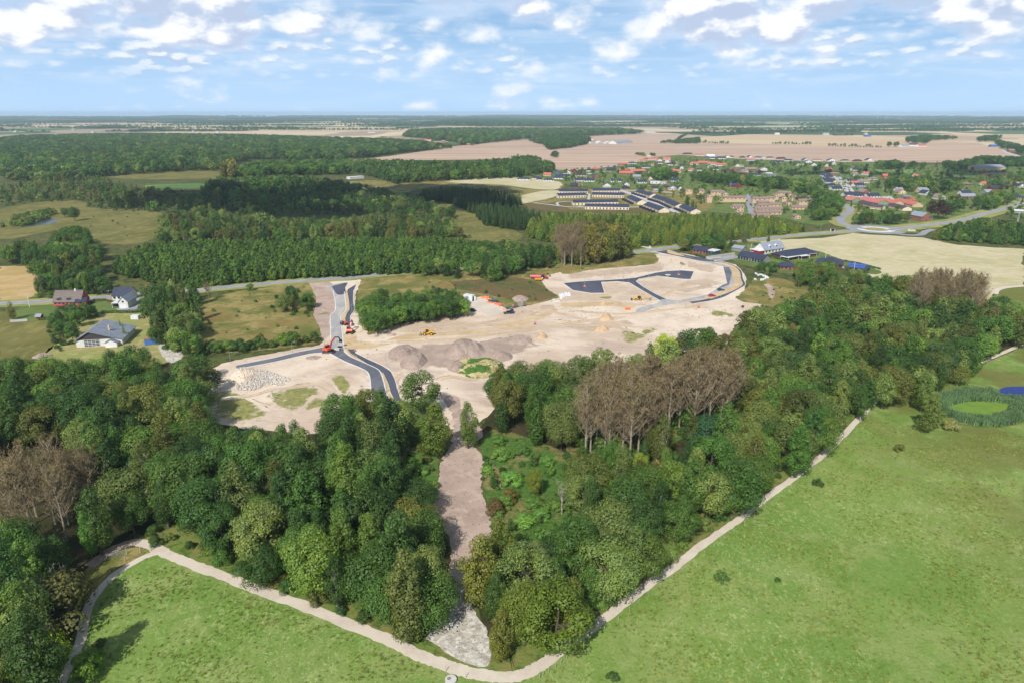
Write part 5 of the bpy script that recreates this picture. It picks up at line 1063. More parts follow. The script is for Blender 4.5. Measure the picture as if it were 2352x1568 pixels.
# --- modern row houses with dark roofs
ORD=['first','second','third','fourth','fifth','sixth','seventh','eighth']
RH=[('back left',(795,592),(1180,592),7),('front left',(782,652),(1158,641),7),('back middle',(1245,582),(1612,580),7),('front middle',(1240,637),(1668,645),8),('behind the longest front',(985,748),(1590,738),9),('longest and nearest',(1142,800),(1732,810),9)]
for nm,a,b,n in RH:
    x,y,rot,L=px_line(10,a,b,9)
    building('row_house','long cream row house with black roof, %s one of the parallel blocks'%nm,'row house',x,y,rot,L,9,3.4,2.2,'cr','K',wins=int(n*1.5),win=(1.3,1.7),wz=.5,group='row houses with dark roofs',door=False)
RD=[('topmost of the diagonal row',(1815,592),(2008,650)),('second of the diagonal row',(2040,672),(2200,720)),('third of the diagonal row',(2205,725),(2350,795)),('fourth of the diagonal row',(2405,800),(2560,868)),('short one left of the diagonal street',(1700,672),(1845,740)),('lowest one beside the larches',(1930,772),(2140,850))]
for nm,a,b in RD:
    x,y,rot,L=px_line(10,a,b,11)
    building('row_house','cream black-roofed row house, %s'%nm,'row house',x,y,rot,L,11,3.2,2.6,'cr','K',wins=4,win=(1.3,1.7),wz=.4,group='row houses with dark roofs',door=True)
    e0=G(*Z(10,a)); e1=G(*Z(10,b)); n=Vector(((e1-e0).y,-(e1-e0).x,0)).normalized()
    for j in range(5):
        q=e0.lerp(e1,(j+.5)/5)+n*5; s=empty('shed',(q.x,q.y,0),rot,label='black shed before the %s'%nm,cat='shed',group='black sheds before the %s'%nm)
        MB().box(-2,2,-1.4,1.4,0,2.2).build('wall',BLACKM,s); MB().box(-2.15,2.15,-1.6,1.6,2.203,2.36).build('roof',ROOFM['K'],s)
# --- beige housing blocks
BB_=[(460,560,672,2),(650,830,688,2),(748,950,772,2),(952,1120,772,2),(597,665,780,3),(812,880,714,2),(1212,1395,785,2),(1400,1510,776,2),(1550,1725,702,2),(1497,1557,742,2),(1602,1670,772,2),(1737,1790,758,2),(1777,1982,765,2),(1834,2045,818,2),(945,1100,858,1),(1290,1440,808,1),(1445,1600,832,1),(1290,1438,845,1),(1250,1620,896,1),(1260,1470,946,1),(1478,1600,940,1),(1742,1940,872,1),(1660,1735,818,1),(1000,1092,902,1),(1040,1100,966,1),(1200,1440,990,1),(1780,1860,1000,1),(312,400,668,2)]
for i,(xa,xb,yb,st) in enumerate(BB_):
    x,y,rot,L=px_line(11,(xa,yb),(xb,yb),8.5 if st>1 else 9); near='upper' if yb<700 else 'middle' if yb<800 else 'lower'; sd='left' if xa<800 else 'central' if xa<1480 else 'right'
    rank=sum(1 for q in BB_ if ('upper' if q[2]<700 else 'middle' if q[2]<800 else 'lower')==near and ('left' if q[0]<800 else 'central' if q[0]<1480 else 'right')==sd and (q[0],q[2])<(xa,yb))
    building('housing_block','%s beige block with brown roof, %s from left in the %s %s part'%({1:'one-storey',2:'two-storey',3:'narrow tall'}[st],ORD[rank] if rank<8 else 'last',near,sd),'housing block',x,y,rot,L,8.5,2.7*st,1.5,'be','Br',wins=max(2,int(L/4)),win=(1.1,1.2),wz=2.7*st-1.9,chim=1 if L>12 else 0,group='beige housing blocks',door=False,kind='front' if L<9 else 'gable')
# --- village houses
V10=[(320,412,180,'K','w','hip'),(485,398,140,'K','y','hip'),(530,417,85,'K','w','hip'),(660,426,140,'K','w','hip'),(640,354,100,'R','y','gable'),(765,337,115,'K','bl','front'),(905,324,100,'K','w','front'),(1005,302,70,'K','red','front'),(860,367,160,'K','gr','hip'),(790,397,160,'K','w','hip'),(1090,358,150,'K','be','hip'),(1290,274,105,'R','b','hip'),(1105,297,95,'K','b','hip'),(1200,292,105,'K','w','hip'),(1500,282,130,'K','br','gable'),(1060,427,115,'K','w','gable'),(1200,432,135,'K','w','gable'),(1300,382,85,'DB','b','front'),(1560,437,135,'K','w','gable'),(1000,502,100,'K','br','gable'),(1045,487,60,'Br','or','front'),(1440,505,110,'K','w','front'),(1700,492,85,'K','w','front'),(1695,527,95,'K','br','hip'),(1910,452,120,'K','w','gable'),(2135,457,210,'W','w','flat'),(2230,505,125,'Br','br','hip'),(2040,515,160,'DB','br','hip'),(2130,540,115,'K','w','hip'),(2325,540,70,'K','w','front'),(1660,290,140,'R','b','hip'),(1700,332,180,'R','b','gable'),(1850,305,200,'R','b','gable'),(1840,382,105,'G','gr','gable'),(2005,332,45,'K','w','front'),(2030,410,45,'R','w','front'),(2320,305,85,'R','w','gable'),(1780,252,110,'K','w','hip'),(1960,247,105,'K','w','hip'),(1650,207,125,'R','b','hip'),(1930,162,110,'R','w','gable'),(2060,142,130,'R','w','gable'),(2150,162,85,'R','w','front'),(2245,132,100,'R','w','gable'),(2250,175,95,'R','w','front'),(2090,212,105,'R','w','hip'),(1780,192,105,'K','w','hip'),(2140,190,115,'K','w','hip'),(2300,207,115,'K','w','hip'),(2320,432,85,'K','w','hip'),(1430,275,60,'K','gr','front'),(2005,98,50,'W','w','flat'),(400,328,60,'G','gr','flat')]
V11=[(60,235,105,'R','w','gable'),(165,250,85,'Br','be','hip'),(345,245,35,'Br','be','front'),(130,277,145,'K','w','hip'),(300,290,145,'K','b','hip'),(430,272,105,'R','w','gable'),(545,257,135,'R','b','gable'),(670,272,115,'R','w','gable'),(790,287,135,'R','w','gable'),(500,150,115,'R','w','hip'),(650,162,105,'W','w','gable'),(340,132,125,'K','b','hip'),(180,377,135,'R','w','gable'),(265,327,60,'K','w','front'),(400,352,95,'R','w','hip'),(485,350,85,'K','w','hip'),(640,307,75,'K','w','front'),(860,362,125,'K','b','hip'),(795,192,115,'K','w','gable'),(880,177,85,'K','w','front'),(1190,220,110,'R','w','hip'),(980,347,115,'Br','b','front'),(1050,295,85,'Br','w','hip'),(1185,345,155,'Br','b','gable'),(1110,365,105,'Br','w','hip'),(1365,350,115,'Br','w','front'),(1330,387,125,'K','gr','hip'),(1240,422,155,'K','w','hip'),(1440,402,85,'W','w','flat'),(1480,422,125,'G','gr','flat'),(1060,395,165,'Br','b','hip'),(1300,185,105,'K','w','hip'),(1362,192,55,'W','w','flat'),(1450,187,95,'K','w','hip'),(1600,195,115,'K','b','hip'),(1700,222,115,'K','w','hip'),(1560,242,140,'K','gr','hip'),(1860,280,105,'K','w','front'),(2040,285,75,'K','w','front'),(2210,294,55,'K','w','front'),(1930,220,85,'K','w','front'),(1965,245,95,'K','w','front'),(2090,220,125,'Br','w','hip'),(2280,225,105,'K','w','front'),(2300,268,70,'K','w','front'),(2240,355,75,'R','b','gable'),(2180,402,95,'K','w','hip'),(2230,452,115,'K','w','gable'),(2220,495,115,'K','w','gable'),(2310,522,85,'K','w','front'),(2290,562,125,'K','gr','hip'),(955,572,110,'K','red','gable'),(1040,575,70,'DB','red','front'),(50,577,105,'DB','br','hip'),(140,602,105,'K','w','front'),(240,612,48,'K','w','front'),(165,495,115,'K','w','gable'),(20,527,70,'W','w','flat'),(930,175,70,'K','w','hip'),(1080,180,70,'K','gr','hip'),(1180,180,60,'K','w','front'),(700,190,110,'K','w','hip'),(600,185,90,'K','gr','hip'),(720,340,70,'K','w','hip'),(1010,300,70,'K','w','front')]
V12=[(505,132,95,'K','b','hip'),(370,132,95,'K','w','hip'),(638,128,75,'K','w','front'),(190,243,48,'R','b','front'),(475,288,65,'Br','w','gable'),(600,284,65,'R','w','gable'),(825,308,80,'R','b','gable'),(850,345,105,'R','b','gable'),(1160,312,75,'R','w','gable'),(140,294,85,'K','w','hip'),(260,280,105,'Br','b','hip'),(165,334,75,'K','w','hip'),(190,372,75,'K','w','hip'),(245,377,58,'K','y','front'),(205,412,95,'K','gr','hip'),(270,452,125,'K','w','gable'),(440,362,105,'K','w','gable'),(480,392,85,'R','b','gable'),(520,412,125,'K','w','gable'),(575,372,115,'Br','w','gable'),(685,337,85,'Br','w','hip'),(545,437,95,'G','gr','flat'),(590,492,85,'Br','b','front'),(440,520,185,'K','w','gable'),(675,535,150,'K','w','gable'),(545,530,140,'K','w','hip'),(970,470,80,'G','w','gable'),(1000,495,85,'Br','y','front'),(1060,542,95,'G','gr','flat'),(1230,470,135,'G','y','gable'),(1275,505,80,'K','w','front'),(1430,552,95,'Br','w','front'),(1735,540,175,'G','b','gable'),(1710,500,115,'K','w','gable'),(1345,370,90,'K','w','front'),(1735,397,65,'Br','b','hip'),(1935,397,105,'R','y','gable'),(2030,445,115,'K','red','gable'),(2150,422,125,'K','red','gable'),(2270,402,95,'R','w','front'),(2325,420,55,'K','w','front'),(2050,355,75,'G','gr','hip'),(2290,550,75,'K','gr','gable'),(1115,560,60,'R','or','flat'),(470,235,60,'K','w','gable'),(60,122,90,'R','b','hip'),(1960,492,90,'G','gr','gable')]
def colzone(x):
    for lim,t in ((1255,'at the village left tip'),(1330,'behind the first row houses'),(1400,'above the left row houses'),(1480,'above the middle row houses'),(1560,'near the big red roofs'),(1640,'above the diagonal rows'),(1720,'left of the tree belt'),(1800,'behind the tree belt'),(1880,'near the small green field'),(1935,'beside the concrete street'),(2010,'right of the concrete street'),(2100,'among the tall trees'),(2200,'beyond the tall trees'),(2500,'at the village right end')):
        if x<lim: return t
def rowzone(y): return 'rear rows' if y<392 else 'middle rows' if y<420 else 'front rows'
VH=[(Z(k,(h[0],h[1])),h[2]/ZO[k][2]*.57422)+tuple(h[3:]) for k,L in ((10,V10),(11,V11),(12,V12)) for h in L]
desc={}
for i,((px,py),wp,rf,wl,kd) in enumerate(VH):
    kn={'hip':'hipped-roof','gable':'gable-roofed','front':'gable-fronted','flat':'flat-roofed'}[kd]
    t='%s %s house, %s roof, %s %s'%(WN[wl],kn,RN[rf].replace(' flat',''),rowzone(py),colzone(px)); desc.setdefault(t,[]).append(i)
lab={}
for t,L in desc.items():
    L.sort(key=lambda i:VH[i][0][0])
    for j,i in enumerate(L): lab[i]=t if len(L)==1 else t+', %s from left'%(ORD[j])
rv=random.Random(4)
for i,((px,py),wp,rf,wl,kd) in enumerate(VH):
    p=G(px,py); dd=proj(p.x,p.y,0)[2]; W=wp*dd/F; W=max(6,min(W,34)); d=8.5 if kd!='front' else 11; 
    rot=(-.08+rv.uniform(-.14,.14))+ (.18 if px>1900 else 0)
    hr={'hip':2.0,'gable':2.8,'front':3.3,'flat':0}[kd]*(.8 if W<9 else 1)
    building('house',lab[i],'house',p.x,p.y+d/2,rot,W,d,2.6 if kd!='flat' else 3,hr,wl,rf,kd,wins=3 if W>10 else 2,win=(1.5,1.2),chim=1 if kd=='gable' else 0,group='village houses')
# red-roofed rows by the junction, with brown-roofed blocks before them
for nm,a,b,rf,wl,d,hr in (('leftmost of the pale red roofed rows',(335,575),(440,590),'P','gn',14,3.2),('second of the pale red roofed rows',(500,580),(725,620),'P','gn',14,3.6),('third of the pale red roofed rows',(715,590),(905,625),'R','be',12,3),('rightmost of the pale red roofed rows',(890,592),(1110,640),'R','be',12,3),('left brown roofed row before the red ones',(505,605),(660,650),'DB','cr',9,2),('middle brown roofed row before the red ones',(640,655),(770,668),'DB','cr',9,2),('right brown roofed row before the red ones',(830,640),(1000,680),'DB','cr',10,2)):
    x,y,rot,L=px_line(12,a,b,d); building('terrace','%s near the roundabout'%nm,'terrace',x,y,rot,L,d,2.8,hr,wl,rf,wins=6,win=(1.2,1.0))
x,y,rot,L=px_line(12,(1190,795),(1310,790),14); building('brick_house','two-storey brick house with grey roof beside the purple beech','house',x,y,rot,L*.8,16,4.6,3.4,'b','G','front',wins=2,win=(1.2,1.2),wz=3.2)
x,y,rot,L=px_line(12,(1840,235),(2140,232),26); building('sports_hall','wide grey-roofed hall between dark trees at the far right','hall',x,y,rot,L,26,6,4,'be','G',wins=6)
x,y,rot,L=px_line(12,(1960,300),(2140,300),20); building('school_building','low dark-roofed building in front of the grey hall','building',x,y,rot,L,20,3.5,2,'b','K',wins=6)
x,y,rot,L=px_line(12,(2240,705),(2352,712),8); building('long_shed','long pale shed at the right edge above the thicket','shed',x,y,rot,L,7,2.6,.9,'gr','W',wins=0)
# farms
def farm(k,a,b,d,hw,hr,wl,rf,label,kind='gable',name='farm_building',cat='farm building',**kw):
    x,y,rot,L=px_line(k,a,b,d); return building(name,label,cat,x,y,rot,L,d,hw,hr,wl,rf,kind,wins=kw.pop('wins',0),**kw)
farm(2,(1790,298),(1898,290),30,5,6,'w','G','large white barn with grey roof right of the dark grove',kind='gable'); farm(2,(1722,296),(1768,294),14,4,3,'w','W','low white barn left of the large white barn','front'); farm(2,(1668,294),(1710,292),14,4,4,'w','W','white gabled farm building behind the grove','front'); farm(2,(1618,294),(1665,292),12,4,3,'w','G','white farm wing next to the grove edge'); farm(2,(1612,270),(1635,270),10,5,4,'w','R','red-roofed farmhouse at the grove edge')
farm(2,(500,280),(545,280),10,4,4,'w','R','red-roofed house at the left edge of the ploughed field'); farm(2,(612,286),(640,286),10,3,4,'b','Br','brown house between trees left of the ploughed field'); farm(2,(785,306),(830,306),10,3,3,'b','Br','brick house by the forest corner of the ploughed field')
farm(2,(0,535),(95,528),10,3.2,.6,'w','W','long white shed beside the spoil heap at the clearing','flat'); farm(2,(120,222),(170,222),14,4,3,'w','G','white farm between the far stubble fields')
farm(3,(1530,318),(1575,316),12,4,3.5,'w','G','left white wing of the far farm with hedge'); farm(3,(1580,314),(1640,314),12,5,4.5,'w','DB','middle building of the far farm with dark red roof'); farm(3,(1642,318),(1697,316),12,4,4,'w','R','right white wing of the far farm')
farm(3,(2130,318),(2175,318),14,4,3,'bl','B','blue-roofed shed by the far lane'); farm(3,(2250,350),(2290,350),10,4,3,'b','Br','brick house beside the far lane'); farm(3,(1610,250),(1640,250),12,4,4,'w','G','small white barn on the far right plain'); farm(3,(675,235),(705,235),14,5,3,'w','W','white barn beside the far wood'); farm(3,(1280,250),(1320,250),14,5,3,'bl','B','blue-grey shed between far trees')
farm(3,(1840,250),(1880,250),14,5,4,'w','R','white farm with red roof before the far right wood'); farm(3,(1000,236),(1040,236),14,5,4,'w','G','pale house in the far garden trees'); farm(2,(1985,220),(2050,220),16,5,4,'w','G','white farm at the end of the long forest'); farm(1,(380,305),(395,305),10,4,3,'w','W','tiny white house inside the far forest')
for i,(a,b,c) in enumerate(((100,218,'w'),(490,205,'be'),(1050,145,'R'),(1240,160,'w'),(620,222,'w'),(1460,222,'w'),(1300,215,'w'))):
    farm(1,(a-9,b),(a+9,b),14,5,4,'w' if c!='be' else 'be','R' if c=='R' else 'G','tiny pale farmhouse on the far left plain, %s listed from the left'%ORD[i]) if i<0 else farm(1,(a-9,b),(a+9,b),14,5,4,'w' if c!='be' else 'be','R' if c=='R' else 'G','pale far farmhouse on the plain beyond the left forest',group='far farmhouses beyond the left forest')
for a,b in ((60,150),(240,145),(380,140),(510,148),(700,150),(760,160),(930,148),(1010,140),(1190,152),(1130,210),(1290,235),(1480,150),(1670,140),(1760,170),(2060,150),(2200,205),(2280,140)):
    farm(3,(a-8,b),(a+8,b),18,6,4,'w','R' if a%3==0 else 'G','pale far farmhouse on the plain beyond the village',group='far farmhouses beyond the village')
# --- bungalows and the red and white house on the right
x,y,rot,L=px_line(15,(905,345),(1135,312),10); e=building('white_house','white house with grey steep roof, red gable annex and two dormers','house',x,y,rot,L,10,3.0,4.6,'w','G',wins=5,win=(1.4,1.4))
e.children[1].name='roof'
for cx in (-3.5,3.2): 
    dm=MB().prism([(-1.3,0),(1.3,0),(1.3,1.3),(0,2.0),(-1.3,1.3)],'y',-3.6,-1.2); dm.v=[(v[0]+cx,v[1],v[2]+4.0) for v in dm.v]; r_=dm.build('dormer',WHITE,e)
    MB().box(cx-.9,cx+.9,-3.68,-3.58,4.3,5.2).build('window',GLASS,r_)
MB().box(L/2-1.5,L/2-.8,-.35,.35,6.6,8.6).build('chimney',WHITE,[c for c in e.children if c.name.startswith('roof')][0])
an=MB().box(-L/2-5,-L/2+.2,-4.8,4.8,0,2.6).build('annex',WALLM['red'],e); MB().box(-L/2-5.3,-L/2-.02,-5.1,5.1,2.603,2.85).build('annex_roof',ROOFM['W'],an)
x,y,rot,L=px_line(15,(590,402),(885,455),9); building('bungalow','long black-roofed bungalow nearest the red and white house','bungalow',x,y,rot,L,9.5,2.8,2.6,'gr','K',wins=8,win=(1.6,1.9),wz=.3)
x,y,rot,L=px_line(15,(1185,412),(1500,370),13); building('bungalow','wide black-roofed bungalow with a white carport in front','bungalow',x,y,rot,L+5,14,2.8,3,'br','K','hip',wins=6)
for a,b,dd,nm in (((1185,430),(1310,405),7,'white flat carport left of the wide bungalow door'),((1430,385),(1525,372),6,'white flat carport at the right end of the wide bungalow'),((1340,412),(1440,400),5,'small white box shed before the wide bungalow')):
    x,y,rot,L=px_line(15,a,b,dd); c=empty('carport',(x,y,0),rot,label=nm,cat='carport'); pm=MB()
    MB().box(-L/2,L/2,-dd/2,dd/2,2.4,2.65).build('roof',ROOFM['W'],c)
    for sx in (-1,1):
        for sy in (-1,1): MB().box(sx*(L/2-.3)-.08,sx*(L/2-.3)+.08,sy*(dd/2-.3)-.08,sy*(dd/2-.3)+.08,0,2.397).build('post',WHITE,c)
    MB().box(-L/2+.5,L/2-.5,dd/2-.5,dd/2-.4,0,2.397).build('back_wall',WALLM['br'],c)
x,y,rot,L=px_line(15,(1085,528),(1275,535),9); building('bungalow','small black hip-roofed bungalow between the bushes','bungalow',x,y,rot,L,9.5,2.6,2.3,'b','K','hip',wins=3)
x,y,rot,L=px_line(15,(1500,482),(1810,512),14); e=building('bungalow','black hip-roofed bungalow beside the two parked cars','bungalow',x,y,rot,L,14,2.6,3.2,'br','K','hip',wins=6)
x,y,rot,L=px_line(15,(1840,540),(2085,572),13); e=building('bungalow','black hip-roofed bungalow with blue solar panels','bungalow',x,y,rot,L,13,2.6,3,'br','K','hip',wins=4)
SOL=mat('solar_panel',rgb(60,90,160),.25,rgb(80,112,180),.8,.5,spec=.7)
rf=[c for c in e.children if c.name.startswith('roof')][0]; sl=math.atan2(3.1,7); 
for i in range(7):
    for j in range(2):
        o=MB().box(-.75,.75,-1.1,1.1,0,.07).build('solar_panel',SOL,rf); yy=-5.2+j*2.3; o.location=(-4.8+i*1.6,yy,2.62+(yy+7)*3.1/7+.06); o.rotation_euler=(sl,0,0)
x,y,rot,L=px_line(15,(60,330),(215,350),10); building('bungalow','red brick bungalow with black roof left of the garden trees','bungalow',x,y,rot,L,10,2.7,2.2,'b','K',wins=3)
x,y,rot,L=px_line(15,(175,335),(315,357),8); building('annex_house','dark green flat house with white roof before the brick bungalow','house',x,y,rot,L,8,2.7,0,'dg','W','flat',wins=3)
x,y,rot,L=px_line(15,(525,300),(645,318),6); building('garden_shed','grey wooden shed between spruces left of the white house','shed',x,y,rot,L,6,2.3,1.6,'gr','G',wins=0,door=False)
# --- left: thatched cottage, white house, barn house
x,y,rot,L=px_line(16,(262,484),(690,478),8); e=building('thatched_cottage','red cottage with a big thatched roof and white chimney by the road','cottage',x,y,rot,L,8.5,2.4,4.8,'pk','T',wins=6,win=(1.2,1.1))
rf=[c for c in e.children if c.name.startswith('roof')][0]
for cx in (-4.2,.9):
    dm=MB().prism([(-1.3,0),(1.3,0),(1.0,.9),(0,1.25),(-1.0,.9)],'y',-4.0,-1.4); dm.v=[(v[0]+cx,v[1],v[2]+3.2) for v in dm.v]; r_=dm.build('dormer',ROOFM['T'],rf); MB().box(cx-.85,cx+.85,-4.08,-3.98,3.35,4.1).build('window',GLASS,r_) if False else None
    MB().box(cx-.85,cx+.85,-4.08,-3.98,3.3,4.05).build('dormer_window',GLASS,rf)
MB().box(2.9,3.6,-.35,.35,6.4,8.4).build('chimney',WHITE,rf)
MB().box(-L/2-.4,L/2+.4,-.35,.35,7.3,7.62).build('ridge',ROOFM['Br'],rf)
x,y,rot,L=px_line(16,(600,492),(765,484),6); building('annex_house','small pinkish red annex with black roof beside the thatched cottage','annex',x,y,rot,L,5.5,2.3,1.3,'pk','K',wins=1,door=False)
x,y,rot,L=px_line(16,(1180,402),(1455,398),9); building('white_house','white house with plain black roof behind the small white gable','house',x,y,rot,L,9,2.8,3.6,'w','K',wins=3)
x,y,rot,L=px_line(16,(1296,520),(1440,516),9); e=building('white_house','small gable-fronted white house with grey roof and garage door','house',x,y,rot,L,11,3.6,2.6,'w','G','front',wins=0,door=False)
MB().box(-1.4,1.4,-5.58,-5.48,.05,2.2).build('garage_door',WHITE,e); MB().box(-.5,.5,-5.56,-5.46,3.3,4.2).build('window',GLASS,e)
x,y,rot,L=px_line(16,(1168,522),(1292,520),8); c=empty('carport',(x,y,0),rot,label='white flat-roofed carport attached left of the white gable house',cat='carport'); MB().box(-L/2,L/2,-4,4,2.6,2.85).build('roof',ROOFM['W'],c)
for sx in (-1,1):
    for sy in (-1,1): MB().box(sx*(L/2-.2)-.1,sx*(L/2-.2)+.1,sy*3.7-.1,sy*3.7+.1,0,2.597).build('post',WHITE,c)
x,y,rot,L=px_line(16,(668,1132),(1290,1095),19); e=empty('barn_house',(x,y,0),rot,label='big grey-roofed barn house with panelled glass gate and white walls',cat='barn')
w=19.0; ap=-3.6
wl=MB(); wl.prism([(-w/2,0),(w/2,0),(w/2,3.0),(ap,6.9),(-w/2,3.2)],'y',-9.5,9.5); wl.build('wall',WALLM['w'],e)
GR=mat('fibre_cement',rgb(140,146,156),.85,rgb(116,122,134),.6,.8,bump=.06,bscale=3)
rf=MB(); 
for ye,ze in ((-w/2-.7,2.85),(w/2+.7,2.75)): rf.prism([(ap,6.93),(ye,ze),(ye,ze+.22),(ap,7.18)],'y',-10.3,10.1)
rf=rf.build('roof',GR,e); MB().box(2.3,3.0,-3.2,-2.5,5.3,7.6).build('chimney',WALLM['be'],rf)
gb=MB().prism([(-w/2+.3,3.35),(-3.4,3.35),(6,3.35),(ap,6.6)],'y',-9.6,-9.497).build('gable_boarding',DARKWOOD,e)
gt=MB().box(-6.2,.2,-9.62,-9.497,.05,3.25).build('gate',GLASS,e); fr=MB()
for i in range(5): fr.box(-6.25,.25,-9.68,-9.622,.1+i*.75,.25+i*.75)
for i in range(5): fr.box(-6.25+i*1.58,-6.13+i*1.58,-9.68,-9.624,.05,3.25)
fr.build('gate_bars',WHITE,gt); MB().box(1.9,2.9,-9.6,-9.497,.05,2.1).build('door',WHITE,e)
pc=MB().prism([(3.2,0),(8.0,0),(8.0,2.0),(5.4,3.4),(3.2,2.0)],'y',-12.2,-9.503).build('porch',WHITE,e)
pr=MB(); pr.prism([(5.4,3.43),(2.7,1.85),(2.7,2.05),(5.4,3.65)],'y',-12.5,-9.51); pr.prism([(5.4,3.43),(8.5,1.75),(8.5,1.95),(5.4,3.65)],'y',-12.5,-9.51); pr.build('porch_roof',GR,pc)
# far wind turbines
for i,(a,b,h) in enumerate(((1362,140,70),(1512,130,74),(1420,138,56))):
    p=G(*Z(3,(a,b))); y_=min(p.y,15000); p=Vector((p.x*y_/p.y,y_,0)); t=empty('wind_turbine',p,0,label='white wind turbine on the far horizon, %s from the left'%ORD[[0,2,1][i]],cat='wind turbine',group='wind turbines on the horizon')
    MB().tube((0,0,0),(0,0,h),3.2,2,8).build('tower',WHITE,t); MB().box(-2.5,2.5,-6,6,h,h+4).build('nacelle',WHITE,t)
    for j in range(3):
        a_=j*2.094+.4+i; MB().bar((0,-6.2,h+2),(math.sin(a_)*h*.46,-6.2,h+2+math.cos(a_)*h*.46),2.6,.8).build('blade',WHITE,t)
# ---------------------------------------------------------------- building site, vehicles, street furniture
def paint(n,r,g,b,rough=.35): return mat(n,rgb(r,g,b),rough,rgb(r*.86,g*.84,b*.82),1.5,.6,spec=.5)
ORG=paint('paint_orange',238,92,48); RED=paint('paint_red',196,52,52); YEL=paint('paint_yellow',236,180,44); TIRE=M_('tyre_rubber',48,48,52,.9); STEEL=M_('worn_steel',140,136,134,.5); DSTEEL=M_('dark_steel',70,66,70,.6); BLK=M_('paint_black',44,46,58,.4); BLU=paint('paint_blue',84,140,216); WHP=paint('paint_white',232,234,238); PNK_=paint('paint_pink',232,92,110); ORP=paint('plastic_orange',246,122,70,.5); CONC=M_('concrete',206,200,192,.9); GALV=M_('galvanised',150,162,172,.5)
def wheel(parent,x,y,r,w,rim=None,name='wheel'):
    o=MB().tube((0,-w/2,0),(0,w/2,0),r,r,14).build(name,TIRE,parent); o.location=(x,y,r); MB().tube((0,-w/2-.03,0),(0,w/2+.03,0),r*.55,r*.55,10).build('rim',rim or YEL,o); return o
def car(px,py,k,rot,paintm,label,L=4.3,van=False):
    p=G(*Z(k,(px,py))); e=empty('van' if van else 'parked_car',p,rot,label=label,cat='van' if van else 'car'); W=1.8; H=1.45 if not van else 2.0
    if van: prof=[(-L/2,.35),(L/2,.35),(L/2,1.0),(L/2-.7,1.2),(L/2-1.5,H),(-L/2+.1,H)]
    else: prof=[(-L/2,.35),(L/2,.35),(L/2-.02,.75),(L/2-1.1,.92),(-L/2+.25,.98),(-L/2,.8)]
    MB().prism(prof,'y',-W/2,W/2).build('body',paintm,e,bevel=.06)
    if not van:
        c=MB().prism([(-L/2+.5,.93),(L/2-1.0,.93),(L/2-1.75,H-.05),(-L/2+1.05,H-.05)],'y',-W/2+.1,W/2-.1).build('cabin_glass',GLASS,e,bevel=.04); MB().prism([(-L/2+1.0,H-.05),(L/2-1.75,H-.05),(L/2-1.85,H),(-L/2+1.1,H)],'y',-W/2+.14,W/2-.14).build('roof_panel',paintm,e)
    else: MB().prism([(L/2-1.45,1.25),(L/2-.72,1.22),(L/2-1.5,H-.1)],'y',-W/2+.05,W/2-.05).build('windscreen',GLASS,e); MB().box(-L/2+.6,L/2-1.6,-W/2-.01,W/2+.01,1.25,1.75).build('side_window',GLASS,e)
    for sx in (-1,1):
        for sy in (-1,1): wheel(e,sx*L*.31,sy*(W/2-.1),.33,.2,STEEL)
    for sy in (-1,1): MB().box(L/2-.08,L/2+.01,sy*.62-.15,sy*.62+.15,.6,.75).build('headlight',WHP,e)
    return e
def excavator(px,py,k,trk,swing,arm,label,s=1.0):
    p=G(*Z(k,(px,py))); e=empty('excavator',p,trk,label=label,cat='excavator'); e.scale=(s,s,s)
    for sy in (-1,1):
        t=MB().prism([(-2.1,.25),(-1.7,0),(1.7,0),(2.1,.25),(2.1,.65),(1.75,.85),(-1.75,.85),(-2.1,.65)],'y',sy*1.15-.3,sy*1.15+.3).build('track',DSTEEL,e)
        MB().box(-1.5,1.5,sy*1.15-.32,sy*1.15+.32,.3,.5).build('track_frame',STEEL,t)
    MB().box(-.9,.9,-.85,.85,.4,.95).build('undercarriage',DSTEEL,e); MB().prism([(1.9,.15),(2.5,0),(2.5,.7),(2.3,.75)],'y',-1.4,1.4).build('dozer_blade',DSTEEL,e)
    def R_(o): o.rotation_euler=(0,0,swing-trk)
    R_(MB().box(-1.6,1.2,-1.25,1.25,.97,1.35).build('platform',BLK,e))
    R_(MB().prism([(-1.9,1.3),(-1.0,1.3),(-1.0,2.25),(-1.75,2.15),(-1.95,1.8)],'y',-1.25,1.25).build('counterweight',ORG,e,bevel=.08))
    R_(MB().box(-.98,.35,-1.25,-.1,1.36,2.1).build('engine_cover',ORG,e))
    R_(MB().prism([(-.7,1.36),(1.15,1.36),(1.2,2.2),(.85,3.0),(-.65,3.0)],'y',.25,1.25).build('cab',GLASS,e,bevel=.05)); R_(MB().box(-.7,.9,.22,1.28,3.0,3.1).build('cab_roof',ORG,e))
    pts=arm; names=('boom','stick','linkage'); ms=(RED,RED,BLK); ws=(.55,.42,.35)
    b=[Vector((x,-.05,z)) for x,z in pts]
    for i in range(len(b)-1):
        j=min(i,2); R_(MB().bar(b[i],b[i+1],.38,ws[j]).build(names[j],ms[j],e))
    q=b[-1]; R_(MB().prism([(q.x-.1,q.z),(q.x+.45,q.z+.05),(q.x+.5,q.z-.7),(q.x+.1,q.z-1.05),(q.x-.45,q.z-.85)],'y',-.6,.5).build('bucket',BLK,e))
    R_(MB().tube((b[0].x+.5,-.05,b[0].z-.1),(b[1].x*.6,-.05,b[1].z*.75+.2),.09,.09,6).build('cylinder',STEEL,e))
    return e
G2=lambda k,p:G(*Z(k,p))
excavator(400,815,20,R(0),R(60),[(1.0,1.6),(2.0,3.7),(4.0,5.2),(6.0,4.6),(6.9,3.3)],'orange excavator with its red boom arched over the road junction',1.12)
excavator(945,625,17,R(88),R(92),[(1.0,1.6),(2.4,3.9),(4.3,4.6),(6.0,3.4),(6.6,2.2)],'orange excavator seen from behind on the cycle path beside the side road',1.12)
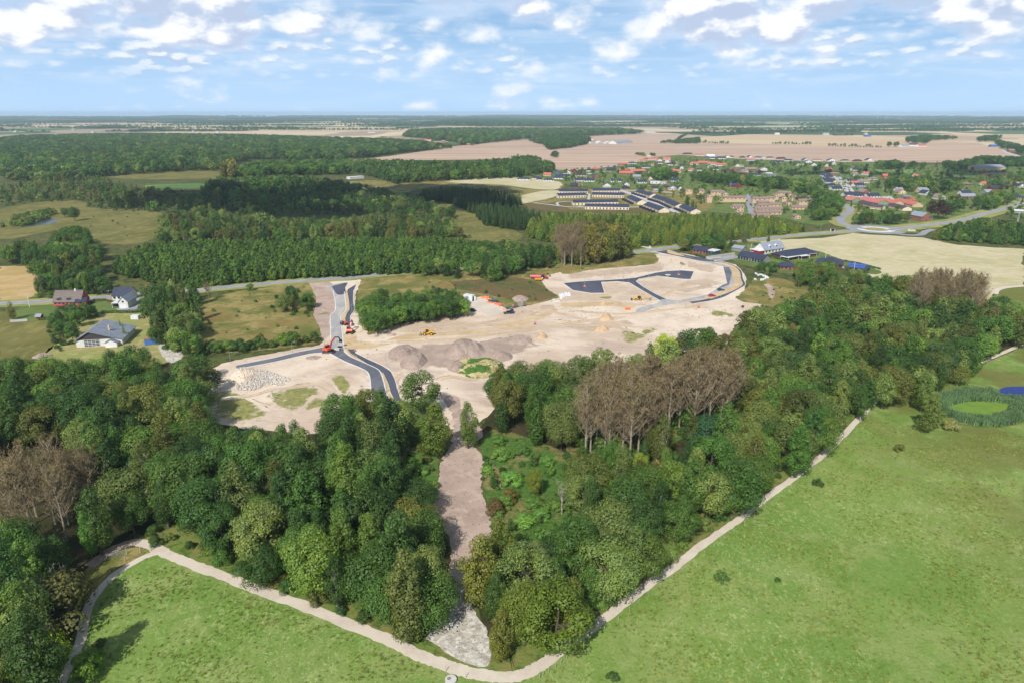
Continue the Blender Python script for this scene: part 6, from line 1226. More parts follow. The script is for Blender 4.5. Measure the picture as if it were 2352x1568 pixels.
excavator(835,470,17,R(80),R(150),[(.9,1.5),(1.8,2.8),(2.9,2.6),(3.2,1.2)],'small dark digger just beyond the excavator on the side road',.72)
def loader(px,py,k,rot):
    e=empty('wheel_loader',G2(k,(px,py)),rot,label='yellow wheel loader driving on the sandy haul road',cat='wheel loader')
    for x in (-1.6,1.6):
        for y in (-1.05,1.05): wheel(e,x,y,.78,.6,YEL)
    MB().prism([(-3.1,1.0),(-.3,1.0),(-.3,2.1),(-2.9,1.95)],'y',-.85,.85).build('engine_cover',YEL,e,bevel=.08); MB().box(-.3,2.2,-.6,.6,.8,1.4).build('front_frame',YEL,e)
    MB().prism([(-.35,1.5),(1.15,1.5),(1.0,3.05),(-.3,3.05)],'y',-.7,.7).build('cab',GLASS,e); MB().box(-.45,1.1,-.78,.78,3.05,3.2).build('cab_roof',YEL,e)
    for y in (-.45,.45): MB().bar((1.2,y,1.6),(3.3,y,.7),.2,.3).build('lift_arm',YEL,e)
    MB().prism([(3.2,.15),(4.3,.1),(3.9,.35),(3.5,.7),(3.6,1.3),(3.2,1.1)],'y',-1.35,1.35).build('bucket',STEEL,e); MB().tube((-2.4,.5,1.9),(-2.4,.5,2.8),.07,.07,6).build('exhaust',BLK,e)
loader(860,655,5,R(186))
def backhoe(px,py,k,rot):
    e=empty('backhoe_loader',G2(k,(px,py)),rot,label='yellow backhoe loader digging with its rear arm below the dark turning head',cat='backhoe loader')
    for x,r in ((-1.1,.62),(1.3,.72)):
        for y in (-.95,.95): wheel(e,x,y,r,.45,YEL)
    MB().prism([(-2.3,.9),(-.2,.9),(-.2,1.7),(-2.2,1.55)],'y',-.5,.5).build('bonnet',YEL,e,bevel=.06); MB().box(-.6,2.1,-.55,.55,.6,1.1).build('chassis',YEL,e)
    MB().prism([(-.3,1.1),(1.6,1.1),(1.5,2.7),(-.1,2.7)],'y',-.75,.75).build('cab',GLASS,e); MB().box(-.2,1.6,-.82,.82,2.7,2.85).build('cab_roof',YEL,e)
    for y in (-.5,.5): MB().bar((-1.0,y,1.2),(-3.2,y,.6),.16,.24).build('lift_arm',YEL,e)
    MB().prism([(-3.1,.1),(-4.0,.1),(-3.7,.4),(-3.5,1.0),(-3.1,1.0)],'y',-1.2,1.2).build('front_bucket',DSTEEL,e)
    MB().bar((2.2,0,1.1),(4.6,0,3.2),.3,.42).build('boom',YEL,e); MB().bar((4.6,0,3.2),(6.8,0,1.5),.26,.36).build('stick',YEL,e); MB().prism([(6.6,1.5),(7.4,1.4),(7.5,.5),(6.9,.1),(6.3,.7)],'y',-.45,.45).build('rear_bucket',STEEL,e)
backhoe(885,738,14,R(-4))
car(1862,628,14,R(12),paint('paint_teal',58,74,88),'dark grey-blue car on the grey road behind the red one')
car(1757,696,14,R(14),paint('paint_crimson',206,32,72),'bright red car parked on the grey road of the loop')
car(768,338,15,R(-12),WHP,'white car parked beside the red annex',4.2); car(908,368,15,R(-8),WHP,'white estate car before the long black-roofed bungalow',4.6); car(1425,480,15,R(0),BLK,'black car in the driveway between bungalows',4.4); car(1490,485,15,R(6),paint('paint_silverblue',120,140,160),'silver-blue car parked right of the black one',4.2)
car(655,612,10,R(5),WHP,'white car on the gravel spot left of the row houses',4.4); car(1083,772,10,R(8),WHP,'white car beside the longest row house',4.2); car(364,415,12,R(110),paint('paint_wine',150,44,80),'dark red car driving on the concrete village street'); car(860,535,12,R(5),WHP,'white van on the small paved yard in the village',4.8,True)
car(300,285,12,R(0),WHP,'white camper van at the top end of the concrete street',5.5,True); car(210,425,18,R(-22),GALV,'silver grey van in the site yard before the white cabin',5.0,True); car(385,670,18,R(-30),BLK,'black car half hidden by the bush in the site yard',4.3); car(1232,490,16,R(5),BLK,'dark car standing inside the white carport',4.2)
car(872,98,14,R(5),WHP,'white van in the gravel layby above the main road',4.8,True)
car(600,795,11,R(0),WHP,'white car parked in front of the beige blocks',4.2) if False else None
# tractor with two trailers
def tractor(pos,rot,label,body,s=1.0,track=False):
    e=empty('tractor',pos,rot,label=label,cat='tractor'); e.scale=(s,s,s)
    for y in (-.9,.9):
        if track: MB().prism([(-1.5,.1),(.6,.1),(.9,.4),(-.4,1.35),(-1.6,.6)],'y',y-.25,y+.25).build('track',DSTEEL,e)
        else: wheel(e,-.9,y,.85,.5,WHP)
        wheel(e,1.7,y*.9,.55,.35,STEEL)
    MB().prism([(.3,.9),(2.6,.8),(2.6,1.5),(.3,1.75)],'y',-.42,.42).build('bonnet',body,e,bevel=.06); MB().prism([(-1.3,1.1),(.35,1.1),(.2,2.8),(-1.1,2.8)],'y',-.75,.75).build('cab',GLASS,e); MB().box(-1.25,.35,-.82,.82,2.8,2.95).build('cab_roof',body if not track else BLU,e); MB().box(-1.3,2.2,-.35,.35,.6,1.1).build('chassis',BLK,e)
    return e
tractor(G2(13,(1865,262)),R(-8),'red tractor with white wheels beside the pink slurry tank',RED,1.1)
t=empty('slurry_tanker',G2(13,(1740,262)),R(-5),label='pink cylindrical tank trailer behind the tractor',cat='tank trailer'); MB().tube((-3.6,0,1.7),(3.0,0,1.7),1.0,1.0,16).build('tank',PNK_,t,smooth_=False); MB().box(-2.5,3.4,-.5,.5,.6,.8).build('chassis',DSTEEL,t)
for x in (-1.2,.2):
    for y in (-1,1): wheel(t,x,y,.5,.4,STEEL)
t=empty('dump_trailer',G2(13,(1778,290)),R(6),label='small orange-yellow tipping trailer in front of the pink tank',cat='trailer'); MB().tbox(0,0,.8,1.6,4.4,2.0,4.9,2.3).build('tray',paint('paint_amber',246,170,30),t); MB().box(2.2,3.6,-.1,.1,.7,.85).build('drawbar',DSTEEL,t)
for y in (-.95,.95): wheel(t,-.3,y,.5,.35,STEEL)
e=tractor(G2(18,(1600,740)),R(196),'black tracked tractor with blue cab roof and front implement on the haul road',BLK,1.0,True)
MB().box(2.8,3.8,-1.1,1.1,.2,.9).build('implement',DSTEEL,e); MB().bar((2.4,0,.9),(3.0,0,.7),.5,.3).build('coupling',STEEL,e)
# cabins and containers
def container(pos,rot,L,W,H,m,label,roofm=None,name='container',ribs=True,cat='container'):
    e=empty(name,pos,rot,label=label,cat=cat); b=MB().box(-L/2,L/2,-W/2,W/2,.12,H)
    b.build('body',m,e)
    if ribs:
        r=MB(); n=int(L/.45)
        for i in range(n):
            x=-L/2+.3+i*(L-.6)/max(1,n-1); r.box(x-.08,x+.08,-W/2-.06,-W/2-.002,.25,H-.15)
        r.build('side_ribs',m,e)
    MB().box(-L/2-.05,L/2+.05,-W/2-.08,W/2+.05,H+.003,H+.14).build('roof',roofm or m,e)
    for sx in (-1,1): MB().box(sx*(L/2-.1)-.1,sx*(L/2-.1)+.1,-W/2-.07,W/2,.0,.118).build('corner_foot',DSTEEL,e)
    return e
x,y,rot,L=px_line(16,(1692,1105),(1912,1072),2.5); container((x,y,0),rot,6.1,2.5,2.5,BLU,'blue ribbed shipping container on the yard by the barn house',M_('rust_roof',150,110,104,.9))
x,y,rot,L=px_line(13,(285,628),(515,618),3); container((x,y,0),rot,L,2.9,2.6,M_('cabin_grey',186,192,200,.6),'long pale grey site cabin with dark roof behind the bushes',BLK,'site_cabin',False,'site cabin')
x,y,rot,L=px_line(13,(385,692),(545,686),3); container((x,y,0),rot,L,2.9,2.5,M_('cabin_blue',150,176,220,.6),'pale blue site cabin in front of the long grey cabin',M_('cabin_roof_blue',150,176,220,.6),'site_cabin',False,'site cabin')
e=empty('office_cabin',G2(18,(290,310)),R(-31),label='white lifted site cabin with dark lettering and an open door on its end',cat='site cabin'); MB().box(-2.9,2.9,-1.4,1.4,.15,2.9).build('body',WHP,e); MB().box(-2.95,2.95,-1.45,1.45,2.903,3.02).build('roof',WHP,e)
MB().box(2.902,2.95,-.7,.5,.2,2.3).build('doorway',BLK,e); MB().box(2.95,4.0,.55,.62,.2,2.35).build('door',WHP,e)
# lettering drawn as bars: four dark glyphs
lt=MB(); x0=-1.45
for gx in ((0,'I'),(.42,'B'),(.95,'G'),(1.5,'O')):
    a=x0+gx[0]
    if gx[1]=='I': lt.box(a,a+.16,-1.44,-1.402,1.5,2.3)
    else:
        lt.box(a,a+.13,-1.44,-1.402,1.5,2.3); lt.box(a+.13,a+.42,-1.44,-1.402,2.18,2.3); lt.box(a+.13,a+.42,-1.44,-1.402,1.5,1.62)
        if gx[1]!='G': lt.box(a+.33,a+.45,-1.441,-1.402,1.62,2.18)
        if gx[1] in 'BG': lt.box(a+.2,a+.4,-1.439,-1.402,1.84,1.95)
lt.build('lettering',BLK,e)
# heaps of soil, sand and stone
def mound(name,k,c,rx_px,h,m,label,ry=None,seed=0,cat='soil heap',cones=3,rough=.12):
    p=G2(k,c); q=G2(k,(c[0]+rx_px,c[1])); rx=q.x-p.x; ry=ry or rx*.8; rs=np.random.RandomState(seed+int(c[0])); n=42; 
    off=[(rs.uniform(-.45,.45),rs.uniform(-.45,.45),rs.uniform(.55,1)) for _ in range(cones)]; off[0]=(off[0][0]*.4,off[0][1]*.4,1.0)
    vs=[];fs=[]
    ph=rs.uniform(0,6.28,6)
    for i in range(n+1):
        for j in range(n+1):
            u=-1+2*i/n; v=-1+2*j/n; a=math.atan2(v,u); e_=1+.10*math.sin(3*a+ph[0])+.07*math.sin(5*a+ph[1]); r=math.hypot(u,v)/e_
            z=0
            for ox,oy,w in off: z=max(z,w*max(0,1-math.hypot(u-ox,v-oy)/(1.02*w*.85+.05)))
            z=z*(1.45-.45*z)*min(1,max(0,(1-r)*2.6)); z=z*h*.82
            if z>0.02: z+=rs.uniform(-1,1)*rough*min(1,z)+.15*math.sin(u*9+ph[2])*math.sin(v*8+ph[3])*min(1,z)
            vs.append((u*rx,v*ry,z-.06))
    for i in range(n):
        for j in range(n): 
            a=i*(n+1)+j; q4=(a,a+n+1,a+n+2,a+1)
            if max(vs[t][2] for t in q4)>-.05: fs.append(q4)
    me=bpy.data.meshes.new(name); me.from_pydata(vs,[],fs); me.materials.append(MATS[m] if isinstance(m,str) else m)
    bm=bmesh.new(); bm.from_mesh(me); bmesh.ops.delete(bm,geom=[v for v in bm.verts if not v.link_faces],context='VERTS'); bm.to_mesh(me); bm.free()
    o=link(name,me,None,(p.x,p.y,.05)); tag(o,label,cat); return o
mound('soil_heap',5,(1110,755),140,6.0,'mound_mat','large brownish topsoil heap in the middle of the site',ry=15,cones=5)
mound('soil_heap',5,(690,770),110,3.6,'mound_mat','low topsoil heap left behind the darker ribbed one',ry=10,cones=4); mound('soil_heap',5,(755,835),105,4.0,'mound_mat','ribbed topsoil heap nearest the curved road',ry=11,cones=4); mound('soil_heap',5,(1360,795),80,3.0,'mound_mat','small topsoil heap beside the overgrown mound',ry=8)
mound('soil_heap',5,(1470,690),90,2.2,'mound_mat','flat soil heap at the right end of the topsoil',ry=8,cones=5)
mound('soil_heap',5,(1050,865),80,3,'mound_mat','soil heap above the overgrown mound',ry=7) 
mound('sand_heap',5,(1630,672),48,3.4,'sand_pile','small pointed sand heap right of the topsoil',cat='sand heap',rough=.05,cones=2); mound('sand_heap',5,(2020,625),62,3.6,'sand_pile','pointed sand heap nearest the lime green tree',cat='sand heap',rough=.05,cones=2); mound('sand_heap',14,(510,965),100,4.4,'sand_pile','broad sand heap in the centre of the site',cat='sand heap',rough=.05,cones=2); mound('sand_heap',14,(480,795),55,2.4,'sand_pile','low sand heap below the dark turning head',cat='sand heap',rough=.05,cones=3); mound('sand_heap',14,(620,790),110,1.2,'sand_pile','flat spread sand right of the low heap',cat='sand heap',ry=5,rough=.04)
mound('soil_heap',18,(1900,290),300,2.4,'mound_mat','brown soil heap behind the cable drums',ry=7); mound('sand_heap',13,(2050,610),95,1.6,'chalk','pale gravel heap left of the white sacks',cat='gravel heap',ry=4)
mound('soil_heap',4,(2105,722),58,1.0,'mound_mat','small dark soil heap beside the west site road',ry=3.2,rough=.1); mound('soil_heap',5,(515,665),22,.7,'mound_mat','tiny dark soil heap above the haul road bend',ry=1.6); mound('soil_heap',5,(615,655),42,1.0,'mound_mat','loose grey soil heap left of the wheel loader',ry=2)
mound('sand_heap',14,(1915,935),42,1.4,'chalk','pale gravel heap by the right wood',cat='gravel heap',ry=3)
mound('grass_mound',5,(1190,872),190,2.6,'weedy_mound','overgrown mound covered with green weeds and sand',ry=13,cat='grass mound',cones=5,rough=.25)
mound('rubble_heap',23,(330,210),240,2.6,'soft_chalk','white crushed stone heap beside the west site road',ry=10,cat='rubble heap',cones=5,rough=.25)
mound('rubble_heap',4,(290,712),70,1.6,'mound_mat','heap of roots and branches left of the barn house',ry=4,cat='brushwood heap',rough=.4)
STN=mat('broken_stone',rgb(222,212,198),.9,rgb(160,150,140),1.9,.8)
rs=np.random.RandomState(6); st=MB(); P4=[Z(23,q) for q in ((160,130),(250,80),(560,120),(760,160),(1060,270),(880,370),(640,350),(450,440),(170,430))]
for _ in range(2600):
    q=Z(23,(rs.uniform(120,1080),rs.uniform(80,440)))
    if not inpoly([q[0]],[q[1]],P4)[0]: continue
    g_=G(*q); s=rs.uniform(.12,.42)*(1 if rs.rand()<.93 else 1.6); zz=.1+max(0,1.1-abs(q[0]-575)/60)*.3; d1,d2=rs.uniform(.7,1.3,2)
    st.tbox(g_.x,g_.y,zz-.1,zz+s*.8,s*1.5*d1,s*1.4*d2,s*.8,s*.9,rs.normal()*s*.2,rs.normal()*s*.2)
o=st.build('crushed_stone_cover',STN); o['kind']='stuff'; o['label']='broken white stones strewn over the ground beside the west site road'
# pipes, sacks, reels and small site goods
def pipes(k,c,rot,n,L,r,m,label,group=None,rows=2):
    e=empty('pipe_bundle',G2(k,c),rot,label=label,cat='pipe bundle',group=group)
    f=MB().tube((-L/2,0,0),(L/2,0,0),r,r,8).build('pipe',m,e); f.location=(0,0,r+.02)
    for i in range(1,n):
        o=f.copy(); col.objects.link(o); o.parent=e; rr=i%((n+rows-1)//rows); o.location=(rs.uniform(-.1,.1),(rr)*2.05*r*(1 if rr%2 else -1)*((rr+1)//2)/max(rr,1)*1.0,r+.02+(i//((n+rows-1)//rows))*r*1.9)
    return e
for c,rot,n,L,lb in (((790,255),-20,6,5.0,'orange pipes at the upper end of the fenced store'),((880,320),-35,5,2.4,'short orange-red pipes beside the mesh pallets'),((940,410),-30,6,3.4,'orange pipes in front of the mesh pallets'),((1180,470),-32,8,4.2,'large bundle of orange pipes at the fence'),((1290,500),60,8,3.0,'upright leaning bundle of red-orange pipes at the fence end'),((180,770),-40,4,4.0,'orange pipes dumped on the green bank by the yard entrance'),((1385,625),0,3,1.4,'short orange pipe pieces outside the fence')):
    pipes(18,c,R(rot),n,L,.16 if L<4.1 else .2,ORP,lb,'orange pipe bundles of the site store')
pipes(14,(768,850),R(10),6,2.6,.25,ORP,'orange pipe pack alone in the sand below the backhoe loader','orange pipe bundles of the site store')
def pallet_mesh(k,c,rot,label):
    e=empty('wire_cage',G2(k,c),rot,label=label,cat='wire cage'); f=MB(); 
    for i in range(6):
        x=-1.5+i*.6; f.box(x-.03,x+.03,-1,1,0,1.5)
    f.build('mesh_panels',GALV,e); g_=MB(); g_.box(-1.6,1.6,-1.05,-1.01,0,.1); g_.box(-1.6,1.6,1.01,1.05,0,.1); g_.build('frame',STEEL,e)
pallet_mesh(18,(985,395),R(-20),'left stack of grey wire fence panels'); pallet_mesh(18,(1115,385),R(-10),'right stack of grey wire fence panels')
def reel(k,c,rot,r,w,label):
    e=empty('cable_drum',G2(k,c),rot,label=label,cat='cable drum',group='cable drums beside the haul road')
    for sy in (-1,1):
        o=MB().tube((0,sy*w/2,0),(0,sy*w/2+sy*.08,0),r,r,20).build('flange',M_('grey_wood',158,152,150,.9),e); o.location=(0,0,r)
    o=MB().tube((0,-w/2,0),(0,w/2,0),r*.62,r*.62,14).build('cable_coil',ORP if w<1 else BLK,e); o.location=(0,0,r)
reel(18,(1680,560),R(60),1.15,.8,'grey cable drum with orange cable, left of the pair'); reel(18,(1890,525),R(25),1.5,1.1,'largest grey cable drum lying beside the haul road'); reel(18,(1995,510),R(60),1.2,.8,'cable drum partly behind the largest drum')
reel(14,(1600,830),R(70),1.1,.8,'cable drum with orange cable standing alone in the sand')
reel(5,(1578,585),R(80),.8,.6,'small black drum with orange coil alone on the site')
def sacks(k,pts,s,label,group,nm='white_sack'):
    for i,c in enumerate(pts):
        e=MB().tbox(0,0,0,s*.95,s*1.1,s*1.05,s*.9,s*.85).build(nm,WHP,None,None,rs.uniform(0,1.5),bevel=.12*s); p=G2(k,c[:2]); e.location=(p.x,p.y,.05+(c[2] if len(c)>2 else 0)); tag(e,label,'sack',group)
sacks(13,[(2120,530),(2155,520),(2190,535),(2220,515),(2255,505),(2140,550),(2175,545),(2210,535),(2245,530),(2270,530),(2140,575),(2205,505)],1.35,'white big bag in the cluster right of the gravel heap','white big bags beside the weeds')
def bale(k,c,label,grp):
    e=MB().tube((-.65,0,.62),(.65,0,.62),.62,.62,14).build('wrapped_bale',WHP,None,G2(k,c),rs.uniform(0,3)); tag(e,label,'concrete ring',grp)
for c in ((805,585),(835,600),(858,598),(885,605),(905,612),(928,622),(940,635),(915,640),(795,652),(890,652),(865,655)): bale(15,c,'white concrete ring lying in the row below the bungalow bushes','white concrete rings at the site corner')
for i in range(4):
    for j in range(2):
        q=G2(16,(1540,688)); o=MB().box(-1.9,1.9,-.28,.28,0,.95).build('white_crate',WHP,None,(q.x+.1*j,q.y+i*.62-.9,.02+j*1.0)); tag(o,'long white crate in the stack on the yard grass','crate','long white crates stacked on the yard grass')
o=MB().box(-1.1,1.1,-.7,.7,0,1.0).build('concrete_block',CONC,None,G2(20,(805,705)),0,bevel=.05); tag(o,'white concrete block with holes beside the excavator','concrete block')
o=MB().prism([(-1.2,0),(1.2,0),(.9,.5),(-.5,.9)],'y',-.6,.6).build('excavator_bucket',BLK,None,G2(20,(935,590)),.3); tag(o,'spare black excavator bucket on the asphalt','digger bucket')
e=empty('road_barrier',G2(17,(1030,975)),R(60),label='red and white warning board at the end of the new asphalt',cat='barrier'); MB().box(-.9,.9,-.05,.05,.5,1.1).build('board',RED,e)
for x in (-.6,0,.6): MB().box(x-.14,x+.14,-.06,.061,.52,1.08).build('white_stripe',WHP,e)
for x in (-.7,.7): MB().box(x-.05,x+.05,-.25,.25,0,.5).build('foot',DSTEEL,e)
e=empty('drum_basket',G2(14,(1238,462)),0,label='big grey cable drum lying on the dark turning head',cat='cable drum')
for z in (.0,1.1): MB().tube((0,0,z),(0,0,z+.1),1.9,1.9,20).build('flange',CONC,e)
MB().tube((0,0,.1),(0,0,1.1),1.2,1.2,16).build('core',M_('grey_wood',158,152,150,.9),e)
def lamp(k,c,h,label,group,base=False,double=False,rot=0):
    e=empty('street_lamp',G2(k,c),rot,label=label,cat='street lamp',group=group)
    MB().tube((0,0,0),(0,0,h),.09,.06,7).build('pole',GALV,e)
    for s in ((-1,1) if double else (1,)): MB().bar((0,0,h),(s*1.1,0,h+.12),.08,.08).build('bracket',GALV,e); MB().box(s*1.1-.35,s*1.1+.35,-.15,.15,h+.08,h+.22).build('lamp_head',GALV,e)
    if base: MB().tbox(0,0,0,.5,1.6,1.6,1.2,1.2).build('foundation',ORP,e)
lamp(14,(260,578),6,'lamp post on an orange base in the left dark turning head',None,True); lamp(14,(1366,440),4.5,'lamp post on an orange base in the right dark turning head',None,True)
for i,c in enumerate(((450,865),(755,858),(1070,836),(1322,803),(1520,772),(1695,742),(1850,708),(1992,688),(2138,645),(2265,610),(370,892),(85,925))):
    lamp(12,c,8,'grey street lamp along the road by the roundabout','grey street lamps by the roundabout',rot=R(-60))
lamp(12,(692,862),8,'double-armed lamp standing beside the roundabout island',None,double=True); 
for c in ((1015,470),(718,520),(948,620),(495,500),(2080,590),(1862,712)): lamp(14,c,5,'thin bare lamp post beside the new site roads','thin lamp posts of the new site roads')
for k,c in ((17,(462,850)),(17,(980,255)),(5,(578,852)),(4,(1550,762)),(4,(1966,692)),(4,(1175,790))): lamp(k,c,5,'thin bare lamp post beside the new site roads','thin lamp posts of the new site roads')
def pole(k,c,h,label,name='utility_pole',m=None,group=None,cat='pole',flag=False):
    e=empty(name,G2(k,c),0,label=label,cat=cat,group=group); MB().tube((0,0,0),(0,0,h),.14,.09,8).build('shaft',m or WHITE,e)
    if not flag:
        MB().box(-.6,.6,-.05,.05,h-.6,h-.48).build('crossarm',DSTEEL,e)
    else: MB().tube((0,0,h),(0,0,h+.2),.16,.12,8).build('finial',YEL,e)
    return e
pole(4,(200,385),9,'white wooden utility pole left of the thatched cottage')
for i,(k,c,h) in enumerate(((15,(740,335),7),(15,(1610,475),9),(15,(1952,560),7),(10,(1103,500),9),(10,(950,385),7),(10,(1378,435),8),(11,(915,575),9),(11,(1090,300),8),(12,(2275,800),9),(12,(2288,795),9),(12,(1872,430),9),(12,(525,295),7),(12,(782,445),6))):
    pole(k,c,h,'white flagpole, %s'%('beside the red annex','rising over the hip-roofed bungalow','before the solar panel roof','tallest before the orange gable house','beside the black-roofed left tip houses','above the middle row houses','by the red house in the trees','behind the village tree belt','left of the pair above the thicket','right of the pair above the thicket','among the right village trees','by the concrete street top','in the gardens right of the street')[i],'flagpole',flag=True,cat='flagpole')
# bus shelter, signs
e=empty('bus_shelter',G2(12,(222,908)),R(10),label='white and red bus shelter beside the main road',cat='bus shelter'); MB().box(-2,2,-.8,.8,2.3,2.5).build('roof',RED,e); MB().box(-2,2,.7,.8,0,2.297).build('back_panel',GLASS,e)
for s in (-1,1): MB().box(s*1.95-.05,s*1.95+.05,-.8,.69,0,2.297).build('side_panel',WHP,e)
car(1100,908,12,R(3),WHP,'long white van parked in the layby right of the roundabout',6.5,True)
# fences, gate and posts
def fence(k,pts,h,m,label,name='fence',post=2.5,panel=True,wp=False):
    P=[G2(k,p) for p in pts]; o0=P[0]; e=empty(name,o0,0,label=label,cat=name.replace('_',' '))
    for a,b in zip(P[:-1],P[1:]):
        a=a-o0; b=b-o0; L=(b-a).length; n=max(1,int(L/post))
        if panel: MB().bar(a+Vector((0,0,h*.52)),b+Vector((0,0,h*.52)),.04,h*.9).build('panel',m,e)
        else:
            for z in (h*.35,h*.7,h*.95): MB().bar(a+Vector((0,0,z)),b+Vector((0,0,z)),.03,.04).build('rail',m,e)
        for i in range(n+1): q=a.lerp(b,i/n); MB().box(q.x-.06,q.x+.06,q.y-.06,q.y+.06,0,h).build('post',m,e)
    return e
fence(15,[(215,398),(553,350)],1.8,M_('fence_grey',190,186,180),'long pale wooden fence beside the new cycle path'); fence(15,[(225,405),(400,395),(560,372)],1.5,M_('fence_grey',190,186,180),'pale garden fence on the near side of the driveway')
fence(16,[(770,500),(860,450)],1.9,BLACKM,'black wooden fence behind the thatched cottage annex'); fence(4,[(70,487),(185,480)],1.4,M_('fence_grey',190,186,180),'short grey fence at the left garden edge'); fence(16,[(1090,425),(1180,440)],1.6,WALLM['br'],'brown fence left of the white house')
fence(18,[(890,230),(1020,300),(1180,390),(1320,470),(1440,610)],1.9,GALV,'wire mesh fence round the orange pipe store','mesh_fence',3.0,False)
WD=M_('post_wood',176,172,156,.9)
e=empty('field_gate',G2(21,(672,968)),0,label='grey steel field gate between the tree and the path junction',cat='gate'); b=G2(21,(1085,850))-G2(21,(672,968))
for z in (.3,.7,1.15): MB().bar((0,0,z),(b.x,b.y,z),.05,.06).build('rail',GALV,e)
for t_ in (0,.25,.5,.75,1): MB().bar((b.x*t_,b.y*t_,.25),(b.x*t_,b.y*t_,1.2),.05,.05).build('upright',GALV,e)
for c,lb in (((672,972),'thick post at the left end of the field gate'),((1085,855),'thick post at the right end of the field gate'),((1050,1020),'wooden post below the field gate'),((728,1228),'wooden post nearest the narrow path above the shade'),((1372,820),'wooden post right of the field gate'),((1590,790),'leaning post at the path junction'),((705,1540),'wooden post on the meadow side of the narrow path')):
    o=MB().tube((0,0,0),(0,0,1.45),.12,.10,8).build('wooden_post',WD,None,G2(21,c)); tag(o,lb,'post')
for i,(a,b_) in enumerate(((990,985),(1925,1280))):
    o=MB().tube((0,0,0),(0,0,1.25),.06,.05,6).build('wooden_post',WD,None,G2(22,(a,b_))); tag(o,'thin fence post at the path edge %s the round well cover'%('above' if i==0 else 'right of'),'post')
for i in range(34):      # meadow fence along the right path
    t_=i/33; q=ribbon_pts(path[14:26],6); n=q[int(t_*(len(q)-1))]; n2=offs(q,-2.4)[int(t_*(len(q)-1))]
    o=MB().tube((0,0,0),(0,0,1.2),.06,.05,6).build('wooden_post',WD,None,(n2[0],n2[1],0)); tag(o,'thin wooden fence post in the line between the path and the right meadow','post','fence posts along the right meadow')
e=empty('well_cover',G2(22,(1220,1445)),0,label='round white concrete well top with grey lid at the bottom edge',cat='well'); MB().tube((0,0,0),(0,0,.55),1.08,1.08,28).build('ring',CONC,e); MB().tube((-.35,.1,.553),(-.35,.1,.62),.38,.38,18).build('lid',STEEL,e)
# garden things on the left
o=MB().tube((0,0,0),(0,0,1.2),2.6,2.6,24).build('pool_wall',WHP); p=G2(16,(535,548)); e=empty('garden_pool',p,0,label='round white garden pool before the thatched cottage',cat='pool'); o.parent=e; MB().tube((0,0,1.203),(0,0,1.23),2.45,2.45,24).build('pool_cover',M_('pool_cover_grey',226,228,232,.5),e)
building('playhouse','tiny red playhouse with grey roof on the left lawn','playhouse',G2(4,(268,460)).x,G2(4,(268,460)).y,0,2.4,2.2,1.4,.9,'red','G',wins=0)
e=empty('trampoline',G2(15,(800,232)),0,label='round dark trampoline behind the red and white house',cat='trampoline'); MB().tube((0,0,.8),(0,0,.88),2.1,2.1,20).build('mat',BLK,e)
for i in range(6): a=i*1.047; MB().tube((2*math.cos(a),2*math.sin(a),0),(2*math.cos(a),2*math.sin(a),2.4),.05,.05,5).build('pole',GALV,e)
def hedge(k,pts,h,w,label,tint):
    P=[np.array(G2(k,p)[:2]) for p in pts]; rs_=np.random.RandomState(int(pts[0][0])); C=[];
    o0=P[0]
    for a,b in zip(P[:-1],P[1:]):
        L=np.linalg.norm(b-a); n=max(2,int(L/.9))
        for i in range(n): q=a+(b-a)*(i+.5)/n-o0; C.append((q[0]+rs_.normal()*.1,q[1]+rs_.normal()*.1,h*.5))
    C=np.array(C); V=cards(rs_,C,np.full(len(C),max(h*.5,w*.5)),len(C)*70,.22,np.array([C[:,0].mean(),C[:,1].mean(),0]),.2); me=quads_mesh('hedge',V,[LEAF]); o=link('hedge',me,None,(o0[0],o0[1],0)); o.color=(*tint,1); tag(o,label,'hedge')
hedge(16,[(1000,605),(1300,600),(1660,588)],1.7,1.4,'clipped hedge along the yard below the white house',MD); hedge(16,[(870,410),(1090,405)],1.3,1,'low hedge beside the road behind the lawn',MD); hedge(15,[(85,365),(210,395)],1.5,1.3,'clipped hedge before the brick bungalow',DK); hedge(15,[(1030,395),(1210,440)],1.5,1.3,'hedge left of the small hip-roofed bungalow',MD); hedge(15,[(1280,450),(1400,455),(1470,420)],1.4,1.2,'bright hedge round the middle bungalow garden',LT); hedge(15,[(1455,500),(1550,490)],1.2,1.2,'short bright hedge beside the two cars',LT); hedge(15,[(1830,430),(2000,460),(2270,530)],1.4,1.2,'long hedge between the bungalows and the straw field',MD); hedge(15,[(940,375),(1050,365)],1.5,1.2,'hedge behind the long black-roofed bungalow',MD); hedge(16,[(0,710),(160,700)],1.2,1,'low hedge at the edge of the left lawn',OL)
hedge(12,[(40,785),(215,785)],2.5,3,'broad hedge block left of the road bend',MD)
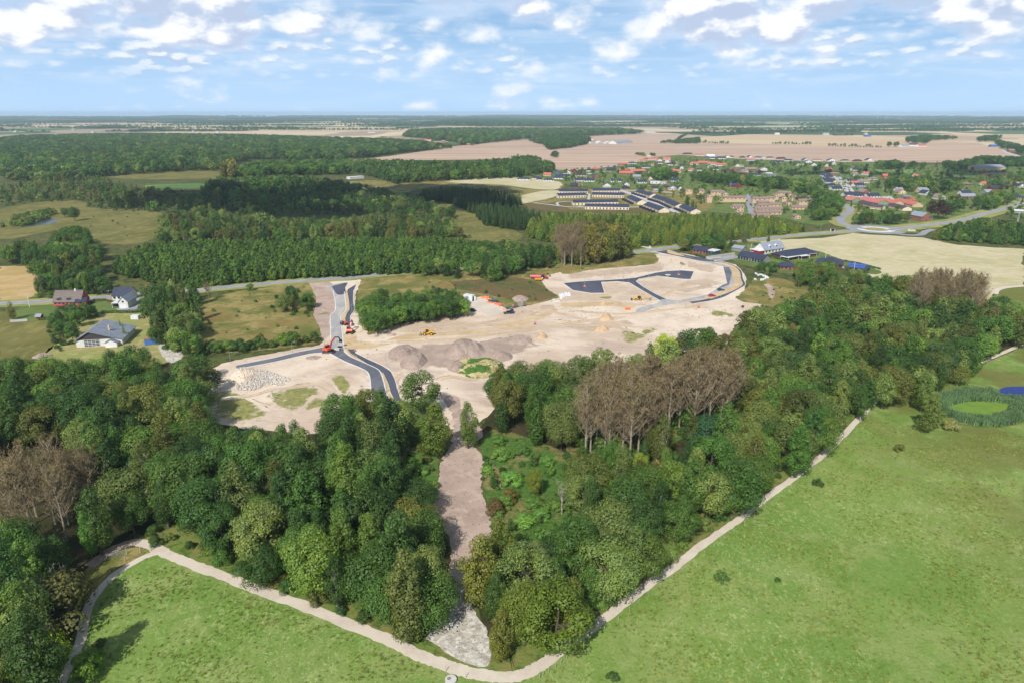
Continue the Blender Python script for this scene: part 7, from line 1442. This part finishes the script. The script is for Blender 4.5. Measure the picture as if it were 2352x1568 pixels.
# the worker standing by the car
def person(k,c,label,top,legs):
    p=G2(k,c); v=[(0,0,.95),(0,0,1.2),(0,0,1.42),(0,0,1.55),(0,0,1.68),(.1,0,.5),(.12,.0,.06),(-.1,0,.5),(-.12,-.05,.06),(.2,0,1.38),(.27,-.05,1.12),(.25,-.2,.95),(-.2,0,1.38),(-.28,-.02,1.12),(-.27,-.1,.88)]
    ed=[(0,1),(1,2),(2,3),(3,4),(0,5),(5,6),(0,7),(7,8),(2,9),(9,10),(10,11),(2,12),(12,13),(13,14)]; rad=[.15,.15,.15,.06,.11,.08,.055,.08,.055,.065,.05,.035,.065,.05,.035]
    me=bpy.data.meshes.new('person'); me.from_pydata(v,ed,[]); o=link('person',me,None,p); sm=o.modifiers.new('skin','SKIN'); 
    for i,r in enumerate(rad): me.skin_vertices[0].data[i].radius=(r,r)
    me.skin_vertices[0].data[0].use_root=True; ss=o.modifiers.new('sub','SUBSURF'); ss.levels=1; ss.render_levels=1
    me.materials.append(legs); tag(o,label,'person')
    MB().tbox(0,0,.92,1.46,.36,.26,.48,.28).build('jacket',top,o,bevel=.05)
    MB().tube((0,0,1.66),(0,0,1.80),.12,.07,10).build('helmet',YEL,o)
HV=mat('hi_vis',rgb(206,232,60),.7)
person(14,(1850,706),'worker in a yellow-green jacket and dark trousers standing on the cycle path',HV,BLK)
# reeds round the pond: one mass nobody could count
def reed_proto(seed):
    rs=np.random.RandomState(seed); V=[]
    for i in range(46):
        a=rs.uniform(0,6.28); r=rs.uniform(0,1.1); b=Vector((r*math.cos(a),r*math.sin(a),0)); h=rs.uniform(1.1,2.1); l=Vector((rs.normal()*.25,rs.normal()*.25,h)); n=Vector((rs.normal(),rs.normal(),0)).normalized()*.09
        V+=[b-n,b+n,b+l+n*.3,b+l-n*.3]
    return quads_mesh('reed%d'%seed,np.array([tuple(v) for v in V]),[LEAFS])
rc=bpy.data.collections.new('protos_reed')
for i in range(2): rc.objects.link(bpy.data.objects.new('reed_p%d'%i,reed_proto(i+3)))
rs=np.random.RandomState(12); pts=[];o_=ell(2258,937,108,40,w=.14); i1=ell(2251,941,73,22,seed=3); i2=ell(2342,902,58,17,seed=5)
a_=G(2120,890); b_=G(2460,1000); 
for _ in range(9000):
    x=rs.uniform(a_.x-25,b_.x+70); y=rs.uniform(195,245); px,py,_d=proj(x,y,0)
    if inpoly([px],[py],o_)[0] and not inpoly([px],[py],i1)[0] and not inpoly([px],[py],i2)[0]: pts.append((x,y,0))
pts=np.array(pts); n=len(pts); T=np.array([(.060,.115,.105)])*rs.uniform(.7,1.4,(n,1))
scatter_object('reed_bed',[(rc,2,pts,rs.uniform(0,6.28,n),np.stack([rs.uniform(.8,1.3,n)]*3,1),T)],'tall blue-green reeds growing round the ponds')
# tussocks in the near meadow
def tuft_proto(seed):
    rs=np.random.RandomState(seed); V=[]
    for i in range(16):
        b=Vector((rs.normal()*.22,rs.normal()*.16,0)); l=Vector((rs.uniform(.05,.4),rs.normal()*.15,rs.uniform(.18,.42))); n=Vector((rs.normal(),rs.normal(),0)).normalized()*.05; V+=[b-n,b+n,b+l+n*.2,b+l-n*.2]
    return quads_mesh('tuft%d'%seed,np.array([tuple(v) for v in V]),[LEAFS])
tc_=bpy.data.collections.new('protos_tuft')
for i in range(3): tc_.objects.link(bpy.data.objects.new('tuft_p%d'%i,tuft_proto(i+3)))
MPOLY=[(1240,1568),(1320,1500),(1560,1310),(1770,1160),(1905,1050),(1990,950),(2090,960),(2200,1000),(2352,990),(2420,1650),(1150,1650)]; ML=[(160,1568),(205,1440),(250,1340),(340,1275),(420,1310),(700,1412),(1000,1540),(1050,1620),(120,1620)]
nx_=np.random.RandomState(5); cand=[]
X=nx_.uniform(-125,190,60000); Y=nx_.uniform(92,215,60000); a=proj(X,Y,0); ok=(inpoly(a[0],a[1],MPOLY)|inpoly(a[0],a[1],ML))
cl_=np.sin(X*.21+1.3*np.sin(Y*.13))+np.sin(Y*.27+1.7*np.sin(X*.11))+nx_.normal(size=len(X))*.8; ok&=cl_>-.1
X=X[ok];Y=Y[ok]; n=len(X); pal=np.array([(.075,.110,.034),(.120,.140,.066),(.064,.100,.028),(.09,.118,.042)]); T=pal[nx_.choice(4,n,p=[.34,.26,.22,.18])]*nx_.uniform(.8,1.25,(n,1))
scatter_object('grass_tussocks',[(tc_,3,np.stack([X,Y,np.zeros(n)],1),nx_.normal(0,.5,n),np.stack([nx_.uniform(.45,1.0,n)]*3,1),T)],'wind-laid grass tussocks of the near meadows')
# clods, stones and weeds on the bare ground
def clod_proto(seed):
    rs=np.random.RandomState(seed); bm=bmesh.new(); bmesh.ops.create_icosphere(bm,subdivisions=1,radius=.5)
    for v in bm.verts: v.co*=rs.uniform(.6,1.15); v.co.z*=.6
    me=bpy.data.meshes.new('clod'); bm.to_mesh(me); bm.free(); me.materials.append(LEAFS); return me
cc=bpy.data.collections.new('protos_clod')
for i in range(2): cc.objects.link(bpy.data.objects.new('clod_p%d'%i,clod_proto(i+3)))
SITE=[(490,880),(560,850),(735,800),(830,720),(900,750),(1290,700),(1260,640),(1400,612),(1570,590),(1700,620),(1730,730),(1670,780),(1500,820),(1300,865),(1100,900),(1080,980),(1020,940),(860,915),(700,990),(560,980)]
R_=np.random.RandomState(8); X=R_.uniform(-180,330,26000); Y=R_.uniform(225,560,26000); a=proj(X,Y,0)
ok=inpoly(a[0],a[1],SITE)&((np.sin(X*.09+2*np.sin(Y*.05))+np.sin(Y*.11+1.5*np.sin(X*.07))+R_.normal(size=len(X))*.7)>.9); X=X[ok][:7000];Y=Y[ok][:7000]; n=len(X)
T=np.array([(.20,.17,.14),(.34,.30,.26),(.12,.10,.075),(.05,.075,.02)])[R_.choice(4,n,p=[.4,.25,.22,.13])]/np.array([2.15,1.92,1.15])
S3=[(985,1440),(1010,1395),(1035,1340),(1032,1230),(1000,1180),(1012,1060),(1045,1000),(1100,1010),(1105,1110),(1128,1215),(1075,1300),(1098,1420),(1122,1500),(1050,1505)]
X2=R_.uniform(-45,5,9000); Y2=R_.uniform(105,230,9000); a2=proj(X2,Y2,0); k2=inpoly(a2[0],a2[1],S3); X2=X2[k2][:700];Y2=Y2[k2][:700]; n2=len(X2); T2=np.array([(.24,.21,.18),(.42,.38,.33),(.13,.11,.09),(.05,.085,.02)])[R_.choice(4,n2,p=[.35,.3,.2,.15])]/np.array([2.15,1.92,1.15])
P_=np.vstack([np.stack([X,Y,np.full(n,.08)],1),np.stack([X2,Y2,np.full(n2,.07)],1)]); sc_=np.concatenate([R_.uniform(.2,.95,n)**1.5,R_.uniform(.08,.4,n2)])
scatter_object('stones_and_clods',[(cc,2,P_,R_.uniform(0,6.28,n+n2),np.stack([sc_*1.3,sc_,sc_*.7],1),np.vstack([T,T2]))],'stones, clods and weeds scattered over the bare ground')
emit_trees()
# ---------------------------------------------------------------- cloud that shades the far woods, and the air
def cloud(cx,cy,rx,ry,label,seed,alt=900):
    """a flat-based cumulus; cx,cy is where its shadow falls"""
    off=(alt)/math.tan(SUN_EL); x0=cx-SH.x*off; y0=cy-SH.y*off; rs=np.random.RandomState(seed); bm=bmesh.new()
    for i in range(26):
        a=rs.uniform(0,6.28); r=math.sqrt(rs.rand()); q=Vector((rx*r*math.cos(a),ry*r*math.sin(a),0)); s=rs.uniform(.22,.36)*min(rx,ry)*(1.25-.5*r)
        mtx=Matrix.Translation(q)@Matrix.Diagonal((s*1.5,s*1.1,s*.55,1)); bmesh.ops.create_icosphere(bm,subdivisions=3,radius=1,matrix=mtx)
    for v in bm.verts:
        v.co+=Vector((rs.normal(),rs.normal(),rs.normal()))*min(rx,ry)*.012
        if v.co.z<-min(rx,ry)*.06: v.co.z=-min(rx,ry)*.06
    me=bpy.data.meshes.new('cloud'); bm.to_mesh(me); bm.free(); me.materials.append(mat('cloud_white',(.9,.9,.92,1),1.0)); me.polygons.foreach_set('use_smooth',[True]*len(me.polygons))
    o=link('cloud',me,None,(x0,y0,alt)); o['kind']='structure'; o['label']=label; return o
c1=G(800,455); cloud(c1.x,c1.y+10,260,150,'white cumulus above the view whose shadow lies on the middle woods',1)
c2=G(2230,400); cloud(c2.x+80,c2.y,520,90,'white cumulus above the view whose shadow lies on the far right trees',2,1000)
HAZE=True
if HAZE:
    me=bpy.data.meshes.new('haze'); mb=MB(); mb.box(-21000,21000,-700,20500,-1.5,112)
    o=mb.build('haze',[]) if False else None
    me.from_pydata(mb.v,[],mb.f); m,t,out=newmat('air')
    pv=t.n('ShaderNodeVolumePrincipled',ins={'Color':(.68,.87,1.0,1),'Density':6.5e-5,'Anisotropy':0.0}); t.links.new(pv.outputs[0],out.inputs['Volume']); me.materials.append(m)
    hz=link('haze',me); hz['kind']='stuff'; hz['label']='thin bluish summer haze over the countryside'
sc.cycles.volume_bounces=0 if hasattr(sc,'cycles') else 0
